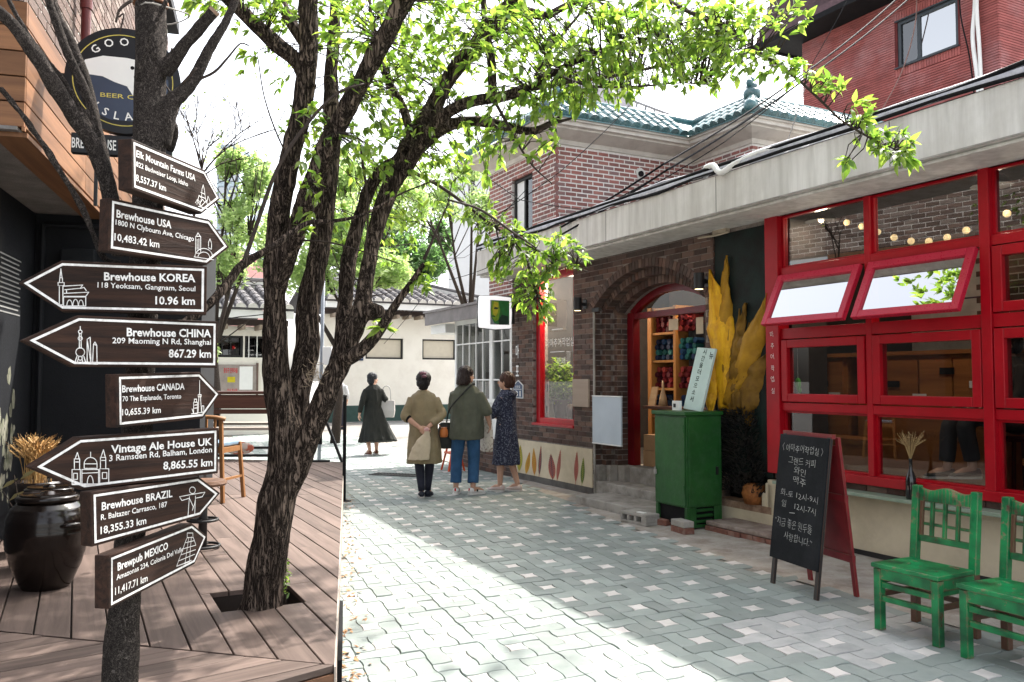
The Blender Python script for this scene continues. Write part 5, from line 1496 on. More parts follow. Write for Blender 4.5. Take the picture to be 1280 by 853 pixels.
# --- tall red brick building
red = thing('red_brick_building', 'tall red ribbed brick building with a two pane window and dark shingled eave', 'building', P0, ROTZ)
rbm = Mt('ribbed_red_brick', (.35, .10, .09), (.26, .075, .07), scale=2.5, rough=.8, bump=.3, bscale=60, rnd=.13, dirt=(.42, .25, .26), dscale=.7, damt=.6)
rmm = Mt('dark_red_joint', (.13, .022, .022), (.09, .018, .018), rough=.9)
part('wall', rmm, red, lambda m: (m.bx(-4.53, -1.66, 11.02, 11.3, 0, 10.5), m.bx(-.13, .77, 11.02, 11.3, 0, 10.5), m.bx(-1.66, -.13, 11.02, 11.3, 0, 8.80), m.bx(-1.66, -.13, 11.02, 11.3, 9.92, 10.5), m.bx(-4.53, -4.3, 11.3, 18, 0, 10.5), m.bx(.5, .77, 11.3, 18, 0, 10.5)))
def courses(m):
    z = 5.0; k = 0
    rr = random.Random(1)
    while z < 10.45:
        segs = [(-4.55, .79)]
        if 8.60 < z + .025 < 10.12: segs = [(-4.55, -1.72), (-.07, .79)]
        for a_, b_ in segs:
            x = a_
            while x < b_:
                e = min(b_, x + rr.uniform(.4, 1.2)); m.bx(x, e - .004, 11.0, 11.03, z, z + .043); x = e
        y = 11.03
        while y < 18:
            e = min(18, y + rr.uniform(.5, 1.3)); m.bx(.76, .79, y, e - .004, z, z + .043); y = e
        z += .058
part('ribbed_courses', rbm, red, courses, kind='stuff')
for (z0, z1) in ((8.60, 8.79), (9.93, 10.12)):
    for i in range(24):
        boxpart('soldier_brick', rbm, red, -1.71 + i * .0685, -1.71 + i * .0685 + .058, 10.99, 11.03, z0, z1)
ws = Mt('slate_window_frame', (.045, .055, .065), rough=.4)
w = part('window', ws, red, lambda m: (m.bx(-1.66, -1.58, 11.04, 11.14, 8.81, 9.91), m.bx(-.2, -.13, 11.04, 11.14, 8.81, 9.91), m.bx(-1.58, -.2, 11.04, 11.14, 9.84, 9.91), m.bx(-1.58, -.2, 11.04, 11.14, 8.81, 8.88), m.bx(-1.16, -1.08, 11.05, 11.13, 8.88, 9.84)))
part('sill', ws, w, lambda m: m.bx(-1.70, -.08, 10.93, 11.04, 8.785, 8.812)); part('lintel', ws, w, lambda m: m.bx(-1.70, -.08, 10.97, 11.04, 9.915, 9.94))
pg = Glass('sky_reflecting_glass', (.3, .33, .36), refl=.55)
boxpart('pane', pg, w, -1.08, -.2, 11.08, 11.09, 8.88, 9.84); boxpart('pane', Glass('window_screen', (.3, .32, .34), refl=.12), w, -1.58, -1.16, 11.08, 11.09, 8.88, 9.84)
part('curtain', wp, red, lambda m: m.poly([(-1.56, 11.2, 8.85), (-1.2, 11.2, 8.85), (-1.25, 11.2, 9.5), (-1.45, 11.2, 9.55)]))
shg = Mt('purple_brown_shingle', (.11, .065, .075), (.07, .045, .05), scale=6, rnd=.3, rough=.85)
def mans(m):
    for i in range(12):
        z = 10.55 + i * .2; o = i * .05
        m.prism([(-5.35 + o, 10.15 + o, z), (-5.35 + o, 10.15 + o, z + .19), (-5.32 + o, 10.18 + o, z + .19), (-5.32 + o, 10.18 + o, z)], (6.8, 0, 0))
        m.prism([(-5.36 + o, 10.16 + o, z), (-5.36 + o, 10.16 + o, z + .19), (-5.33 + o, 10.19 + o, z + .19), (-5.33 + o, 10.19 + o, z)], (0, 8, 0))
part('shingle_courses', shg, red, mans, kind='stuff')
part('eave', MAT['black'], red, lambda m: (m.bx(-5.3, 1.4, 10.2, 18, 10.46, 10.55), m.bx(-4.8, .9, 10.8, 17.5, 10.55, 13.0), m.bx(-5.38, 1.45, 10.12, 10.2, 10.42, 10.56), m.bx(-5.38, -5.3, 10.2, 18, 10.42, 10.56)))
part('downpipe', wp, red, lambda m: (m.tube(smoothpath([(.32, 10.9, 10.5), (.34, 10.92, 9.6), (.28, 10.9, 8.8), (.38, 10.88, 7.8), (.42, 10.9, 6.4)], 5), .045, 7), m.tube(smoothpath([(.42, 10.9, 10.5), (.40, 10.88, 9.4), (.42, 10.9, 8.6), (.46, 10.88, 7.6), (.5, 10.9, 6.4)], 5), .04, 7)), smooth=True)
part('loose_cable', MAT['black'], red, lambda m: m.tube(smoothpath([(-.0, 10.9, 10.4), (.02, 10.9, 9.4), (.2, 10.9, 8.4), (.3, 10.9, 7.2), (.3, 10.9, 6)], 5), .016, 5))
part('loose_cable', Mt('grey_pink_cable', (.3, .18, .16)), red, lambda m: m.tube(smoothpath([(-.95, 10.8, 10.5), (-1.1, 10.9, 9.6), (-1.5, 10.9, 8.6), (-2.3, 10.9, 7.6), (-2.9, 10.9, 6.8)], 5), .014, 5))
# big duct on the roof between
du = thing('roof_duct', 'grey corrugated air duct lying on the roof below the red building', 'duct', bw(2.2, 4.0, 3.9), ROTZ)
part('duct_tube', Mt('grey_duct', (.30, .30, .30), (.22, .22, .22), rough=.5), du, lambda m: m.tube([(-1.2 + i * .07, 0, 1.05 + .02 * math.sin(i)) for i in range(34)], [.19 + .02 * (i % 2) for i in range(34)], 14), smooth=True)
part('duct_stand', MAT['steel_dark'], du, lambda m: (m.bx(-1.0, -.95, -.1, .1, -.4, .9), m.bx(.8, .85, -.1, .1, -.4, .9)))

# --- tiled houses closing the street
def hanok(lab, X, y0, y1, ze_, zr_, run, wins, hipR, tile_r, step, band=None):
    t = thing('tiled_roof_house', lab, 'house', P0, ROTZ)
    wallm = Mt('cream_house_wall', (.80, .77, .69), (.76, .73, .65), scale=2, rough=.85, bump=.1, dirt=(.5, .44, .36), dscale=1.5, damt=.3)
    wh = ze_ - .45
    yy = y0
    def wall(m):
        cur = y0
        for (a_, b_, z0, z1, kind) in wins:
            m.bx(X - .3, X, cur, a_, 0, wh); m.bx(X - .3, X, a_, b_, 0, z0); m.bx(X - .3, X, a_, b_, z1, wh); cur = b_
        m.bx(X - .3, X, cur, y1, 0, wh)
    part('wall', wallm, t, wall)
    for (a_, b_, z0, z1, kind) in wins:
        w = part('window', MAT['steel_dark'], t, lambda m: (m.bx(X - .12, X - .05, a_, a_ + .06, z0, z1), m.bx(X - .12, X - .05, b_ - .06, b_, z0, z1), m.bx(X - .12, X - .05, a_, b_, z0, z0 + .06), m.bx(X - .12, X - .05, a_, b_, z1 - .05, z1)))
        if kind == 'board': boxpart('shutter', Mt('cream_shutter', (.60, .55, .44), (.56, .51, .41)), w, X - .16, X - .12, a_, b_, z0, z1)
        else:
            boxpart('pane', MAT['glass_dark'], w, X - .2, X - .19, a_, b_, z0, z1)
            boxpart('dark_inside', MAT['interior'], w, X - .3, X - .28, a_, b_, z0, z1)
            for i in range(int((b_ - a_) / .22)):
                boxpart('bar', MAT['white_paint'] if kind == 'white' else MAT['steel_dark'], w, X - .05, X - .03, a_ + .1 + i * .22, a_ + .125 + i * .22, z0, z1)
    if band: part('base_band', band, t, lambda m: m.bx(X, X + .04, y0, y1, 0, .58))
    part('eave_beam', Mt('dark_beam', (.05, .035, .03)), t, lambda m: m.bx(X, X + .35, y0 - .1, y1 + .1, wh + .01, wh + .17))
    for i in range(int((y1 - y0) / .45)):
        boxpart('rafter', Mt('rafter_wood', (.30, .24, .18)) if i == 0 else bpy.data.materials['rafter_wood'], t, X + .02, X + .75, y0 + .2 + i * .45, y0 + .29 + i * .45, wh - .12, wh + .005)
    part('eave_gutter', MAT['white_paint'], t, lambda m: m.bx(X + .70, X + .80, y0 - .15, y1 + .15, ze_ - .27, ze_ - .06))
    # roof plane rising away from the street
    xe = X + .85; xr = X - run
    a0 = Vector((xe, y1 + .15, ze_)); a1 = Vector((xe, y0 - .15, ze_)); b0 = Vector((xr, y1 + .15 - (run if hipR else 0), zr_)); b1 = Vector((xr, y0 - .15, zr_))
    def pan(m):
        m.poly([a0, a1, b1, b0])
        m.poly([Vector((xe, y0 - .15, ze_ - .05)), Vector((xe, y1 + .15, ze_ - .05)), a0, a1])
        m.poly([b0, b1, Vector((xr - run - .8, y0 - .15, ze_)), Vector((xr - run - .8, y1 + .15, ze_))])
        if hipR: m.poly([a0, b0, Vector((xr - run - .8, y1 + .15, ze_))])
    part('roof_pan', Mt('dark_pan_tile', (.085, .08, .085), (.05, .048, .05), scale=10), t, pan)
    tmh = tilemesh('roof_tile', .55, tile_r, MAT['grey_tile'])
    L = []; rowsof(t, tmh, 'roof_tile', a0, a1, b0, b1, step, .55, L); place(t, L, 220, 'roof_tiles', MAT['grey_tile'])
    endm = tilemesh('tile_end', .10, tile_r * 1.12, MAT['lime'])
    L = []
    n = int(round((a1 - a0).length / step)); up = (Vector((xr, 0, zr_)) - Vector((xe, 0, ze_))).normalized(); nn = Vector((-up.z, 0, up.x)); nn = -nn if nn.z < 0 else nn
    rm = Matrix((up.cross(nn), up, nn)).transposed().to_4x4()
    for i in range(n):
        L.append((Matrix.Translation(a0 + (a1 - a0) * ((i + .5) / n) - up * .03 + nn * .006) @ rm, endm, 'tile_end'))
    place(t, L, 120, 'tile_ends', MAT['lime'])
    def rdg(m):
        m.bx(xr - .14, xr + .14, y0 - .2, b0.y + .1, zr_ - .05, zr_ + .16)
        if hipR: m.bar(Vector((xe, y1 + .1, ze_ + .1)), b0 + Vector((0, 0, .08)), .22, .18)
    part('ridge_mortar', MAT['lime'], t, rdg)
    part('ridge_tiles', MAT['grey_tile'], t, lambda m: [m.tube([(xr, y0 - .25, zr_ + .2), (xr, b0.y + .15, zr_ + .2)], .10, 8), m.bx(xr - .17, xr + .17, y0 - .2, b0.y + .1, zr_ + .04, zr_ + .075)] + ([m.tube([Vector((xe, y1 + .1, ze_ + .22)), b0 + Vector((0, 0, .2))], .09, 8)] if hipR else []))
    if hipR: part('ridge_end', MAT['lime'], t, lambda m: m.bx(xr - .2, xr + .25, b0.y - .1, b0.y + .25, zr_ + .1, zr_ + .48))
    return t
HX = -17.9
band = Mt('dark_green_band', (.04, .08, .07), (.03, .065, .055), rough=.7)
yv = lambda px, py, X: S(px, py, X)[0]
w1_ = (yv(457, 436, HX), yv(504, 436, HX)); w2_ = (yv(528, 436, HX), yv(570, 436, HX))
zt = S(480, 423, HX)[1]; zb = S(480, 449, HX)[1]
hk1 = hanok('cream house with grey tiled hip roof and two shuttered windows closing the street', HX, yv(405, 436, HX), yv(600, 436, HX), 4.28, 5.35, 2.6,
      [(w1_[0], w1_[1], zb, zt, 'board'), (w2_[0], w2_[1], zb, zt, 'board')], True, .12, .34, band)
LX = -12.4
zt = S(300, 420, LX)[1]; zb = S(300, 447, LX)[1]
hk2 = hanok('cream house with white rimmed tiled roof behind the picnic table', LX, yv(150, 436, LX), yv(352, 436, LX), 3.42, 4.25, 1.9,
      [(yv(262, 436, LX), yv(304, 436, LX), zb, zt, 'dark'), (yv(306, 436, LX), yv(338, 436, LX), zb, zt, 'white')], False, .11, .31)
nb = thing('notice_board', 'glazed notice board with red lettering and papers on the cream house wall', 'notice board', P0, ROTZ)
n0, n1 = yv(262, 470, LX), yv(320, 470, LX); z1 = S(290, 456, LX)[1]; z0 = S(290, 492, LX)[1]
boxpart('board', Mt('taupe_board', (.34, .29, .26)), nb, LX, LX + .06, n0, n1, z0, z1)
boxpart('board_frame', Mt('brown_frame', (.15, .10, .08)), nb, LX + .0, LX + .08, n0 - .05, n0, z0 - .05, z1 + .05); boxpart('board_frame', bpy.data.materials['brown_frame'], nb, LX + .0, LX + .08, n1, n1 + .05, z0 - .05, z1 + .05)
boxpart('notice', MAT['white_paint'], nb, LX + .061, LX + .07, n1 - .45, n1 - .1, z0 + .1, z1 - .05)
boxpart('notice', Mt('yellow_notice', (.6, .5, .02)), nb, LX + .061, LX + .07, n0 + .45, n0 + .65, z0 + .3, z0 + .45)
def nbt(m, k):
    if k: put_text(m, '종로구 문화마을', (LX + .061, n0 + .35, z1 - .22), (LX + .061, n1 - .5, z1 - .22), .11, (1, 0, 0), .02)
    else: put_text(m, '안내 게시판', (LX + .061, n0 + .45, z0 + .04), (LX + .061, n1 - .5, z0 + .04), .08, (1, 0, 0), .02)
rp_ = Mt('red_print', (.55, .03, .04), bump=0)
for k in (0, 1): part('board_lettering', rp_, nb, lambda m: nbt(m, k))
# small street sign on the far house, dark door niche
ss = thing('small_wall_sign', 'tiny dark wall sign on the cream house left of its shutters', 'sign', bw(HX + .02, yv(447, 447, HX), S(447, 451, HX)[1]), ROTZ)
boxpart('plate', navy, ss, 0, .03, -.2, .2, 0, .25)
part('plate_print', MAT['print_white'], ss, lambda m: put_text(m, '계동길', (.031, -.16, .08), (.031, .16, .08), .1, (1, 0, 0), .01))
# --- pale buildings far off
def block(lab, px0, px1, ytop, Y, mat, depth, wins=None, cat='building', zb=0):
    a_ = D(px0, ytop, Y); b_ = D(px1, ytop, Y)
    t = thing('far_building', lab, cat, (a_.x, Y, 0))
    w_ = b_.x - a_.x; h_ = a_.z
    part('walls', mat, t, lambda m: m.bx(0, w_, 0, depth, zb, h_))
    part('parapet', mat, t, lambda m: m.bx(-.1, w_ + .1, -.1, depth + .1, h_ + .001, h_ + .3))
    if wins:
        nx, nz, gm_ = wins
        for i in range(nx):
            for j in range(nz):
                x = w_ * (i + .2) / nx; z = h_ * (.35 + .6 * j / nz)
                w = part('window', MAT['steel_dark'], t, lambda m: m.bx(x - .05, x + w_ * .6 / nx + .05, -.06, -.001, z - .05, z + h_ * .42 / nz + .05))
                boxpart('pane', gm_, w, x, x + w_ * .6 / nx, -.08, -.061, z, z + h_ * .42 / nz)
    return t
pale = Mt('pale_render', (.74, .74, .74), (.68, .68, .69), scale=1, rough=.8, bump=.05)
block('plain white block rising behind the tiled roof and annex', 561, 640, 215, 42, pale, 8, None)
block('pale blue glass office building far behind the left tree', 272, 300, 185, 80, Mt('pale_blue_render', (.50, .60, .66)), 15, (2, 7, Glass('pale_office_glass', (.4, .5, .55), refl=.4)))
block('pale grey block with purple parapet beyond the teal roof', 705, 790, 92, 60, Mt('grey_lilac_render', (.50, .47, .50)), 12, (4, 3, MAT['glass_dark']))
block('low pink brick block far behind the left trees', 250, 290, 315, 50, Mt('pinkish_brick_far', (.30, .14, .13), rnd=0), 10, (2, 1, MAT['glass_dark']))
rl_ = thing('roof_railing', 'thin grey steel railing on a rooftop beyond the teal tiles', 'railing', D(785, 124, 17))
rv = D(868, 156, 18.7) - D(785, 124, 17); rv.z = 0
def rail(m):
    m.bar((0, 0, 0), rv, .04); m.bar((0, 0, -.62), rv + Vector((0, 0, -.62)), .03)
part('rails', Mt('galvanised_rail', (.30, .31, .33), rough=.5), rl_, rail)
for i in range(9):
    p = rv * (i / 8); part('baluster', bpy.data.materials['galvanised_rail'], rl_, lambda m: (m.bar(p + Vector((0, 0, -1.4)), p, .03), m.bar(p + Vector((0, 0, -.6)), p + rv / 8, .016) if i < 8 else None))
# --- ordinary bits at the end of the street
up_ = thing('street_pole', 'pale blue grey metal pole with a small box, seen between the tree stems', 'pole', D(399, 540, 14))
up_.location.z = 0
part('pole_shaft', Mt('pale_steel_pole', (.28, .31, .35), rough=.4), up_, lambda m: m.tube([(0, 0, 0), (0.05, 0, 3.6)], .03, 10), smooth=True)
part('meter_box', MAT['white_paint'], up_, lambda m: m.bx(.05, .2, -.05, .05, 1.75, 2.05), bevel=.01)
rs = thing('orange_stand', 'orange red painted stand by the annex wall behind the women', 'stand', bw(-1.45, -.42, 0), ROTZ)
oo = Mt('orange_red_paint', (.62, .08, .02), rough=.45)
for sx in (-.16, .16):
    part('leg', oo, rs, lambda m: (m.bar((sx, -.14, 0), (sx * .5, 0, .62), .03), m.bar((sx, .14, 0), (sx * .5, 0, .62), .03)))
part('shelf', oo, rs, lambda m: (m.bx(-.14, .14, -.1, .1, .28, .31), m.bx(-.1, .1, -.03, .03, .60, .63)))
# ================================================================ DIRECTION SIGNS ON THE POLLARDED TRUNK
wood_s = Wood('dark_sign_wood', (.045, .021, .013), (.008, .005, .004), axis=0, rings=26, rnd=.12, rough=.75, bump=.5)
edge_s = Wood('sign_edge_wood', (.040, .018, .011), (.014, .007, .005), axis=2, rings=20, rough=.6, bump=.4)
wprint = Mt('white_sign_paint', (.80, .79, .77), (.66, .65, .63), scale=60, rough=.6, bump=.0, dirt=(.30, .26, .23), dscale=38, damt=.7)
def c2(x, y): return (x * .375, 160 + y * .375)
def c3(x, y): return (x * .4727, 450 + y * .4727)
def trunk_c(py): return D(150 + (850 - py) * .058, py, 2.92)
ICONS = {}
def sign(lab, conv, yaw, corners, midy, texts, icon, left):
    th = R(yaw); n = Vector((math.sin(th), -math.cos(th), 0))
    tc = trunk_c(midy)
    P = Plane(tc + n * (.085 + .052), n)
    pts = [P.hit(*conv(*c)) for c in corners]       # order: butt top, shoulder top, tip, shoulder bottom, butt bottom
    cen = sum(pts, Vector()) / len(pts)
    t = thing('direction_sign', lab, 'direction sign', (cen.x, cen.y, cen.z), th, 'arrow signs nailed to the trunk')
    inv = wm(t).inverted()
    loc = [inv @ p for p in pts]
    m = MB(); m.prism([p + Vector((0, .0, 0)) for p in loc], (0, .05, 0)); o = m.build('board', wood_s, t, bevel=.003)
    m = MB()
    c0 = sum(loc, Vector()) / 5
    # white outline: inset band
    def inset(d):
        out = []
        k = len(loc)
        for i in range(k):
            a, b, c = loc[i - 1], loc[i], loc[(i + 1) % k]
            e1 = (b - a).normalized(); e2 = (c - b).normalized()
            n1 = Vector((e1.z, 0, -e1.x)); n2 = Vector((e2.z, 0, -e2.x))
            if n1.dot(c0 - b) < 0: n1 = -n1
            if n2.dot(c0 - b) < 0: n2 = -n2
            s = n1 + n2; s = s / (s.length_squared / 2) if s.length > 1e-6 else n1
            out.append(b + s * d)
        return out
    A, B = inset(.009), inset(.0165)
    for i in range(5):
        j = (i + 1) % 5; m.poly([A[i] + Vector((0, -.0012, 0)), A[j] + Vector((0, -.0012, 0)), B[j] + Vector((0, -.0012, 0)), B[i] + Vector((0, -.0012, 0))])
    m.build('white_border', wprint, t)
    m = MB()
    for s, (x0, y0), (x1, y1), cap, bold in texts:
        a = P.hit(*conv(x0, y0)); b = P.hit(*conv(x1, y1))
        sc = .375 if conv is c2 else .4727
        m = MB(); put_text(m, s, inv @ a, inv @ b, 1.12 * cap * sc * (a.y + b.y) / 2 / F, (0, -1, 0), bold + .008, .0016)
        m.build('lettering', wprint, t)
    m = MB()
    for poly in icon:
        q = [inv @ P.hit(*conv(*c)) for c in poly]
        ribbon(m, q, .0026, (0, -1, 0), .0016)
    m.build('landmark_drawing', wprint, t)
    for c in (.35, .65):
        q = loc[0].lerp(loc[1], c) * .5 + loc[4].lerp(loc[3], c) * .5
    return t
def rectp(x0, y0, x1, y1): return [(x0, y0), (x1, y0), (x1, y1), (x0, y1), (x0, y0)]
def arcp(cx, cy, r, a0=0, a1=360, n=10, ry=None): return [(cx + r * math.cos(R(a0 + (a1 - a0) * i / n)), cy - (ry or r) * math.sin(R(a0 + (a1 - a0) * i / n))) for i in range(n + 1)]
ic_elk = [[(650 + 8 * i, 250 - 12 * (i % 2)) for i in range(5)], [(665, 262), (670, 235), (672, 205), (676, 190), (680, 208), (684, 240), (690, 255)], [(655, 255), (662, 225), (668, 232)], [(688, 250), (692, 228), (697, 240), (700, 250)], [(668, 215), (682, 222)], [(666, 228), (684, 236)], [(660, 262), (694, 270)], [(655, 240), (668, 262), (690, 240)]]
ic_usa = [rectp(651, 362, 668, 418), [(653, 362), (659, 350), (666, 362)], arcp(678, 432, 30, 8, 172), arcp(678, 434, 20, 8, 172), [(694, 395), (694, 382), (699, 370), (704, 384), (704, 405), (694, 400)], [(646, 430), (710, 440)], [(656, 372), (656, 405)], [(662, 370), (662, 405)]]
ic_kor = [[(203, 470), (200, 500), (207, 500), (203, 470)], rectp(194, 516, 214, 526), [(200, 500), (198, 516)], [(208, 500), (209, 516)], rectp(198, 526, 210, 590), [(212, 528), (276, 524), (268, 535), (216, 540)], [(214, 552), (296, 548), (286, 562), (214, 562)], [(222, 540), (222, 552)], [(268, 536), (280, 532), (288, 543)], rectp(212, 564, 286, 594), arcp(232, 594, 9, 0, 180, ry=20), arcp(252, 594, 9, 0, 180, ry=22), arcp(270, 594, 8, 0, 180, ry=20)]
ic_chi = [[(267, 662), (267, 675)], arcp(267, 680, 6), arcp(267, 702, 7), arcp(267, 748, 15), arcp(267, 768, 7), [(264, 686), (264, 735)], [(270, 686), (270, 735)], [(256, 762), (248, 785)], [(262, 764), (256, 785)], [(272, 764), (276, 785)], [(279, 762), (286, 785)], [(290, 785), (290, 705), (300, 698), (303, 785)], [(290, 705), (303, 785)], [(308, 785), (311, 722), (316, 714), (322, 725), (323, 785)], [(311, 722), (322, 725)], [(246, 785), (325, 788)]]
ic_can = [[(527, 55), (527, 95)], [(525, 95), (523, 140)], [(529, 95), (532, 140)], rectp(523, 92, 531, 98), rectp(511, 112, 521, 142), [(513, 112), (513, 104), (519, 104), (519, 112)], [(505, 143), (540, 138)], rectp(533, 122, 538, 138), [(513, 120), (521, 119)], [(513, 128), (521, 127)], [(507, 130), (511, 142)]]
ic_uk = [rectp(190, 290, 212, 328), rectp(196, 262, 210, 290), [(198, 262), (204, 245), (209, 262)], rectp(263, 288, 287, 327), rectp(265, 258, 279, 288), [(266, 258), (273, 238), (278, 258)], arcp(239, 275, 17, 0, 180), [(239, 258), (239, 244)], rectp(222, 275, 256, 287), rectp(216, 290, 260, 328), arcp(238, 328, 8, 0, 180, ry=22), rectp(194, 300, 204, 316), rectp(270, 298, 282, 314), [(216, 300), (260, 298)], [(190, 330), (290, 328)], [(199, 270), (207, 270)], [(268, 266), (277, 266)]]
ic_bra = [arcp(508, 345, 8, 0, 360, 10, 9), [(474, 362), (500, 357), (518, 354), (541, 350)], [(474, 362), (480, 372), (500, 366)], [(541, 350), (534, 362), (516, 366)], [(500, 362), (496, 415)], [(516, 360), (514, 408)], [(500, 366), (510, 388), (508, 398), (514, 380), (516, 366)]]
ic_mex = [rectp(494, 458, 509, 470), [(494, 470), (488, 484), (513, 478), (509, 468)], [(488, 484), (483, 500), (517, 490), (513, 478)], [(483, 500), (477, 516), (516, 502)], [(477, 516), (471, 532), (514, 514)], [(471, 532), (466, 546), (505, 530)], [(498, 470), (488, 540)], [(505, 468), (500, 530)], [(466, 546), (500, 534)]]
sign('topmost arrow sign pointing right, Elk Mountain Farms USA 8,557.37 km', c2, 78, [(438, 35), (682, 140), (735, 238), (672, 288), (440, 205)], 205,
     [('Elk Mountain Farms USA', (453, 96), (650, 178), 20, .006), ('822 Budweiser Loop, Idaho', (452, 128), (625, 196), 15, 0), ('8,557.37 km', (451, 176), (552, 212), 20, .006)], ic_elk, False)
sign('second arrow sign from the top pointing right, Brewhouse USA 10,483.42 km', c2, 61, [(365, 232), (698, 305), (765, 398), (690, 458), (360, 410)], 290,
     [('Brewhouse USA', (387, 298), (570, 335), 23, .012), ('1800 N Clybourn Ave, Chicago', (384, 323), (645, 378), 16, 0), ('10,483.42 km', (380, 375), (530, 400), 22, .008)], ic_usa, False)
sign('third arrow sign from the top pointing left, Brewhouse KOREA 10.96 km', c2, 21, [(690, 462), (205, 442), (60, 517), (205, 612), (688, 622)], 360,
     [('Brewhouse KOREA', (347, 508), (651, 514), 24, .018), ('118 Yeoksam, Gangnam, Seoul', (325, 532), (651, 545), 16, .002), ('10.96 km', (518, 588), (650, 590), 24, .014)], ic_kor, True)
sign('fourth arrow sign from the top pointing left, Brewhouse CHINA 867.29 km', c2, 42, [(727, 645), (260, 625), (75, 708), (245, 797), (725, 800)], 428,
     [('Brewhouse CHINA', (422, 694), (703, 698), 24, .018), ('209 Maoming N Rd, Shanghai', (374, 718), (703, 723), 17, .004), ('867.29 km', (562, 765), (703, 766), 24, .014)], ic_chi, True)
sign('fifth arrow sign pointing right, Brewhouse CANADA 10,655.39 km', c3, 68, [(308, 38), (528, 32), (583, 90), (537, 155), (310, 180)], 500,
     [('Brewhouse CANADA', (322, 86), (487, 78), 16, .012), ('70 The Esplanade, Toronto', (323, 110), (478, 102), 12, .002), ('10,655.39 km', (322, 147), (424, 140), 15, .006)], ic_can, False)
sign('sixth arrow sign pointing left, Vintage Ale House UK 8,865.55 km', c3, 50, [(578, 180), (210, 205), (80, 285), (220, 345), (577, 300)], 572,
     [('Vintage Ale House UK', (293, 247), (560, 225), 18, .014), ('3 Ramsden Rd, Balham, London', (288, 268), (560, 244), 14, .004), ('8,865.55 km', (431, 290), (561, 280), 18, .012)], ic_uk, True)
sign('seventh arrow sign pointing right, Brewhouse BRAZIL 18,355.33 km', c3, 66, [(240, 350), (525, 308), (583, 352), (530, 415), (243, 495)], 640,
     [('Brewhouse BRAZIL', (268, 398), (455, 362), 18, .012), ('R. Baltazer Carrasco, 187', (266, 424), (441, 388), 13, .002), ('18,355.33 km', (265, 461), (386, 433), 17, .008)], ic_bra, False)
sign('lowest arrow sign pointing right, Brewpub MEXICO 11,417.71 km', c3, 80, [(288, 518), (508, 432), (548, 465), (515, 540), (288, 660)], 700,
     [('Brewpub MEXICO', (310, 558), (443, 500), 18, .01), ('Amazonas 234, Colonia Del Valle', (307, 583), (483, 506), 12, 0), ('11,417.71 km', (303, 622), (389, 585), 17, .006)], ic_mex, False)

# ================================================================ TREES
def bark_disp(p, a=.012, f=14):
    q = Vector((p.x * f, p.y * f, p.z * f * .28))
    return a * (mnoise.noise(q) - .25 * abs(mnoise.noise(q * 2.3))) + a * .35 * mnoise.noise(q * 3.1)
def stem(m, pts, n=12, k=5, jit=.12):
    "pts: (px, py, Y, width in px)"
    P = [D(a, b, Y) for a, b, Y, w in pts]; W_ = [max(.003, (w * (.84 if w > 22 else .94)) / 2 * Y / F) for a, b, Y, w in pts]
    Q = smoothpath(P, k); rad = lerpl(W_, k)
    m.tube(Q, rad, n, jit=jit)
    return Q, rad
main = thing('street_tree', 'large leafy tree with four dark furrowed stems growing through the deck', 'tree', (hole_c.x + .04, hole_c.y - .1, 0))
m = MB()
Y0 = 4.46
base = D(325, 768, Y0)
stems = [
    [(320, 820, Y0, 104), (321, 790, Y0, 80), (326, 762, Y0, 62), (331, 720, Y0, 56), (343, 650, Y0, 54), (352, 600, Y0, 50), (356, 560, Y0, 50), (350, 500, Y0, 42), (344, 450, Y0, 38), (342, 400, Y0 - .02, 34), (343, 350, Y0 - .05, 33), (345, 300, Y0 - .08, 31), (352, 250, Y0 - .12, 31), (362, 200, Y0 - .16, 31), (374, 150, Y0 - .18, 31), (383, 100, Y0 - .2, 30), (386, 60, Y0 - .22, 30), (386, 0, Y0 - .22, 30), (388, -90, Y0 - .2, 24)],
    [(362, 545, Y0 + .04, 46), (370, 505, Y0 + .08, 40), (378, 465, Y0 + .12, 36), (384, 430, Y0 + .15, 34), (385, 400, Y0 + .17, 34), (392, 350, Y0 + .2, 34), (400, 300, Y0 + .24, 31), (407, 250, Y0 + .28, 29), (414, 200, Y0 + .32, 26), (414, 150, Y0 + .36, 22), (413, 100, Y0 + .4, 19), (416, 50, Y0 + .45, 17), (420, -30, Y0 + .5, 14)],
    [(348, 362, Y0 - .05, 24), (357, 325, Y0 - .1, 27), (370, 292, Y0 - .14, 29), (390, 232, Y0 - .22, 29), (418, 165, Y0 - .3, 29), (447, 112, Y0 - .36, 29), (478, 52, Y0 - .4, 30), (506, 0, Y0 - .42, 30), (550, -70, Y0 - .4, 24)],
    [(352, 625, Y0 + .02, 34), (368, 590, Y0, 38), (386, 545, Y0 - .03, 34), (404, 502, Y0 - .05, 34), (422, 462, Y0 - .06, 33), (438, 422, Y0 - .06, 32), (451, 388, Y0 - .05, 29), (458, 345, Y0, 23), (465, 310, Y0 + .03, 23), (475, 270, Y0 + .08, 27), (490, 230, Y0 + .12, 29), (512, 185, Y0 + .16, 29), (538, 140, Y0 + .2, 27), (560, 100, Y0 + .22, 24), (590, 62, Y0 + .22, 22), (625, 18, Y0 + .2, 21), (690, -40, Y0 + .2, 15)],
    [(420, 470, Y0 + .02, 22), (428, 420, Y0 + .06, 23), (432, 370, Y0 + .12, 21), (437, 320, Y0 + .16, 20), (450, 270, Y0 + .2, 19), (468, 225, Y0 + .2, 17), (508, 190, Y0 + .18, 16)],
]
for s in stems: stem(m, s, n=18, k=6, jit=.14)
def pth(*a): return a
m.ell(D(468, 390, Y0 - .05), (.055, .06, .05))
rm_ = remesh(m, .0095, 3, bark_disp)
trunk_o = rm_.build('trunk', MAT['bark'], main, world=True, smooth=True)
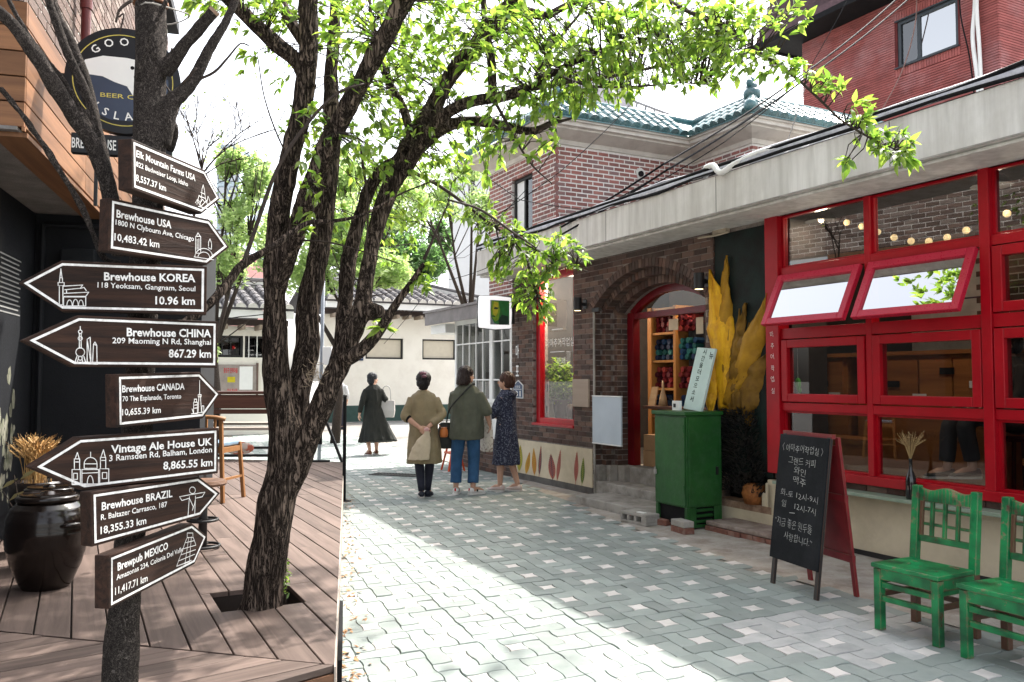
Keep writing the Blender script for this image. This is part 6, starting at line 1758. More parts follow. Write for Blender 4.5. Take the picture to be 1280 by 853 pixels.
branches = [
    [(386, 112, Y0 - .2, 24), (372, 78, Y0 - .22, 24), (345, 55, Y0 - .25, 22), (306, 18, Y0 - .3, 20), (262, -25, Y0 - .35, 18)],
    [(386, 62, Y0 - .2, 18), (362, 25, Y0 - .14, 16), (335, -30, Y0 - .05, 12)],
    [(515, 190, Y0 + .12, 26), (556, 158, Y0 + .1, 18), (600, 152, Y0 + .05, 14), (640, 160, Y0, 12), (668, 163, Y0 - .05, 10), (700, 148, Y0 - .1, 6)],
    [(668, 163, Y0 - .05, 8), (690, 155, Y0 - .1, 5), (715, 148, Y0 - .12, 3)],
    [(505, 215, Y0 + .1, 20), (545, 155, Y0 - .05, 16), (580, 130, Y0 - .15, 17), (640, 118, Y0 - .25, 14), (690, 92, Y0 - .35, 10), (740, 68, Y0 - .45, 8), (800, 52, Y0 - .5, 5), (850, 30, Y0 - .55, 3)],
    [(616, 124, Y0 - .2, 14), (614, 80, Y0 - .2, 12), (608, 40, Y0 - .15, 10), (604, 0, Y0 - .1, 8), (600, -50, Y0, 6)],
    [(545, 110, Y0 + .18, 16), (580, 78, Y0 + .25, 13), (640, 18, Y0 + .3, 15), (680, 20, Y0 + .35, 12), (702, 10, Y0 + .38, 9), (740, -10, Y0 + .4, 6)],
    [(430, 450, Y0 - .1, 22), (452, 437, Y0 - .16, 19), (476, 410, Y0 - .2, 14), (498, 376, Y0 - .24, 11), (516, 352, Y0 - .26, 9), (530, 330, Y0 - .28, 6)],
    [(530, 325, Y0 - .28, 5), (545, 290, Y0 - .3, 3), (560, 255, Y0 - .3, 2)],
    [(800, -40, Y0 - .5, 7), (834, 0, Y0 - .55, 6), (880, 24, Y0 - .6, 6), (924, 49, Y0 - .65, 5), (965, 76, Y0 - .7, 4.5), (999, 101, Y0 - .72, 4), (1030, 130, Y0 - .75, 4), (1051, 150, Y0 - .78, 3.5), (1085, 171, Y0 - .8, 3), (1119, 187, Y0 - .82, 2)],
    [(640, 118, Y0 - .25, 6), (700, 105, Y0 - .1, 5), (760, 96, Y0 + .05, 5), (830, 82, Y0 + .2, 4), (912, 68, Y0 + .3, 2)],
    [(690, 92, Y0 - .35, 4), (740, 108, Y0 - .3, 3.5), (800, 108, Y0 - .2, 3), (850, 104, Y0 - .15, 2), (880, 106, Y0 - .1, 1.5)],
    [(516, 180, Y0 + .2, 14), (504, 135, Y0 + .25, 12), (482, 95, Y0 + .3, 9), (468, 50, Y0 + .35, 6), (462, 0, Y0 + .4, 4)],
    [(660, 112, Y0 - .3, 5), (690, 60, Y0 - .3, 4), (740, 0, Y0 - .3, 3)],
    [(620, 130, Y0 - .2, 5), (660, 200, Y0 - .15, 2.5), (690, 230, Y0 - .15, 1.5)],
    [(225, 408, 3.3, 13), (262, 380, 3.35, 12), (288, 350, 3.45, 12), (304, 330, 3.5, 11), (345, 306, 3.6, 9), (382, 280, 3.7, 7), (420, 276, 3.75, 5), (455, 268, 3.8, 4), (502, 242, 3.9, 2.5), (545, 225, 4, 1.5)],
    [(304, 330, 3.5, 7), (318, 290, 3.55, 6), (345, 215, 3.6, 6), (380, 160, 3.65, 5), (420, 118, 3.7, 4), (455, 105, 3.75, 3)],
    [(364, 205, Y0 - .2, 3), (345, 165, Y0 - .3, 2.5), (330, 120, Y0 - .35, 2), (322, 70, Y0 - .4, 1.5)],
    [(365, 300, Y0 - .12, 3), (420, 305, Y0 - .3, 2.5), (500, 330, Y0 - .35, 1.5)],
    [(450, 180, Y0 - .2, 4), (460, 260, Y0 - .1, 3), (455, 330, Y0 - .05, 2)],
    [(560, 250, Y0 - .3, 3), (600, 262, Y0 + .2, 3.5), (640, 290, Y0 + .5, 3), (670, 310, Y0 + .6, 2)],
]
BR = []
for i, s in enumerate(branches):
    m = MB(); Q, rad = stem(m, s, n=9 if s[0][3] > 8 else 6, k=5, jit=.2)
    BR.append(Q)
    big = s[0][3] > 8
    m.build('branch', MAT['bark'] if big else MAT['twig'], main, world=True, smooth=True)
# stub and knot with splinters at the fork
m = MB(); rr = random.Random(5)
for i in range(60):
    p = D(393 + rr.gauss(0, 7), 468 + rr.gauss(0, 6), Y0 - .17); d = Vector((rr.gauss(0, 1), -1, rr.gauss(0, 1))).normalized() * rr.uniform(.02, .05)
    m.bar(p, p + d, .002)
m.build('splinters', Mt('pale_splinter', (.30, .23, .16), bump=0), main, world=True, kind='stuff')
# leaves
def leafmesh(name, L, w, mat, droop=.3, fold=.25):
    V = []; N = 5; Fc = []
    prof = [0, .72, 1.0, .82, .45, 0]
    for i in range(N + 1):
        t = i / N; y = L * t; z = -droop * L * t * t; ww = w / 2 * prof[i]
        V += [(-ww, y, z + fold * ww), (0, y, z), (ww, y, z + fold * ww)]
    for i in range(N):
        a = i * 3
        Fc += [(a, a + 1, a + 4, a + 3), (a + 1, a + 2, a + 5, a + 4)]
    me = bpy.data.meshes.new(name); me.from_pydata(V, [], Fc); me.materials.append(mat)
    me.polygons.foreach_set('use_smooth', [True] * len(me.polygons)); return me
LM = [leafmesh('leaf', .062, .027, MAT['leaf'], .25), leafmesh('leaf', .052, .025, MAT['leaf'], .05), leafmesh('leaf', .070, .028, MAT['leaf'], .4), leafmesh('leaf', .038, .019, MAT['leaf'], .15)]
LR = random.Random(21)
leaves = []; twigs = MB()
def rosette(p, axis, n, sc=1.0, spread=1.0, down=0.0):
    axis = axis.normalized()
    for i in range(n):
        a = LR.uniform(0, 6.28); e = LR.uniform(.15, 1.25) * spread
        o1 = axis.orthogonal().normalized(); o2 = axis.cross(o1)
        d = (axis * math.cos(e) + (o1 * math.cos(a) + o2 * math.sin(a)) * math.sin(e)); d.z -= down * LR.uniform(.3, 1); d.normalize()
        nz = Vector((LR.gauss(0, .5), LR.gauss(0, .5), 1)); x = d.cross(nz).normalized(); z = x.cross(d)
        s = sc * LR.uniform(.45, 1.25)
        mtx = Matrix.Translation(p - axis * LR.uniform(0, .03)) @ Matrix((x * s, d * s, z * s)).transposed().to_4x4()
        leaves.append((mtx, LR.choice(LM)))
allpts = [q for Q in BR[:15] for q in Q] + [D(a, b, Y) for s in stems for a, b, Y, w in s if b < 330]
def near(p, pool):
    return min(pool, key=lambda q: (q - p).length_squared)
def cluster(px, py, Y, rx, ry, rY, n, per=6, sc=1.0, pool=None, down=.25, seg=True):
    for i in range(n):
        while True:
            u, v = LR.uniform(-1, 1), LR.uniform(-1, 1)
            if u * u + v * v < 1: break
        p = D(px + u * rx, py + v * ry, Y + LR.uniform(-1, 1) * rY)
        q = near(p, pool or allpts)
        d = p - q
        if d.length > .55: q = p - d.normalized() * LR.uniform(.25, .5); d = p - q
        mid = q.lerp(p, .55) + Vector((LR.gauss(0, .02), LR.gauss(0, .02), .02))
        if seg: twigs.tube([q, mid, p], [.0035, .0025, .0015], 4)
        rosette(p, (p - mid) + Vector((0, 0, .02)), per + LR.randint(-2, 2), sc, down=down)
        if d.length > .18: rosette(mid, (p - q), max(2, per // 2 - 1), sc * .9, down=down)
CL = [ # px, py, Y, rx, ry, rY, n
    (450, 15, 4.3, 60, 35, .4, 26), (530, 30, 4.5, 60, 45, .4, 34), (600, 20, 4.3, 60, 40, .4, 30), (560, 90, 4.6, 60, 35, .5, 26), (640, 70, 4.3, 60, 50, .5, 46),
    (700, 40, 4.2, 70, 45, .5, 50), (780, 40, 4.1, 80, 45, .5, 60), (850, 30, 4.0, 60, 35, .4, 40), (740, 100, 4.3, 60, 30, .4, 40), (680, 125, 4.3, 45, 25, .3, 26), (640, 175, 4.4, 50, 20, .3, 10),
    (870, 85, 4.1, 50, 25, .4, 26), (900, 40, 3.9, 40, 30, .3, 20), (800, 85, 4.1, 60, 25, .4, 22), (920, 15, 3.9, 50, 20, .3, 18), (945, 75, 3.75, 22, 18, .15, 9), (985, 18, 3.7, 25, 14, .15, 5), (985, 88, 3.72, 22, 14, .12, 6),
    (1030, 102, 3.7, 25, 12, .1, 7), (1075, 140, 3.66, 18, 12, .08, 6), (1062, 190, 3.66, 10, 16, .05, 3), (1110, 178, 3.64, 24, 14, .08, 10), (1132, 192, 3.62, 14, 12, .05, 6),
    (490, 120, 4.6, 30, 50, .4, 18), (460, 90, 4.3, 25, 40, .3, 14), (470, 190, 4.35, 22, 35, .3, 12), (540, 165, 4.8, 40, 30, .4, 12), (580, 200, 4.7, 45, 25, .4, 14), (520, 240, 4.7, 40, 40, .4, 12),
    (610, 150, 4.3, 40, 18, .3, 8), (390, 250, 3.9, 14, 70, .2, 7), (390, 155, 4.0, 14, 20, .2, 5), (440, 190, 3.9, 10, 10, .1, 3), (360, 140, 4.6, 20, 30, .3, 4), (440, 40, 4.2, 30, 30, .3, 8),
    (360, 5, 4.3, 40, 14, .3, 10), (300, 12, 4.2, 40, 14, .3, 10), (250, 5, 4.1, 20, 10, .2, 5), (340, 30, 4.3, 18, 14, .2, 5), (462, 185, 3.8, 6, 4, .02, 2),
]
for c in CL: cluster(c[0], c[1], c[2], c[3] * 1.15, c[4] * 1.2, c[5] * 1.3, int(c[6] * 2.0), per=7, down=.15, sc=.92)
for c in ((430, 230, 6.0, 60, 90, .8, 60), (490, 285, 6.5, 55, 50, .8, 40), (500, 100, 5.8, 80, 70, .7, 60), (600, 190, 6.2, 60, 40, .6, 26), (345, 60, 5.5, 60, 50, .6, 22)): cluster(*c, per=7, sc=1.0)
for c in ((1010, -60, 7.9, 60, 20, .3, 12), (870, -32, 8.5, 40, 12, .3, 9)): cluster(*c, per=9, sc=1.5)  # unseen leaf clusters added above the view to dapple the near paving
# clumps along the low right branch and the bough hanging before the brick pier
cluster(530, 345, Y0 - .27, 17, 18, .05, 9, per=9, pool=BR[7], down=.0, seg=False)
cluster(478, 408, Y0 - .2, 10, 9, .04, 4, per=8, pool=BR[7], down=.0, seg=False)
dr_pool = [D(600, 262, 5.2), D(620, 285, 5.2), D(645, 300, 5.2), D(665, 320, 5.2), D(690, 330, 5.2), D(720, 335, 5.2), D(668, 370, 5.2)]
BR2 = MB()
for s in ([(492, 205, 4.62, 6), (545, 230, 5.0, 5), (590, 262, 5.2, 4), (620, 285, 5.2, 4), (650, 302, 5.2, 3), (690, 322, 5.2, 2), (735, 340, 5.2, 1.5)], [(640, 295, 5.2, 3), (660, 330, 5.2, 2.5), (672, 370, 5.2, 2), (680, 395, 5.2, 1.5)], [(620, 285, 5.2, 2.5), (625, 315, 5.2, 2), (620, 345, 5.2, 1.5)]):
    stem(BR2, s, n=5, k=4)
BR2.build('branch', MAT['twig'], main, world=True, smooth=True)
for c in ((625, 290, 5.2, 30, 22, .2, 16), (665, 320, 5.2, 42, 28, .2, 34), (668, 365, 5.2, 28, 30, .2, 26), (625, 335, 5.25, 14, 20, .15, 10), (705, 300, 5.2, 22, 16, .15, 9), (722, 325, 5.2, 16, 12, .1, 6), (682, 390, 5.2, 12, 16, .1, 7), (600, 270, 5.1, 30, 20, .25, 10)):
    cluster(*c[:6], int(c[6] * 1.7), per=7, pool=dr_pool, down=.8, sc=.95)
twigs.build('twigs', MAT['twig'], main, world=True, smooth=True, kind='stuff')
for c in ((640, -125, 7.6, 200, 70, 1.2, 230), (740, -120, 8.2, 150, 60, 1.0, 200), (560, -130, 6.6, 130, 60, .8, 110)): cluster(*c, per=9, sc=1.9, seg=False)  # unseen oversized leaf clusters added above the view to shade the deck
# foliage above the frame that shades the street and deck
for c in ((430, -80, 4.4, 120, 60, .8, 40), (600, -90, 4.3, 140, 60, .8, 50), (800, -70, 4.2, 140, 50, .7, 40), (300, -60, 4.2, 80, 40, .6, 24)):
    cluster(*c, per=6, seg=False)
def put_leaves(owner, lv, limit, name='leaf', stuff='foliage', mat=None):
    inv = wm(owner).inverted()
    lv.sort(key=lambda q: (q[0].translation - CAM).length + (0 if q[0].translation.z < 1.5 + .45 * q[0].translation.y else 9))
    for mtx, me in lv[:limit]:
        o = bpy.data.objects.new(name, me); C.objects.link(o); o.parent = owner; o.matrix_basis = inv @ mtx
    import numpy as np
    vs_, fs_ = [], []; k = 0
    by = {}
    for mtx, me in lv[limit:]:
        if me.name not in by: by[me.name] = ([v.co.copy() for v in me.vertices], [tuple(p.vertices) for p in me.polygons])
        V, Fc = by[me.name]; mm = inv @ mtx
        vs_ += [tuple(mm @ v) for v in V]; fs_ += [tuple(i + k for i in f) for f in Fc]; k += len(V)
    me = bpy.data.meshes.new(stuff); me.from_pydata(vs_, [], fs_); me.materials.append(mat or MAT['leaf']); me.polygons.foreach_set('use_smooth', [True] * len(me.polygons))
    o = bpy.data.objects.new(stuff, me); C.objects.link(o); o.parent = owner; o['kind'] = 'stuff'
put_leaves(main, leaves, 300)
n_leaves_main = len(leaves)
# shoots at the foot
sh = thing('basal_shoot', 'small bright green shoot growing at the foot of the main tree', 'seedling', D(357, 748, 4.5))
part('shoot_leaves', MAT['leaf'], sh, lambda m: leaves_ball(m, 60, (0, 0, .10), (.035, .03, .12), .02, 4))
part('shoot_stem', MAT['twig'], sh, lambda m: m.tube([(0, 0, -.05), (0, 0, .2)], .003, 5))

# --- pollarded trunk that carries the signs
pol = thing('pollarded_tree', 'bare pollarded tree trunk carrying the stack of arrow signs', 'tree', (trunk_c(850).x, 2.92, 0))
m = MB()
tp = [(144, 1010, 2.92, 60), (150, 850, 2.92, 50), (155, 770, 2.92, 45), (165, 640, 2.92, 42), (175, 480, 2.92, 42), (182, 330, 2.93, 45), (186, 200, 2.94, 47), (187, 120, 2.95, 45), (188, 60, 2.96, 44), (188, 8, 2.97, 45)]
stem(m, tp, n=18, k=6, jit=.1)
stem(m, [(200, 180, 2.95, 30), (215, 130, 2.96, 22), (226, 118, 2.97, 20), (245, 95, 3.0, 17), (262, 60, 3.02, 14), (280, 32, 3.05, 12), (300, -15, 3.08, 10)], n=12)
stem(m, [(205, 90, 2.95, 26), (222, 68, 2.93, 20), (240, 45, 2.9, 18), (267, 15, 2.88, 16)], n=12)
stem(m, [(212, 150, 3.0, 14), (218, 165, 3.02, 12), (212, 190, 3.04, 11)], n=9)
stem(m, [(150, 320, 2.95, 22), (136, 240, 2.9, 24), (118, 185, 2.86, 24), (95, 150, 2.82, 22), (70, 110, 2.78, 22), (45, 70, 2.74, 20), (15, 30, 2.7, 18), (-20, 0, 2.66, 16)], n=12)
stem(m, [(132, 220, 2.9, 20), (125, 180, 2.9, 16), (112, 130, 2.88, 13), (95, 90, 2.86, 13), (78, 50, 2.84, 12), (62, 5, 2.82, 12), (55, -30, 2.8, 10)], n=10)
stem(m, [(128, 200, 2.92, 16), (122, 165, 2.95, 15), (110, 110, 2.97, 15), (92, 60, 2.98, 13), (72, 20, 3.0, 12), (60, -20, 3.0, 12)], n=10)
stem(m, [(126, 190, 2.92, 12), (108, 150, 2.86, 9), (85, 110, 2.84, 9), (60, 78, 2.82, 8), (30, 35, 2.8, 8), (8, -5, 2.8, 7)], n=8)
stem(m, [(150, 330, 2.9, 10), (128, 320, 2.84, 9), (108, 270, 2.8, 10), (82, 225, 2.76, 9), (52, 178, 2.72, 9), (25, 140, 2.7, 8), (0, 110, 2.68, 8)], n=8)
stem(m, [(170, 100, 2.88, 9), (180, 70, 2.86, 8), (190, 40, 2.85, 8), (208, 0, 2.84, 7)], n=8)
rm2 = remesh(m, .0065, 2, lambda p: bark_disp(p, .004, 26))
rm2.build('trunk', MAT['bark_grey'], pol, world=True, smooth=True)
part('cut_top', Mt('reddish_cut_wood', (.30, .14, .08), (.2, .09, .05), scale=20, bump=.4), pol, lambda mm: mm.tube([D(188, 6, 2.97), D(188, 2, 2.97)], .062, 14), world=True)
part('cut_end', Mt('pale_cut_wood', (.26, .17, .12), bump=.3), pol, lambda mm: mm.tube([D(266, 16, 2.88), D(269, 13, 2.88)], .020, 12), world=True)
part('tie_wire', MAT['concrete'], pol, lambda mm: mm.tube([Vector((trunk_c(10).x + .083 * math.cos(a), 2.97 + .083 * math.sin(a), trunk_c(10).z + .01 * math.sin(a * 2))) for a in [i * .42 for i in range(16)]], .003, 4), world=True)
m = MB(); rr = random.Random(17)
for s in ([(165, 0, 2.85, 5), (150, 12, 2.83, 4), (145, 28, 2.82, 3)], [(247, 100, 3.0, 4), (268, 90, 3.0, 4), (285, 72, 3.0, 3), (300, 55, 3.0, 2), (311, 57, 3.0, 1.5)], [(228, 105, 2.95, 4), (246, 85, 2.95, 3)], [(225, 130, 3, 2), (205, 100, 3, 2), (215, 60, 3, 1.5)], [(150, 40, 2.8, 2.5), (155, 18, 2.8, 2.5), (148, 22, 2.8, 2)]):
    stem(m, s, n=5, k=4)
m.build('small_twigs', MAT['twig'], pol, world=True, smooth=True, kind='stuff')

# --- trees in the background
def bg_tree(name, lab, base, crown, mat, n, size, seed, trunk_r=.12, twiggy=False, top=None):
    "crown: list of (px,py,Y,rx,ry) lobes"
    rr = random.Random(seed)
    b = Vector(base)
    t = thing(name, lab, 'tree', b)
    cs = [D(c[0], c[1], c[2]) for c in crown]
    m = MB(); cen = sum(cs, Vector()) / len(cs)
    fork = Vector((b.x, b.y, b.z + (cen.z - b.z) * .45))
    m.tube([b, (b + fork) / 2 + Vector((.1, 0, 0)), fork], [trunk_r, trunk_r * .8, trunk_r * .7], 9, jit=.2)
    m.build('trunk', MAT['twig'], t, world=True, smooth=True)
    m = MB()
    for c in cs:
        mid = fork.lerp(c, .5) + Vector((rr.gauss(0, .2), rr.gauss(0, .2), .1))
        m.tube([fork, mid, c], [trunk_r * .5, trunk_r * .3, .015], 6)
        for k in range(14):
            e = c + Vector((rr.gauss(0, 1), rr.gauss(0, 1), rr.gauss(0, .8))) * (.5 * crown[0][3] * crown[0][2] / F)
            m.tube([mid.lerp(c, rr.random()), (mid + e) / 2 * .4 + e * .6, e], [.018, .010, .005], 4)
    m.build('limbs', MAT['twig'], t, world=True, smooth=True)
    V = []; Fc = []
    for c, cc in zip(cs, crown):
        rx = cc[3] * cc[2] / F; rz = cc[4] * cc[2] / F
        for i in range(n // len(cs)):
            d = Vector((rr.gauss(0, 1), rr.gauss(0, 1), rr.gauss(0, 1))).normalized() * (rr.random() ** .45)
            f = .75 + .5 * mnoise.noise(d * 2.2 + Vector((seed, 0, 0)))
            p = c + Vector((d.x * rx, d.y * rx, d.z * rz)) * f
            if mnoise.noise(p * (1.6 / max(.6, rx)) + Vector((0, seed, 0))) < -.12: continue
            a = Vector((rr.gauss(0, 1), rr.gauss(0, 1), rr.gauss(0, .7))).normalized() * size * rr.uniform(.6, 1.3)
            s = a.cross(Vector((rr.gauss(0, 1), rr.gauss(0, 1), rr.gauss(0, 1)))).normalized() * size * .4
            k = len(V); V += [tuple(p - a), tuple(p + s), tuple(p + a), tuple(p - s)]; Fc.append((k, k + 1, k + 2, k + 3))
    mb = MB(); inv = wm(t).inverted(); V = [tuple(inv @ Vector(v)) for v in V]
    me = bpy.data.meshes.new('crown'); me.from_pydata(V, [], Fc); me.materials.append(mat)
    o = bpy.data.objects.new('crown', me); C.objects.link(o); o.parent = t; o['kind'] = 'stuff'
    return t
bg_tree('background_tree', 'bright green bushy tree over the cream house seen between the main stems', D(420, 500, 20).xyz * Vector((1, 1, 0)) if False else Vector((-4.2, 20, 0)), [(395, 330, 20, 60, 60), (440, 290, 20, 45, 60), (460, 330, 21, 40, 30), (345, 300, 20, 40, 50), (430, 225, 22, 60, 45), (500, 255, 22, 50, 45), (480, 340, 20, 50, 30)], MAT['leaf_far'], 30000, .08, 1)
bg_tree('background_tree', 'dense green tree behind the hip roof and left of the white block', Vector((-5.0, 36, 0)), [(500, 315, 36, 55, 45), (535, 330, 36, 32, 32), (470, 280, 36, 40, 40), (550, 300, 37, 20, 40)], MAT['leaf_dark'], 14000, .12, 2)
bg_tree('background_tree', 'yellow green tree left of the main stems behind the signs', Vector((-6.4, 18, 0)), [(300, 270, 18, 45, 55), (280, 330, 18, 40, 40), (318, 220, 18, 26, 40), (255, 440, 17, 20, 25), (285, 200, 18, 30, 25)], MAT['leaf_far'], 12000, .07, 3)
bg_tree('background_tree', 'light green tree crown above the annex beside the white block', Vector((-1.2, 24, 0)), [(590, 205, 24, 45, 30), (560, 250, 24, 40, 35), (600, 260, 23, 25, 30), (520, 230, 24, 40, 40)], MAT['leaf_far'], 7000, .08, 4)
# bare twiggy tree at the left
bt = thing('bare_tree', 'thin nearly bare tree with fine twigs between the pollard and the main tree', 'tree', D(250, 480, 9) * 1.0)
bt.location = (D(250, 480, 9).x, 9, 0)
m = MB(); rr = random.Random(31); tips = []
def grow(p, d, L, r, k):
    q = p + d * L * .5 + Vector((rr.gauss(0, .04), rr.gauss(0, .04), 0)) * L; e = p + d * L
    m.tube([p, q, e], [r, r * .85, r * .7], 5)
    if k == 0: tips.append(e); return
    for i in range(3 if k > 1 else 4):
        dd = (d + Vector((rr.gauss(0, .55), rr.gauss(0, .5), rr.gauss(.12, .35)))).normalized(); grow(q.lerp(e, rr.random()), dd, L * rr.uniform(.55, .85), r * .62, k - 1)
b0_ = D(250, 480, 9); b0_.z = 0
grow(b0_, Vector((0, 0, 1)), 1.8, .05, 0); grow(D(250, 320, 9), Vector((-.1, 0, 1)).normalized(), .85, .020, 5)
m.tube([Vector((b0_.x, 9, 1.7)), D(250, 320, 9)], [.03, .02], 6)
m.build('branches', MAT['twig'], bt, world=True, smooth=True)
lv = []
for e in tips[::9]:
    for j in range(3):
        d = Vector((rr.gauss(0, 1), rr.gauss(0, 1), rr.gauss(0, 1))).normalized(); x = d.orthogonal().normalized(); z = x.cross(d)
        lv.append((Matrix.Translation(e) @ Matrix((x, d, z)).transposed().to_4x4(), LM[3]))
put_leaves(bt, lv, 0, stuff='sparse_leaves')
# hanging power and phone lines
def wire(lab, pts, r=.008, mat='black'):
    P = [Vector(p) for p in pts]
    t = thing('overhead_wire', lab, 'cable', P[0], 0, 'overhead wires')
    m = MB(); Q = []
    for a, b in zip(P, P[1:]):
        sag = (b - a).length * .012
        for i in range(12):
            u = i / 12; Q.append(a.lerp(b, u) - Vector((0, 0, sag * 4 * u * (1 - u))))
    Q.append(P[-1])
    m.tube(Q, r, 5); m.build('wire', MAT[mat], t, world=True)
wire('thick twin cable falling from the red building down to the shop roof, upper one', [D(1125, -5, 13), D(1005, 92, 11), D(830, 205, 9.5), D(700, 285, 10.5)], .013)
wire('thick twin cable falling from the red building down to the shop roof, lower one', [D(1140, -5, 13), D(1008, 98, 11), D(835, 212, 9.5), D(690, 300, 10.5)], .013)
wire('middle wire fanning out from above the teal finial to the canopy left', [D(1005, 95, 11), D(880, 185, 10), D(760, 255, 10)], .008)
wire('thin wire crossing the pink brick from the teal roof tree side', [D(1003, 100, 11), D(905, 178, 10.5), D(815, 232, 10.5)], .007)
wire('thin wire passing steeply before the purple shingled eave', [D(1062, -5, 12), D(1015, 80, 12), D(985, 175, 10.5)], .006)
wire('thin wire from the sky top across the teal roof', [D(895, -5, 14), D(780, 140, 12), D(700, 215, 11), D(620, 270, 11)], .006)
wire('thin pale wire low across the brick corner', [D(600, 215, 12), D(650, 250, 12), D(730, 262, 11.6)], .006)
wire('long wire running from the left across the bare tree to the stems', [D(180, 270, 16), D(300, 215, 14), D(420, 165, 14)], .006)
wire('wire bundle along the eave of the cream house', [D(240, 402, 20), D(300, 396, 19), D(360, 388, 18)], .012)
wire('thin wire crossing the sky right of the main stems', [D(560, 350, 14), D(620, 330, 12), D(700, 300, 11)], .005)
wire('wire rising right from the annex corner through the leaves', [D(480, 430, 20), D(560, 330, 16), D(660, 235, 13)], .006)
# ================================================================ PUB ON THE LEFT
d1 = Vector((-.285, .958, 0)).normalized(); K0 = Vector((-2.76, 4.67, 0)); PROT = math.atan2(d1.y, d1.x)
def pbw(x, y, z=0): return K0 + d1 * x + Vector((-d1.y, d1.x, 0)) * y + Vector((0, 0, z))
pub = thing('pub_building', 'black walled pub with an orange timber clad box and whitish brick above', 'pub', K0, PROT)
blk = Mt('matt_black_wall', (.006, .007, .009), (.009, .010, .013), scale=3, rough=.7, bump=.1, dirt=(.014, .015, .018), dscale=2, damt=.4, spec=.25)
part('dark_wall', blk, pub, lambda m: (m.bx(2.585, 2.75, -.80, .524, .30, 2.895), m.bx(-2.5, 2.75, .524, .75, .30, 2.895), m.bx(2.75, 4.6, -.80, -.65, .3, 2.895), m.bx(4.6, 4.75, -.8, 3, .3, 2.895)), bevel=.004)
part('soffit', Mt('grey_soffit', (.22, .20, .19), (.15, .14, .13), rough=.9, bump=.3), pub, lambda m: m.bx(-2.9 + 2.88, 4.8, .02, 3, 2.90, 2.92))
tw = Wood('orange_cladding_wood', (.28, .135, .065), (.13, .062, .034), axis=0, rings=6, rnd=.22, rough=.6, bump=.25)
for k in range(5):
    z0 = 2.925 + k * .145
    for (x0, x1) in ((.026, 1.7), (1.705, 3.4), (3.405, 4.9)):
        m = MB(); m.bx(-(x1 - x0) / 2, (x1 - x0) / 2, -.012, .012, 0, .137); o = m.build('cladding_board', tw, pub, bevel=.003); o.location = ((x0 + x1) / 2, .0, z0)
    m = MB(); m.bx(-1.4, 1.4, -.012, .012, 0, .137); o = m.build('cladding_board', tw, pub, bevel=.003); o.location = (.012, 1.4 - .01, z0); o.rotation_euler = (0, 0, math.pi / 2)
part('cladding_core', blk, pub, lambda m: m.bx(.03, 4.88, .015, 3, 2.922, 3.66))
part('corner_trim', tw, pub, lambda m: m.bx(-.006, .02, -.016, .0, 2.9, 2.923))
part('edge_board', tw, pub, lambda m: (m.bx(.03, 4.9, -.02, .16, 2.872, 2.899),))
ub = Bricks(pub, Mt('whitewashed_brick', (.20, .15, .13), (.13, .10, .085), scale=6, rough=.9, bump=.5, rnd=.3, palette=[(.17, .11, .09), (.13, .085, .07), (.24, .19, .165), (.16, .10, .08)]), stuff='upper_brickwork', limit=40)
ub.wall((0, .10, 0), (1, 0, 0), 3.67, 6.6, lambda z: [(-4.0, 8.0)], bl=.21, bh=.062, j=.016)
ub.finish()
part('upper_wall', MAT['mortar_pale'], pub, lambda m: (m.bx(-4.0, 8.0, .10, .3, 3.665, 6.7),))
part('roof_edge', blk, pub, lambda m: m.bx(-4.1, 8.1, -.05, 3, 6.701, 6.85))
part('downpipe', Mt('dark_red_pipe', (.12, .02, .02), rough=.4), pub, lambda m: (m.tube([(1.75, .02, 3.9), (1.75, .02, 6.6)], .035, 10), m.tube([(1.75, .02, 4.35), (1.75, .02, 4.42)], .045, 10), m.tube([(1.75, .02, 3.9), (1.78, .12, 3.8)], .035, 8)), smooth=True, angle=50)
part('wall_conduit', blk, pub, lambda m: (m.tube([(2.55, .46, .35), (2.55, .46, 2.80)], .025, 8), m.tube([(2.55, .46, 2.80), (2.55, -.5, 2.80)], .02, 8)))
spk = thing('wall_speaker', 'small dark box lamp high on the black pub wall', 'wall lamp', pbw(2.5, .18, 2.30), PROT)
part('housing', blk, spk, lambda m: m.bx(-.02, .08, -.13, .13, .0, .30), bevel=.01)
part('light_patch', Mt('light_patch_paint', (.25, .25, .25), rough=.5), spk, lambda m: m.prism([(-.022, .10, .01), (-.022, -.12, .01), (-.022, -.12, .13)], (-.003, 0, 0)))  # pale triangle painted as a patch of light on the box
gpn = thing('painted_panel', 'peeling mottled poster panel on the black side wall at the left edge', 'panel', pbw(1.9, .52, .5), PROT)
part('panel_sheet', blk, gpn, lambda m: m.bx(-.5, .23, -.012, 0, 0, 2.1))
def patches(m):
    rr = random.Random(8)
    for i in range(46):
        x = rr.uniform(-.45, .17); z = rr.uniform(.1, 1.05) if i < 34 else rr.uniform(.1, 1.0)
        k = rr.randint(5, 8); r = rr.uniform(.02, .07)
        m.poly([(x + r * math.cos(6.28 * j / k) * rr.uniform(.4, 1), -.0135, z + 1.6 * r * math.sin(6.28 * j / k) * rr.uniform(.4, 1)) for j in range(k)])
part('mottled_print', Mt('mottled_cream', (.26, .25, .20), (.12, .13, .08), scale=14), gpn, patches)
def lines(m):
    for j, s in enumerate(('CRAFT BEER', 'TAP LIST', 'KITCHEN', 'OPEN DAILY')):
        put_text(m, s, (-.30, -.0135, 1.86 - .13 * j), (.2, -.0135, 1.86 - .13 * j), .08, (0, -1, 0), .01)
part('panel_lettering', Mt('worn_grey_print', (.28, .28, .27), bump=0), gpn, lambda m: [ribbon(m, [(-.35 + .02 * (i % 3), -.0135, 1.92 - i * .035), (.2 - .05 * (i % 2), -.0135, 1.92 - i * .035)], .011, (0, -1, 0)) for i in range(13)])
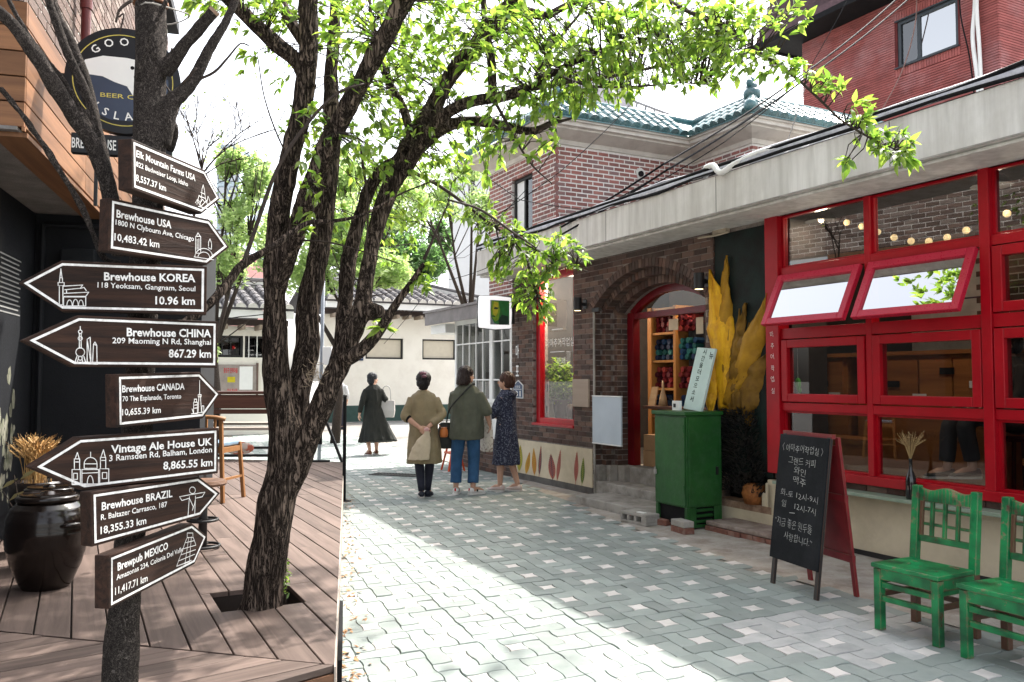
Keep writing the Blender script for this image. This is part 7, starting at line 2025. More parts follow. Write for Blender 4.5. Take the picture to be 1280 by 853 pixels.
# round hanging sign
dc = Vector((-2.446, 5.22, 3.374))
ws_ = thing('round_pub_sign', 'round dark blue and black pub sign with white goose shape, half hidden by trunk', 'sign', dc, PROT + math.pi / 2)
# local x to the right as seen from the street, -y towards the camera
lx = -1
def disc(m, r, y0, y1, n=56): m.tube([(0, y0, 0), (0, y1, 0)], r, n)
ws_.rotation_euler = (0, 0, math.atan2(.285, .958))
gl_ = Mt('gloss_black_sign', (.006, .007, .010), (.008, .009, .012), rough=.3, bump=0, spec=.3)
part('sign_disc', gl_, ws_, lambda m: disc(m, .335, -.035, .035), smooth=True, angle=40)
sl_ = Mt('slate_blue_sign', (.045, .06, .10), (.04, .055, .09), rough=.2, bump=0)
def seg(m, r, y, z0, z1, n=40):
    up = []; dn = []
    for i in range(n + 1):
        pass
    P = []
    for i in range(n + 1):
        z = z0 + (z1 - z0) * i / n; h = math.sqrt(max(0, r * r - z * z)); P.append((h, z))
    for (h0, za), (h1, zb) in zip(P, P[1:]): m.poly([(-h0, y, za), (h0, y, za), (h1, y, zb), (-h1, y, zb)])
part('sign_field', sl_, ws_, lambda m: seg(m, .262, -.0362, -.255, .03))
def goose(m):
    P = [(-.25, .02), (-.22, .09), (-.12, .125), (.02, .125), (.12, .11), (.20, .07), (.24, .02), (.2, -.03), (.10, -.06), (.02, -.055), (-.05, -.035), (-.12, -.005), (-.2, .0)]
    m.poly([(x, -.0374, z + .02) for x, z in P])
    m.poly([(.02, -.0374, -.034), (.12, -.0374, -.04), (.2, -.0374, -.2), (.14, -.0374, -.22)])
part('goose_shape', MAT['print_white'], ws_, goose)
part('goose_eye', MAT['black'], ws_, lambda m: m.tube([(.05, -.0376, .085), (.05, -.0386, .085)], .012, 10))
ye = Mt('sign_yellow', (.62, .52, .12), bump=0, rough=.4)
part('ring_line', ye, ws_, lambda m: ribbon(m, [(.288 * math.cos(R(a)), -.036, .288 * math.sin(R(a))) for a in range(0, 361, 6)], .006, (0, -1, 0), .001))
def arctext(m, s, r, a_mid, step, cap, up=1):
    for i, ch in enumerate(s):
        a = R(a_mid + (i - (len(s) - 1) / 2) * -step * up)
        c = Vector((r * math.cos(a), -.0372, r * math.sin(a))); t_ = Vector((math.sin(a), 0, -math.cos(a))) * up
        v, f, x0, x1 = textmesh(ch, .012); w = (x1 - x0) * cap / .72
        put_text(m, ch, c - t_ * w / 2, c + t_ * w / 2, cap, (0, -1, 0), .012, .001)
part('arc_lettering', MAT['print_white'], ws_, lambda m: (arctext(m, 'GOOSE', .222, 90, 21, .05, 1), arctext(m, 'ISLAND', .252, 270, 17, .05, -1)))
part('small_lettering', ye, ws_, lambda m: put_text(m, 'BEER CO.', (-.13, -.0372, -.115), (.13, -.0372, -.115), .028, (0, -1, 0), .008, .001))
part('arm', MAT['steel_dark'], ws_, lambda m: (m.bx(-.47, -.33, -.012, .012, -.02, .02),))
part('wall_plate', MAT['white_paint'], ws_, lambda m: m.bx(-.475, -.458, -.02, .02, -.16, .22))
bs_ = thing('box_sign', 'small black box sign with white capitals BREWHOUSE hanging below the round sign', 'sign', (dc.x, dc.y, 2.90), math.atan2(.285, .958))
part('box', gl_, bs_, lambda m: m.bx(-.29, .29, -.03, .03, 0, .125), bevel=.004)
part('lettering', MAT['print_white'], bs_, lambda m: put_text(m, 'BREWHOUSE', (-.285, -.0305, .030), (-.035, -.0305, .030), .064, (0, -1, 0), .014))
part('hanger', MAT['steel_dark'], bs_, lambda m: (m.bx(-.16, -.14, -.01, .01, -.32, 0), m.bx(-.2, -.18, -.01, .01, .125, .2), m.bx(.18, .2, -.01, .01, .125, .2)))

# ================================================================ THINGS ON THE DECK
glz = Mt('brown_black_glaze', (.008, .005, .004), (.013, .008, .006), scale=6, rough=.2, bump=.03, bscale=12, spec=.4, coat=.15)
def jar(lab, loc, r, h, lid=True):
    t = thing('glazed_jar', lab, 'jar', loc, 0, 'brown glazed jars by the pub wall')
    prof = [(.0, 0), (.55, 0), (.62, .04), (.82, .22), (.96, .42), (1.0, .58), (.97, .72), (.86, .82), (.72, .875), (.66, .885), (.66, .90)]
    P = []
    for (a, b), (c, d) in zip(prof, prof[1:]):
        for k in range(6): P.append((a + (c - a) * k / 6, b + (d - b) * k / 6))
    P.append(prof[-1])
    P = [(r * a * (1 + (.006 * math.sin(b * 110) if .25 < b < .8 else 0)), h * b) for a, b in P]
    part('jar_body', glz, t, lambda m: m.lathe(P, 48), smooth=True)
    part('rim', glz, t, lambda m: m.lathe([(r * .64, h * .88), (r * .74, h * .89), (r * .76, h * .93), (r * .70, h * .95), (r * .60, h * .95)], 40, cap=False), smooth=True)
    if lid:
        part('lid', glz, t, lambda m: m.lathe([(r * .66, h * .951), (r * .66, h * .965), (r * .60, h * .97), (r * .56, h * .955), (r * .2, h * .958), (r * .16, h * .985), (0, h * .99)], 40), smooth=True, angle=60)
        for a in (-.5, 2.6):
            c, s = math.cos(a), math.sin(a)
            part('ear_handle', glz, t, lambda m: m.tube(smoothpath([Vector((r * .96 * c - s * q, r * .96 * s + c * q, h * .66 + e)) + Vector((c, s, 0)) * o for q, e, o in ((-.05, 0, -.01), (-.03, .006, .028), (.03, .006, .028), (.05, 0, -.01))], 4), .011, 8), smooth=True)
    return t
jp = G(57, 734, DZ)
jar('big dark brown glazed jar in front of the black pub wall, nearest the camera', (jp.x, jp.y, DZ + .001), .218, .55)
jar('dark glazed jar half hidden behind the big jar', (D(62, 600, 5.4).x, 5.4, DZ + .001), .19, .52)
wp_ = thing('wheat_pot', 'dry golden wheat bunch standing in a dark pot behind the jars', 'plant', (D(45, 600, 5.85).x, 5.85, DZ + .001))
part('pot', glz, wp_, lambda m: m.lathe([(.0, 0), (.11, 0), (.16, .30), (.17, .48), (.15, .48), (.14, .46)], 28), smooth=True)
def wheat(m):
    rr = random.Random(5)
    for i in range(95):
        a = rr.uniform(0, 6.28); lean = rr.random() ** .7 * .34; h = rr.uniform(.15, .27)
        d = Vector((math.cos(a) * lean, math.sin(a) * lean, 1)).normalized(); p0 = Vector((rr.gauss(0, .035), rr.gauss(0, .035), .46)); p1 = p0 + d * h
        m.bar(p0, p1, .0025, .0025)
        d2 = (d + Vector((math.cos(a) * .5, math.sin(a) * .5, -.35))).normalized(); p2 = p1 + d2 * .08
        m.bar(p1, p2, .009, .007)
        for k in range(5):
            q = p1.lerp(p2, k / 5); e = (d2 + Vector((rr.gauss(0, .4), rr.gauss(0, .4), rr.gauss(0, .4)))).normalized() * .055; m.bar(q, q + e, .0012, .0012)
part('wheat_ears', Mt('wheat_straw', (.50, .32, .13), (.38, .22, .08), bump=0, rnd=.3), wp_, wheat, kind='stuff')
lf = thing('leaning_twigs', 'few pale dry leaves sticking out beside the wheat at the left wall', 'plant', (D(20, 650, 5.6).x, 5.6, DZ))
part('dry_leaves', Mt('pale_dry_leaf', (.40, .38, .18), (.3, .25, .12), bump=0), lf, lambda m: [m.poly([(x, 0, z), (x + .05, .02, z + .025), (x + .11, 0, z + .07), (x + .04, -.01, z + .045)]) for x, z in ((-.05, .38), (.02, .52), (.05, .34), (-.1, .46))])
part('dry_stem', MAT['twig'], lf, lambda m: (m.tube([(0, 0, 0), (.02, 0, .35), (-.02, 0, .55)], .004, 5), m.tube([(-.1, 0, .46), (0, 0, .3), (.05, 0, .34)], .003, 4)))
# stool with ring footrests
sp_ = G(253, 686, DZ); stl = thing('ring_stool', 'black metal stool post with two ring footrests behind the lowest signs', 'stool', (sp_.x, sp_.y, DZ))
part('post', MAT['steel_dark'], stl, lambda m: m.tube([(0, 0, 0), (0, 0, .44)], .03, 12), smooth=True)
for z, r in ((.02, .115), (.20, .10)):
    part('ring', MAT['steel_dark'], stl, lambda m: m.tube([(r * math.cos(a), r * math.sin(a), z) for a in [i * .2618 for i in range(25)]], .010, 8), smooth=True)
    part('spoke', MAT['steel_dark'], stl, lambda m: (m.bar((-r, 0, z), (r, 0, z), .012), m.bar((0, -r, z), (0, r, z), .012)))
part('seat', Mt('worn_brown_seat', (.16, .08, .045), rough=.5), stl, lambda m: m.lathe([(0, .44), (.15, .44), (.16, .455), (.15, .475), (0, .48)], 24), smooth=True, angle=40)
# wooden chair with blue seat
cw_ = Wood('warm_oak', (.34, .17, .07), (.24, .11, .045), axis=2, rings=9, rough=.45)
cp = G(283, 627, DZ); dchair = thing('wooden_chair', 'tall oak chair with spindle back and pale blue seat behind the lower signs', 'chair', (cp.x - .18, cp.y + .12, DZ), R(-8))
for sx in (-1, 1):
    part('leg', cw_, dchair, lambda m: m.bar((sx * .22, -.22, 0), (sx * .18, -.20, .80), .035), bevel=.004)
    part('leg', cw_, dchair, lambda m: m.bar((sx * .22, .22, 0), (sx * .19, .17, .56), .035), bevel=.004)
    part('side_rail', cw_, dchair, lambda m: (m.bar((sx * .195, -.2, .50), (sx * .19, .18, .50), .03, .05), m.bar((sx * .21, -.21, .22), (sx * .21, .20, .22), .022)))
part('top_rail', cw_, dchair, lambda m: m.tube(smoothpath([(-.22, -.19, .80), (-.12, -.235, .82), (.12, -.235, .82), (.22, -.19, .80)], 5), .034, 8, ell=.6), smooth=True)
for i in range(4): part('spindle', cw_, dchair, lambda m: m.bar((-.12 + i * .08, -.205, .52), (-.13 + i * .087, -.22, .80), .018))
part('front_rail', cw_, dchair, lambda m: (m.bx(-.19, .19, .17, .19, .47, .53), m.bx(-.19, .19, -.21, -.19, .47, .53)))
part('seat_cushion', Mt('pale_blue_vinyl', (.22, .32, .42), rough=.4), dchair, lambda m: m.bx(-.19, .19, -.19, .19, .532, .575), bevel=.012)
# picnic table and benches
bwod = Wood('red_brown_table_wood', (.11, .05, .035), (.06, .027, .02), axis=0, rings=6, rough=.45)
tl_ = G(235, 576, DZ); tY = 13.2
def XatY(px, Y): return (px - 640) / F * Y
tb = thing('picnic_table', 'long red brown picnic table on black metal legs behind the main tree', 'table', (XatY(262, tY), tY, DZ), R(2))
for i in range(4): boxpart('table_plank', bwod, tb, -1.35, 1.35, -.36 + i * .18, -.36 + i * .18 + .172, .96, 1.0)
part('apron', bwod, tb, lambda m: (m.bx(-1.3, -.06, -.33, -.30, .74, .95), m.bx(-.03, 1.25, -.33, -.30, .74, .95)), bevel=.02)
part('lower_rail', bwod, tb, lambda m: m.bx(-1.3, 1.28, -.35, -.31, .66, .73))
for x in (-1.2, .05, 1.15):
    part('leg', MAT['steel_dark'], tb, lambda m: (m.bar((x, -.32, 0), (x, -.32, .95), .05), m.bar((x, .32, 0), (x, .32, .95), .05), m.bar((x, -.32, .05), (x, .32, .05), .04)))
for (yy, lab) in ((-.72, 'near bench of the picnic table with pale seat and black frame'), (.72, 'far bench of the picnic table with pale seat')):
    b_ = thing('picnic_bench', lab, 'bench', (XatY(262, tY) + .1, tY + yy, DZ), R(2), 'picnic benches')
    part('seat_plank', Mt('pale_bench_wood', (.38, .33, .28), (.30, .26, .22), scale=4), b_, lambda m: m.bx(-1.25, 1.25, -.14, .14, .44, .48))
    for x in (-1.15, 1.15):
        part('leg', MAT['steel_dark'], b_, lambda m: (m.bar((x, -.1, 0), (x, -.1, .44), .045), m.bar((x, .1, 0), (x, .1, .44), .045)))
    part('stretcher', MAT['steel_dark'], b_, lambda m: m.bar((-1.15, 0, .06), (1.15, 0, .06), .04))
bg_ = thing('red_bag', 'red and white bag lying on the deck under the picnic table', 'bag', (XatY(300, 13.0), 13.0, DZ))
part('bag_body', Mt('coral_cloth', (.5, .12, .07), (.6, .5, .45), scale=6, lo=.5, hi=.55), bg_, lambda m: m.ell((0, 0, .13), (.24, .12, .10)), smooth=True)
# easel legs behind the tree
ez = thing('folding_easel', 'dark folding board on angled legs half hidden behind the main tree', 'easel', G(412, 578, DZ))
part('leg', MAT['steel_dark'], ez, lambda m: m.bar((.18, 0, 0), (-.12, .05, .72), .035)); part('leg', MAT['steel_dark'], ez, lambda m: m.bar((-.45, 0, 0), (-.15, .05, .72), .035))
part('foot_bar', MAT['steel_dark'], ez, lambda m: m.bar((-.47, 0, .015), (.0, .02, .015), .03)); part('board', MAT['black'], ez, lambda m: m.bx(-.42, -.12, .03, .05, .25, .8))
# ================================================================ PEOPLE
skin = Mt('skin', (.52, .31, .22), (.46, .26, .18), scale=6, rough=.55, bump=.03)
def hairm(name, c): return Mt(name, c, tuple(x * .45 for x in c), scale=30, rough=.38, bump=.7, bscale=60, stretch=(3, 3, .4), obj=True)
def cloth(name, c, c2=None, **k): return Mt(name, c, c2 or tuple(x * .8 for x in c), scale=k.pop('scale', 7), rough=k.pop('rough', .88), bump=k.pop('bump', .35), bscale=k.pop('bscale', 120), obj=True, **k)
def ring(c, rx, ry, n=28, tilt=0, fold=0, nf=7, ph=0, yoff=None):
    c = Vector(c); out = []
    for k in range(n):
        a = 2 * math.pi * k / n
        r = 1 + fold * math.sin(nf * a + ph) + fold * .6 * math.sin((nf * 2 + 1) * a + ph * 2.3)
        out.append(c + Vector((rx * r * math.cos(a), ry * r * math.sin(a), tilt * math.sin(a))))
    return out
def limb(m, pts, rad, n=14, k=4):
    m.tube(smoothpath([Vector(p) for p in pts], k), lerpl(list(rad), k), n)
def hand(m, wrist, d, palm_n, curl=.5, s=1.0, side=1):
    "palm and five fingers; d: direction of the hand, palm_n: palm normal"
    wrist = Vector(wrist); d = Vector(d).normalized(); pn = Vector(palm_n); pn = (pn - d * pn.dot(d)).normalized(); sd = d.cross(pn) * side
    m.loft([[wrist + d * t * s + (sd * math.cos(a) * w + pn * math.sin(a) * h) * s for a in [i * math.pi / 5 for i in range(10)]] for t, w, h in ((-.02, .024, .02), (.01, .027, .018), (.04, .036, .016), (.075, .040, .014), (.088, .036, .011))])
    for i, (o, L) in enumerate(((-.030, .062), (-.010, .074), (.010, .070), (.029, .055))):
        p0 = wrist + (d * .078 + sd * o) * s; cv = curl * (1 + .12 * i)
        d1_ = (d * math.cos(cv * .6) + pn * math.sin(cv * .6)); d2_ = (d * math.cos(cv * 1.5) + pn * math.sin(cv * 1.5)); d3_ = (d * math.cos(cv * 2.2) + pn * math.sin(cv * 2.2))
        p1 = p0 + d1_ * L * .45 * s; p2 = p1 + d2_ * L * .33 * s; p3 = p2 + d3_ * L * .24 * s
        m.tube([p0, p1, p2, p3], [.0095 * s, .0088 * s, .008 * s, .006 * s], 7)
    t0 = wrist + (d * .025 - sd * .028) * s; t1 = t0 + (d * .5 - sd * .7 + pn * .35).normalized() * .035 * s; t2 = t1 + (d * .8 - sd * .25 + pn * .5).normalized() * .034 * s
    m.tube([t0, t1, t2], [.013 * s, .011 * s, .008 * s], 7)
def head(m, c, yaw, pitch=0, s=1.0):
    "adds skull, jaw, nose, ears; returns rotation"
    rot = Matrix.Rotation(yaw, 3, 'Z') @ Matrix.Rotation(pitch, 3, 'X')
    c = Vector(c)
    P = lambda x, y, z: c + rot @ Vector((x, y, z)) * s
    m.ell(P(0, -.012, .03), (.074 * s, .092 * s, .092 * s), 20, 14, rot)
    m.ell(P(0, .018, -.035), (.058 * s, .068 * s, .075 * s), 18, 12, rot)
    m.ell(P(0, .045, -.085), (.028 * s, .025 * s, .020 * s), 12, 8, rot)
    m.tube([P(0, .082, .02), P(0, .100, -.012), P(0, .103, -.022), P(0, .082, -.034)], [.008 * s, .012 * s, .014 * s, .008 * s], 8)
    m.ell(P(0, .083, -.056), (.022 * s, .010 * s, .007 * s), 10, 6, rot); m.ell(P(0, .081, -.067), (.018 * s, .010 * s, .007 * s), 10, 6, rot)
    for sx in (-1, 1):
        m.ell(P(sx * .074, -.005, -.012), (.009 * s, .020 * s, .032 * s), 10, 8, rot); m.ell(P(sx * .03, .070, .022), (.018 * s, .012 * s, .006 * s), 10, 6, rot)
    return rot, P
def person(lab, loc, rz, spec):
    t = thing('person', lab, 'person', loc, rz, spec.get('group'))
    H = spec['H']; s = H / 1.62
    J = {k: Vector(v) * s for k, v in spec['J'].items()}
    m = MB()
    # torso and neck
    pc = J['pelvis']; ch = J['chest']; nk = J['neck']; hd = J['head']
    m.loft([ring(pc + Vector((0, 0, -.06)) * s, .13 * s, .10 * s), ring(pc + Vector((0, 0, .04)) * s, .15 * s, .11 * s), ring(pc.lerp(ch, .45), .115 * s, .09 * s), ring(ch, .145 * s, .10 * s), ring(ch + Vector((0, 0, .10)) * s, .15 * s, .09 * s), ring(nk + Vector((0, -.0, -.05)) * s, .09 * s, .065 * s), ring(nk, .05 * s, .052 * s)])
    m.tube([nk + Vector((0, 0, -.06)) * s, nk, hd + Vector((0, 0, -.04)) * s], [.052 * s, .047 * s, .048 * s], 14)
    rot, P = head(m, hd, spec.get('head_yaw', 0), spec.get('head_pitch', 0), s)
    for sd, nm in ((-1, 'L'), (1, 'R')):
        hip, kn, an, toe = (J[nm + k] for k in ('hip', 'knee', 'ankle', 'toe'))
        limb(m, [hip, hip.lerp(kn, .4), kn, kn.lerp(an, .35), an], [.082 * s, .074 * s, .050 * s, .050 * s, .033 * s])
        m.tube([an + Vector((0, -.02, -.02)) * s, an.lerp(toe, .5), toe], [.034 * s, .034 * s, .026 * s], 10)
        sh, el, wr = (J[nm + k] for k in ('sh', 'elbow', 'wrist'))
        limb(m, [sh, sh.lerp(el, .4), el, el.lerp(wr, .35), wr], [.048 * s, .044 * s, .036 * s, .037 * s, .024 * s])
        hdir = Vector(spec['hand'][nm][0]); pn = Vector(spec['hand'][nm][1])
        hand(m, wr, hdir, pn, spec['hand'][nm][2], s, sd)
    body = remesh(m, .0072 * s, 2)
    if spec.get('sit'): pass
    body.build('body', skin, t, smooth=True)
    for sx in (-1, 1):
        part('eye', MAT['white_paint'], t, lambda q: q.ell(P(sx * .030, .076, .010), (.012 * s, .008 * s, .009 * s), 10, 8, rot), smooth=True)
        part('iris', MAT['black'], t, lambda q: q.ell(P(sx * .030, .0835, .010), (.005 * s, .002 * s, .005 * s), 8, 6, rot), smooth=True)
    part('lips', Mt('lips', (.35, .09, .08), rough=.4, bump=0) if 'lips' not in bpy.data.materials else bpy.data.materials['lips'], t, lambda q: (q.ell(P(0, .088, -.056), (.020 * s, .007 * s, .005 * s), 10, 6, rot), q.ell(P(0, .086, -.066), (.016 * s, .007 * s, .005 * s), 10, 6, rot)), smooth=True)
    # hair
    q = MB(); hair = spec['hair']
    if hair == 'bob':
        q.ell(P(0, -.024, .045), (.092 * s, .100 * s, .092 * s), 22, 14, rot)
        q.loft([[P(1.0 * w * math.cos(a), yo + w2 * math.sin(a), z) for a in [i * math.pi / 10 for i in range(20)]] for z, w, w2, yo in ((.06, .088, .092, -.03), (.0, .096, .088, -.042), (-.06, .100, .082, -.052), (-.10, .096, .074, -.06), (-.118, .080, .060, -.062))])
    elif hair == 'short':
        q.ell(P(0, -.022, .045), (.095 * s, .104 * s, .096 * s), 22, 14, rot)
        q.loft([[P(w * math.cos(a), yo + w2 * math.sin(a), z) for a in [i * math.pi / 10 for i in range(20)]] for z, w, w2, yo in ((.06, .092, .092, -.03), (.0, .098, .084, -.048), (-.05, .090, .070, -.056), (-.085, .066, .048, -.056))])
    else:
        q.ell(P(0, -.025, .045), (.095 * s, .104 * s, .094 * s), 22, 14, rot)
        q.ell(P(0, -.055, -.02), (.088 * s, .066 * s, .075 * s), 18, 12, rot)
        q.ell(P(.0, -.05, -.075), (.066 * s, .045 * s, .04 * s), 14, 10, rot)
    hm = remesh(q, .009 * s, 2, lambda v: .010 * s * mnoise.noise(Vector((v.x * 55, v.y * 55, v.z * 11))) + .004 * mnoise.noise(v * 70))
    hm.build('hair', spec['hair_mat'], t, smooth=True)
    return t, J, s, P, rot
def garment(t, name, mat, rings, sleeves, vox, s, fold=.006, f=9.0, seed=0):
    m = MB(); m.loft(rings)
    for pts, rad in sleeves: limb(m, pts, rad, 16, 4)
    g = remesh(m, vox, 3, lambda v: fold * (mnoise.noise(Vector((v.x * f * 1.6, v.y * f * 1.6, v.z * f * .45 + seed))) + .5 * mnoise.noise(Vector((v.x * f * 3, v.y * f * 3, v.z * f + seed)))))
    return g.build(name, mat, t, smooth=True)
def shoe(t, an, toe, mat, sole, s, name='shoe'):
    an = Vector(an); toe = Vector(toe); d = (toe - an); d.z = 0; d.normalize(); sd = Vector((-d.y, d.x, 0)); g = toe.z - .028 * s
    c = lambda f, w, z0, z1, n=14: [Vector((an.x, an.y, 0)) + d * f * s + sd * (w * s * math.cos(a)) + Vector((0, 0, g + (z0 + z1) / 2 * s + (z1 - z0) / 2 * s * math.sin(a))) for a in [2 * math.pi * i / n for i in range(n)]]
    m = MB(); m.loft([c(-.062, .018, .018, .06), c(-.052, .034, .012, .085), c(-.01, .038, .012, .088), c(.05, .040, .012, .070), (c(.10, .046, .012, .055)), c(.15, .042, .012, .045), c(.178, .022, .014, .034)])
    o = m.build(name, mat, t, smooth=True)
    m = MB(); m.loft([[p for p in [Vector((an.x, an.y, 0)) + d * f * s + sd * (w * s * q) + Vector((0, 0, g + z * s)) for q, z in ((-1, 0), (1, 0), (1, .018), (-1, .018))]] for f, w in ((-.066, .022), (-.05, .038), (.05, .042), (.11, .050), (.16, .044), (.186, .02))])
    sh_ = m.build('sole', sole, o)
    return o
STAND = dict(pelvis=(0, 0, .86), chest=(0, 0, 1.16), neck=(0, -.01, 1.355), head=(0, .015, 1.475),
             Lhip=(-.085, 0, .82), Lknee=(-.09, .02, .46), Lankle=(-.09, -.02, .085), Ltoe=(-.10, .12, .03),
             Rhip=(.085, 0, .82), Rknee=(.09, .02, .46), Rankle=(.09, -.02, .085), Rtoe=(.10, .12, .03),
             Lsh=(-.15, 0, 1.265), Lelbow=(-.22, -.02, 1.03), Lwrist=(-.22, .06, .82),
             Rsh=(.15, 0, 1.265), Relbow=(.22, -.02, 1.03), Rwrist=(.22, .06, .82))
white_r = Mt('white_sneaker', (.72, .71, .69), (.66, .65, .63), rough=.5); sole_w = Mt('pale_sole', (.60, .58, .54), rough=.6)
navy_s = Mt('navy_shoe', (.02, .022, .035), rough=.5)

# woman 2: olive tan dress, hands behind the back
J2 = dict(STAND); J2.update(Lelbow=(-.235, -.03, 1.04), Lwrist=(-.03, -.155, .885), Relbow=(.235, -.04, 1.05), Rwrist=(.06, -.17, .90),
    Lhip=(-.075, 0, .82), Lknee=(-.055, .01, .46), Lankle=(-.02, -.03, .085), Ltoe=(-.03, .11, .03), Rknee=(.08, .03, .46), Rankle=(.055, .10, .085), Rtoe=(.08, .24, .03))
pos = G(529, 622)
t, J, s, P, rot = person('woman with black pinned hair in an olive tan dress, hands clasped behind her back', pos, R(4), dict(H=1.62, J=J2, hand=dict(L=((.95, 0, -.25), (0, -1, .1), .5), R=((-.7, .1, -.6), (0, 1, 0), .7)), hair='up', hair_mat=hairm('black_hair', (.016, .012, .012)), head_yaw=R(-6), head_pitch=R(-4)))
ol = cloth('olive_tan_cotton', (.26, .205, .115), (.19, .15, .085), rough=.6)
V = lambda x, y, z: Vector((x, y, z)) * s
garment(t, 'dress', ol, [ring(V(.01, -.01, .44), .225 * s, .17 * s, fold=.05, nf=6), ring(V(.01, -.01, .60), .21 * s, .155 * s, fold=.045, nf=6, ph=.2), ring(V(.005, 0, .78), .195 * s, .14 * s, fold=.03, nf=6, ph=.3), ring(V(0, 0, .92), .185 * s, .135 * s, fold=.02, nf=5), ring(V(0, 0, 1.08), .182 * s, .125 * s, fold=.01), ring(V(0, 0, 1.22), .185 * s, .115 * s), ring(V(0, -.005, 1.31), .15 * s, .09 * s), ring(V(0, -.005, 1.365), .068 * s, .066 * s)],
        [([J['Lsh'], J['Lsh'].lerp(J['Lelbow'], .5), J['Lelbow'], J['Lelbow'].lerp(J['Lwrist'], .22)], [.052 * s, .060 * s, .064 * s, .058 * s]), ([J['Rsh'], J['Rsh'].lerp(J['Relbow'], .5), J['Relbow'], J['Relbow'].lerp(J['Rwrist'], .75)], [.052 * s, .060 * s, .062 * s, .045 * s])], .011, s, .010)
part('sleeve_cuff', MAT['black'], t, lambda m: m.tube([J['Lelbow'].lerp(J['Lwrist'], .20), J['Lelbow'].lerp(J['Lwrist'], .30)], [.052 * s, .046 * s], 12), smooth=True)
leg_m = cloth('navy_leggings', (.018, .020, .035), rough=.7)
for nm in 'LR': part('leggings', leg_m, t, lambda m: limb(m, [J[nm + 'hip'], J[nm + 'knee'], J[nm + 'knee'].lerp(J[nm + 'ankle'], .35), J[nm + 'ankle']], [.088 * s, .062 * s, .058 * s, .040 * s]), smooth=True); shoe(t, J[nm + 'ankle'], J[nm + 'toe'], navy_s, sole_w if nm == 'L' else navy_s, s)
part('hair_pin', Mt('hair_pin_pink', (.25, .10, .13), (.015, .015, .015), scale=90), t, lambda m: (m.ell(P(0, -.10, .10), (.05, .02, .022), 10, 6, rot), m.ell(P(.02, -.125, .06), (.035, .015, .02), 10, 6, rot)), smooth=True)
w2m = t.matrix_basis.copy()
def bag(name, lab, cat, loc, rz, fn): 
    b = thing(name, lab, cat, loc, rz); fn(b); return b
hp = w2m @ (J['Lwrist'] + V(.08, 0, -.03))
def paperbag(b):
    m = MB(); m.loft([[Vector((w * math.cos(a) + xo, .035 * math.sin(a), z)) for a in [i * math.pi / 8 for i in range(16)]] for z, w, xo in ((-.36, .13, -.10), (-.355, .135, -.10), (-.22, .12, -.07), (-.10, .085, -.03), (-.03, .035, 0), (.01, .03, .0))])
    g = remesh(m, .008, 2, lambda v: .006 * mnoise.noise(v * 22)); g.build('bag_body', Mt('cream_paper_bag', (.56, .47, .34), (.48, .40, .29), scale=9, rough=.8), b, smooth=True)
    part('bag_knot', Mt('pink_ribbon', (.6, .35, .33)), b, lambda m: m.ell((0, -.02, .02), (.035, .02, .03), 10, 6), smooth=True)
bag('paper_bag', 'cream cloth bag held behind her back by the woman in the olive tan dress', 'bag', hp + Vector((0, -.05, 0)), R(4), paperbag)
def opurse(b):
    part('purse_body', Mt('orange_leather', (.50, .16, .04), (.42, .12, .03), rough=.45), b, lambda m: m.lathe([(0, -.07), (.045, -.07), (.055, -.03), (.05, .02), (.035, .04), (.04, .055), (.0, .05)], 16), smooth=True)
    part('purse_strap', bpy.data.materials['orange_leather'], b, lambda m: m.tube([(-.05, 0, .06), (-.08, .04, .14), (-.12, .05, .10)], .006, 6))
bag('orange_purse', 'small orange leather pouch hanging at the right hip of the woman in olive tan', 'purse', w2m @ V(.26, -.06, .84), 0, opurse)

# woman 3: grey green shirt, jeans
J3 = dict(STAND); J3.update(Lhip=(-.09, 0, .82), Lknee=(-.125, .01, .46), Lankle=(-.13, -.02, .085), Ltoe=(-.13, .12, .03), Rknee=(.09, .02, .46), Rankle=(.085, -.03, .085), Rtoe=(.20, .08, .03),
    Relbow=(.245, .0, 1.04), Rwrist=(.285, .09, .86), Lelbow=(-.19, .10, 1.05), Lwrist=(-.05, .24, .98))
pos = G(583, 618)
t, J, s, P, rot = person('woman with dark bob in a loose grey green shirt, jeans and white sneakers', pos, R(-3), dict(H=1.70, J=J3, hand=dict(L=((.7, .7, .1), (0, -.3, 1), .5), R=((.25, .45, -.8), (-1, .1, 0), .6)), hair='bob', hair_mat=hairm('dark_brown_hair', (.030, .016, .013)), head_yaw=R(-48), head_pitch=R(-2)))
gg = cloth('grey_green_cotton', (.105, .11, .08), (.08, .085, .062))
V = lambda x, y, z: Vector((x, y, z)) * s
garment(t, 'shirt', gg, [ring(V(.0, -.01, .70), .225 * s, .165 * s, fold=.035, nf=5, tilt=.02), ring(V(0, -.01, .82), .22 * s, .16 * s, fold=.03, nf=5, ph=.3), ring(V(0, 0, .98), .205 * s, .145 * s, fold=.025, nf=5), ring(V(0, 0, 1.14), .20 * s, .13 * s, fold=.01), ring(V(0, 0, 1.26), .19 * s, .115 * s), ring(V(0, 0, 1.325), .14 * s, .085 * s), ring(V(0, 0, 1.385), .066 * s, .066 * s)],
        [([J['Lsh'], J['Lsh'].lerp(J['Lelbow'], .5), J['Lelbow'], J['Lelbow'].lerp(J['Lwrist'], .5)], [.060 * s, .070 * s, .064 * s, .055 * s]), ([J['Rsh'], J['Rsh'].lerp(J['Relbow'], .5), J['Relbow'], J['Relbow'].lerp(J['Rwrist'], .18)], [.060 * s, .072 * s, .070 * s, .066 * s])], .011, s, .011, seed=4)
jeans = cloth('blue_denim', (.035, .10, .21), (.025, .075, .16), scale=12)
m = MB(); m.loft([ring(V(0, 0, .70), .155 * s, .12 * s), ring(V(0, 0, .80), .16 * s, .125 * s), ring(V(0, 0, .92), .145 * s, .11 * s)])
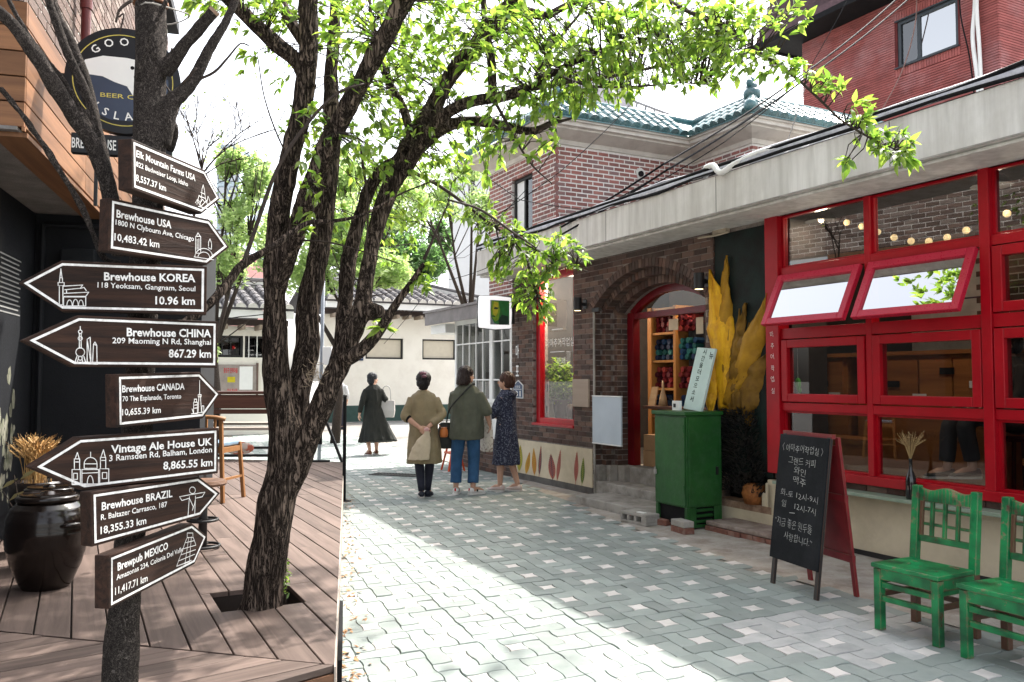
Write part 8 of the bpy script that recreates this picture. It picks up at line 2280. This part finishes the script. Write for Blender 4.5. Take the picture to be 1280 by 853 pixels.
for nm, sx in (('L', -1), ('R', 1)): limb(m, [J[nm + 'hip'] + V(0, 0, -.02), J[nm + 'knee'], J[nm + 'knee'].lerp(J[nm + 'ankle'], .5), J[nm + 'ankle'] + V(0, 0, .06)], [.098 * s, .075 * s, .070 * s, .072 * s])
remesh(m, .010, 2, lambda v: .005 * mnoise.noise(Vector((v.x * 20, v.y * 20, v.z * 9)))).build('jeans', jeans, t, smooth=True)
for nm in 'LR':
    o = shoe(t, J[nm + 'ankle'], J[nm + 'toe'], white_r, white_r, s, 'sneaker')
    d = (J[nm + 'toe'] - J[nm + 'ankle']); d.z = 0; d.normalize(); sdv = Vector((-d.y, d.x, 0))
    part('heel_patch', Mt('red_patch', (.55, .02, .02)) if 'red_patch' not in bpy.data.materials else bpy.data.materials['red_patch'], o, lambda m: m.box(J[nm + 'ankle'] * 1 - d * .055 * s + Vector((0, 0, -.02)), (.022, .022, .035), None))
    part('side_stripe', MAT['black'], o, lambda m: m.box(Vector((J[nm + 'ankle'].x, J[nm + 'ankle'].y, .055)) + d * .04 * s, (.086 * s, .022, .03), Matrix.Rotation(math.atan2(d.y, d.x) - math.pi / 2, 3, 'Z')))
w3m = t.matrix_basis.copy()
def sbag(b):
    m = MB(); m.loft([[Vector((w * math.cos(a), .06 * math.sin(a), z)) for a in [i * math.pi / 8 for i in range(16)]] for z, w in ((-.18, .12), (-.175, .14), (0, .14), (.14, .10), (.16, .08))])
    remesh(m, .010, 2, lambda v: .008 * mnoise.noise(v * 14)).build('bag_body', cloth('dark_grey_cloth', (.035, .036, .034)), b, smooth=True)
    inv = b.matrix_basis.inverted()
    part('shoulder_strap', bpy.data.materials['dark_grey_cloth'], b, lambda m: m.tube(smoothpath([inv @ (w3m @ p) for p in (V(-.26, .02, .86), V(-.20, -.12, 1.06), V(-.05, -.135, 1.24), V(.07, -.09, 1.365), V(.09, .02, 1.37), V(.0, .12, 1.25), V(-.22, .10, .95))], 6), .010, 6), smooth=True)
bag('shoulder_bag', 'dark grey cloth bag at the left hip of the woman in the grey green shirt', 'bag', w3m @ V(-.25, .02, .74), R(-3) + .3, sbag)

# woman 4: navy patterned dress, facing left
J4 = dict(STAND); J4.update(Lhip=(-.07, 0, .82), Lknee=(-.06, .06, .46), Lankle=(-.07, .06, .085), Ltoe=(-.08, .19, .03), Rknee=(.06, -.02, .46), Rankle=(.06, -.14, .10), Rtoe=(.07, -.01, .03),
    Lelbow=(-.20, .10, 1.04), Lwrist=(-.10, .28, 1.02), Relbow=(.20, .03, 1.03), Rwrist=(.14, .24, .98))
pos = G(633, 614)
t, J, s, P, rot = person('woman with short brown hair in a navy flecked dress looking left', pos, R(62), dict(H=1.62, J=J4, hand=dict(L=((.3, .9, .2), (0, 0, 1), .6), R=((-.3, .9, .1), (0, 0, 1), .6)), hair='short', hair_mat=hairm('chestnut_hair', (.075, .028, .016)), head_yaw=R(12), head_pitch=R(2)))
nd = Mt('navy_flecked_dress', (.020, .023, .045), (.16, .17, .22), scale=55, rough=.85, bump=.3, bscale=90, obj=True, lo=.52, hi=.62)
V = lambda x, y, z: Vector((x, y, z)) * s
garment(t, 'dress', nd, [ring(V(.0, -.0, .36), .20 * s, .19 * s, fold=.06, nf=7), ring(V(0, 0, .55), .185 * s, .175 * s, fold=.05, nf=7, ph=.2), ring(V(0, 0, .78), .165 * s, .145 * s, fold=.03, nf=7), ring(V(0, 0, .96), .145 * s, .125 * s, fold=.02), ring(V(0, 0, 1.0), .155 * s, .135 * s), ring(V(0, 0, 1.14), .168 * s, .125 * s), ring(V(0, 0, 1.27), .17 * s, .11 * s), ring(V(0, 0, 1.33), .12 * s, .085 * s), ring(V(0, 0, 1.37), .068 * s, .068 * s)],
        [([J['Lsh'], J['Lsh'].lerp(J['Lelbow'], .5), J['Lelbow'], J['Lelbow'].lerp(J['Lwrist'], .6)], [.056 * s, .064 * s, .060 * s, .048 * s]), ([J['Rsh'], J['Rsh'].lerp(J['Relbow'], .5), J['Relbow'], J['Relbow'].lerp(J['Rwrist'], .6)], [.056 * s, .064 * s, .060 * s, .048 * s])], .011, s, .009, seed=8)
part('hood', nd, t, lambda m: m.ell(V(0, -.10, 1.31), (.10 * s, .045 * s, .05 * s), 14, 8), smooth=True)
pk = Mt('pale_pink_shoe', (.62, .50, .46), rough=.5)
for nm in 'LR': shoe(t, J[nm + 'ankle'], J[nm + 'toe'], pk, sole_w, s)
w4m = t.matrix_basis.copy()
def scarf(b):
    m = MB(); rr = random.Random(2)
    for i in range(9): m.ell((rr.gauss(0, .04), rr.gauss(0, .035), rr.gauss(0, .035)), (.05, .045, .045), 10, 8)
    remesh(m, .008, 1, lambda v: .006 * mnoise.noise(v * 30)).build('knit_body', cloth('black_knit', (.022, .022, .028)), b, smooth=True)
bag('black_knit_cap', 'black knitted cap held in front by the woman in the navy dress', 'cap', w4m @ V(-.06, .36, 1.02), 0, scarf)
def tote(b):
    m = MB(); m.loft([[Vector((w * math.cos(a), .04 * math.sin(a), z)) for a in [i * math.pi / 8 for i in range(16)]] for z, w in ((-.44, .09), (-.42, .13), (-.2, .13), (-.04, .11), (.0, .10))])
    tm2 = Mt('woven_tote', (.62, .56, .48), (.30, .22, .18), scale=26, rough=.9, obj=True, lo=.52, hi=.6)
    remesh(m, .009, 2, lambda v: .005 * mnoise.noise(v * 20)).build('tote_body', tm2, b, smooth=True)
    part('handle', Mt('white_handle', (.7, .68, .64)), b, lambda m: (m.tube(smoothpath([(-.07, -.02, -.02), (-.05, -.01, .18), (.05, -.01, .18), (.07, -.02, -.02)], 5), .008, 6), m.tube(smoothpath([(-.07, .03, -.02), (-.05, .02, .17), (.05, .02, .17), (.07, .03, -.02)], 5), .008, 6)), smooth=True)
bag('woven_tote_bag', 'white patterned tote bag hanging from the arm of the woman in the navy dress', 'bag', w4m @ V(-.26, .16, .98), R(62) + 1.2, tote)

# woman 1: dark coat dress, walking away
J1 = dict(STAND); J1.update(Lknee=(-.10, .10, .47), Lankle=(-.10, -.10, .12), Ltoe=(-.11, .02, .035), Rknee=(.09, .05, .46), Rankle=(.10, .08, .085), Rtoe=(.12, .22, .03), Lelbow=(-.24, -.05, 1.03), Lwrist=(-.27, .02, .80), Relbow=(.235, -.06, 1.06), Rwrist=(.12, .10, 1.12))
pos = G(466, 569)
t, J, s, P, rot = person('woman in a long flared dark olive dress walking on the sunny paving far off', pos, R(28), dict(H=1.66, J=J1, hand=dict(L=((-.1, .3, -1), (1, 0, 0), .5), R=((-.5, .6, .5), (0, 0, -1), .7)), hair='up', hair_mat=hairm('blue_black_hair', (.012, .014, .02)), head_yaw=R(-75), head_pitch=R(0)))
dk = cloth('dark_olive_linen', (.018, .019, .015), (.012, .013, .011))
V = lambda x, y, z: Vector((x, y, z)) * s
garment(t, 'dress', dk, [ring(V(.10, -.06, .26), .38 * s, .26 * s, fold=.10, nf=5, tilt=-.04), ring(V(.07, -.04, .45), .31 * s, .22 * s, fold=.07, nf=5, tilt=-.02), ring(V(.03, -.02, .72), .22 * s, .165 * s, fold=.04, nf=5), ring(V(0, 0, .95), .165 * s, .13 * s, fold=.02), ring(V(0, 0, 1.14), .178 * s, .125 * s), ring(V(0, 0, 1.27), .18 * s, .11 * s), ring(V(0, 0, 1.33), .13 * s, .085 * s), ring(V(0, 0, 1.375), .066 * s, .066 * s)],
        [([J['Lsh'], J['Lsh'].lerp(J['Lelbow'], .5), J['Lelbow'], J['Lelbow'].lerp(J['Lwrist'], .85)], [.055 * s, .062 * s, .058 * s, .045 * s]), ([J['Rsh'], J['Rsh'].lerp(J['Relbow'], .5), J['Relbow'], J['Relbow'].lerp(J['Rwrist'], .85)], [.055 * s, .062 * s, .058 * s, .045 * s])], .013, s, .012, seed=2)
bs2 = Mt('brown_leather_shoe', (.16, .055, .025), rough=.4)
for nm in 'LR': shoe(t, J[nm + 'ankle'], J[nm + 'toe'], bs2, sole_w, s)
w1m = t.matrix_basis.copy()
def gbag(b):
    part('bag_body', Mt('pale_grey_leather', (.42, .40, .38), (.36, .34, .32), rough=.5), b, lambda m: m.loft([[Vector((w * q, d_ * r_, z)) for q, r_ in ((-1, -1), (1, -1), (1, 1), (-1, 1))] for z, w, d_ in ((-.34, .15, .04), (-.2, .17, .05), (0, .16, .02))]), bevel=.01)
    part('handle', bpy.data.materials['pale_grey_leather'], b, lambda m: (m.tube(smoothpath([(-.09, -.0, -.01), (-.06, .0, .26), (.06, .0, .26), (.09, .0, -.01)], 5), .009, 6)), smooth=True)
bag('grey_shoulder_bag', 'pale grey leather bag on the shoulder of the woman in the long dark dress', 'bag', w1m @ V(.245, -.08, 1.06), R(28) - .5, gbag)

# person 5: half hidden behind the tree
J5 = dict(STAND)
pos = G(424, 537)
t, J, s, P, rot = person('person in pale grey shirt and navy trousers half hidden behind the main tree', pos, R(10), dict(H=1.68, J=J5, hand=dict(L=((0, .3, -1), (1, 0, 0), .5), R=((.0, .3, -1), (-1, 0, 0), .5)), hair='short', hair_mat=bpy.data.materials['black_hair']))
V = lambda x, y, z: Vector((x, y, z)) * s
garment(t, 'shirt', cloth('pale_grey_cotton', (.48, .48, .49)), [ring(V(0, 0, .80), .17 * s, .125 * s, fold=.02), ring(V(0, 0, 1.0), .165 * s, .12 * s), ring(V(0, 0, 1.2), .18 * s, .115 * s), ring(V(0, 0, 1.32), .13 * s, .085 * s), ring(V(0, 0, 1.375), .066 * s, .066 * s)],
        [([J[n + 'sh'], J[n + 'elbow'], J[n + 'elbow'].lerp(J[n + 'wrist'], .7)], [.068 * s, .062 * s, .046 * s]) for n in 'LR'], .014, s)
m = MB(); m.loft([ring(V(0, 0, .74), .15 * s, .12 * s), ring(V(0, 0, .90), .14 * s, .11 * s)])
for nm in 'LR': limb(m, [J[nm + 'hip'], J[nm + 'knee'], J[nm + 'ankle'] + V(0, 0, .01)], [.098 * s, .080 * s, .072 * s])
remesh(m, .013, 2).build('trousers', leg_m, t, smooth=True)
for nm in 'LR': shoe(t, J[nm + 'ankle'], J[nm + 'toe'], navy_s, navy_s, s)

# seated guest behind the lower pane
J6 = dict(STAND); J6.update(pelvis=(0, 0, .50), chest=(0, .03, .80), neck=(0, .05, 1.0), head=(0, .08, 1.12), Lhip=(-.09, .02, .50), Lknee=(-.10, .44, .50), Lankle=(-.10, .42, .11), Ltoe=(-.10, .56, .055), Rhip=(.09, .02, .50), Rknee=(.10, .45, .50), Rankle=(.12, .52, .085), Rtoe=(.13, .66, .03),
    Lsh=(-.165, .02, .93), Lelbow=(-.22, .10, .68), Lwrist=(-.14, .32, .62), Rsh=(.165, .02, .93), Relbow=(.22, .10, .68), Rwrist=(.14, .32, .62))
pos = bw(7.12, 1.0, .66)
t, J, s, P, rot = person('guest in dark trousers and black slip-on shoes seated behind the lower red pane', pos, ROTZ + R(150), dict(H=1.66, J=J6, hand=dict(L=((.2, 1, 0), (0, 0, -1), .3), R=((-.2, 1, 0), (0, 0, -1), .3)), hair='short', hair_mat=bpy.data.materials['black_hair']))
V = lambda x, y, z: Vector((x, y, z)) * s
m = MB(); m.ell(J['pelvis'], (.17 * s, .14 * s, .13 * s), 16, 10)
for nm in 'LR': limb(m, [J[nm + 'hip'], J[nm + 'knee'], J[nm + 'ankle'] + V(0, 0, .06)], [.10 * s, .075 * s, .062 * s])
remesh(m, .012, 2).build('trousers', cloth('charcoal_trousers', (.05, .05, .055)), t, smooth=True)
garment(t, 'jumper', cloth('dark_jumper', (.03, .028, .03)), [ring(J['pelvis'] + V(0, 0, .06), .16 * s, .13 * s), ring(J['chest'], .18 * s, .125 * s), ring(J['chest'] + V(0, .01, .14), .13 * s, .09 * s), ring(J['neck'] + V(0, 0, .01), .065 * s, .065 * s)], [([J[n + 'sh'], J[n + 'elbow'], J[n + 'elbow'].lerp(J[n + 'wrist'], .85)], [.066 * s, .060 * s, .045 * s]) for n in 'LR'], .013, s)
for nm in 'LR': shoe(t, J[nm + 'ankle'], J[nm + 'toe'], navy_s, white_r, s)
stq = thing('bar_stool_inside', 'dark stool under the seated guest inside the shop', 'stool', bw(7.12, 1.0, .45), ROTZ)
part('seat', MAT['black'], stq, lambda m: m.lathe([(0, .54), (.16, .54), (.17, .57), (0, .575)], 20)); part('legs', MAT['steel_dark'], stq, lambda m: [m.bar((a * .14, b * .14, 0), (a * .1, b * .1, .54), .025) for a in (-1, 1) for b in (-1, 1)])
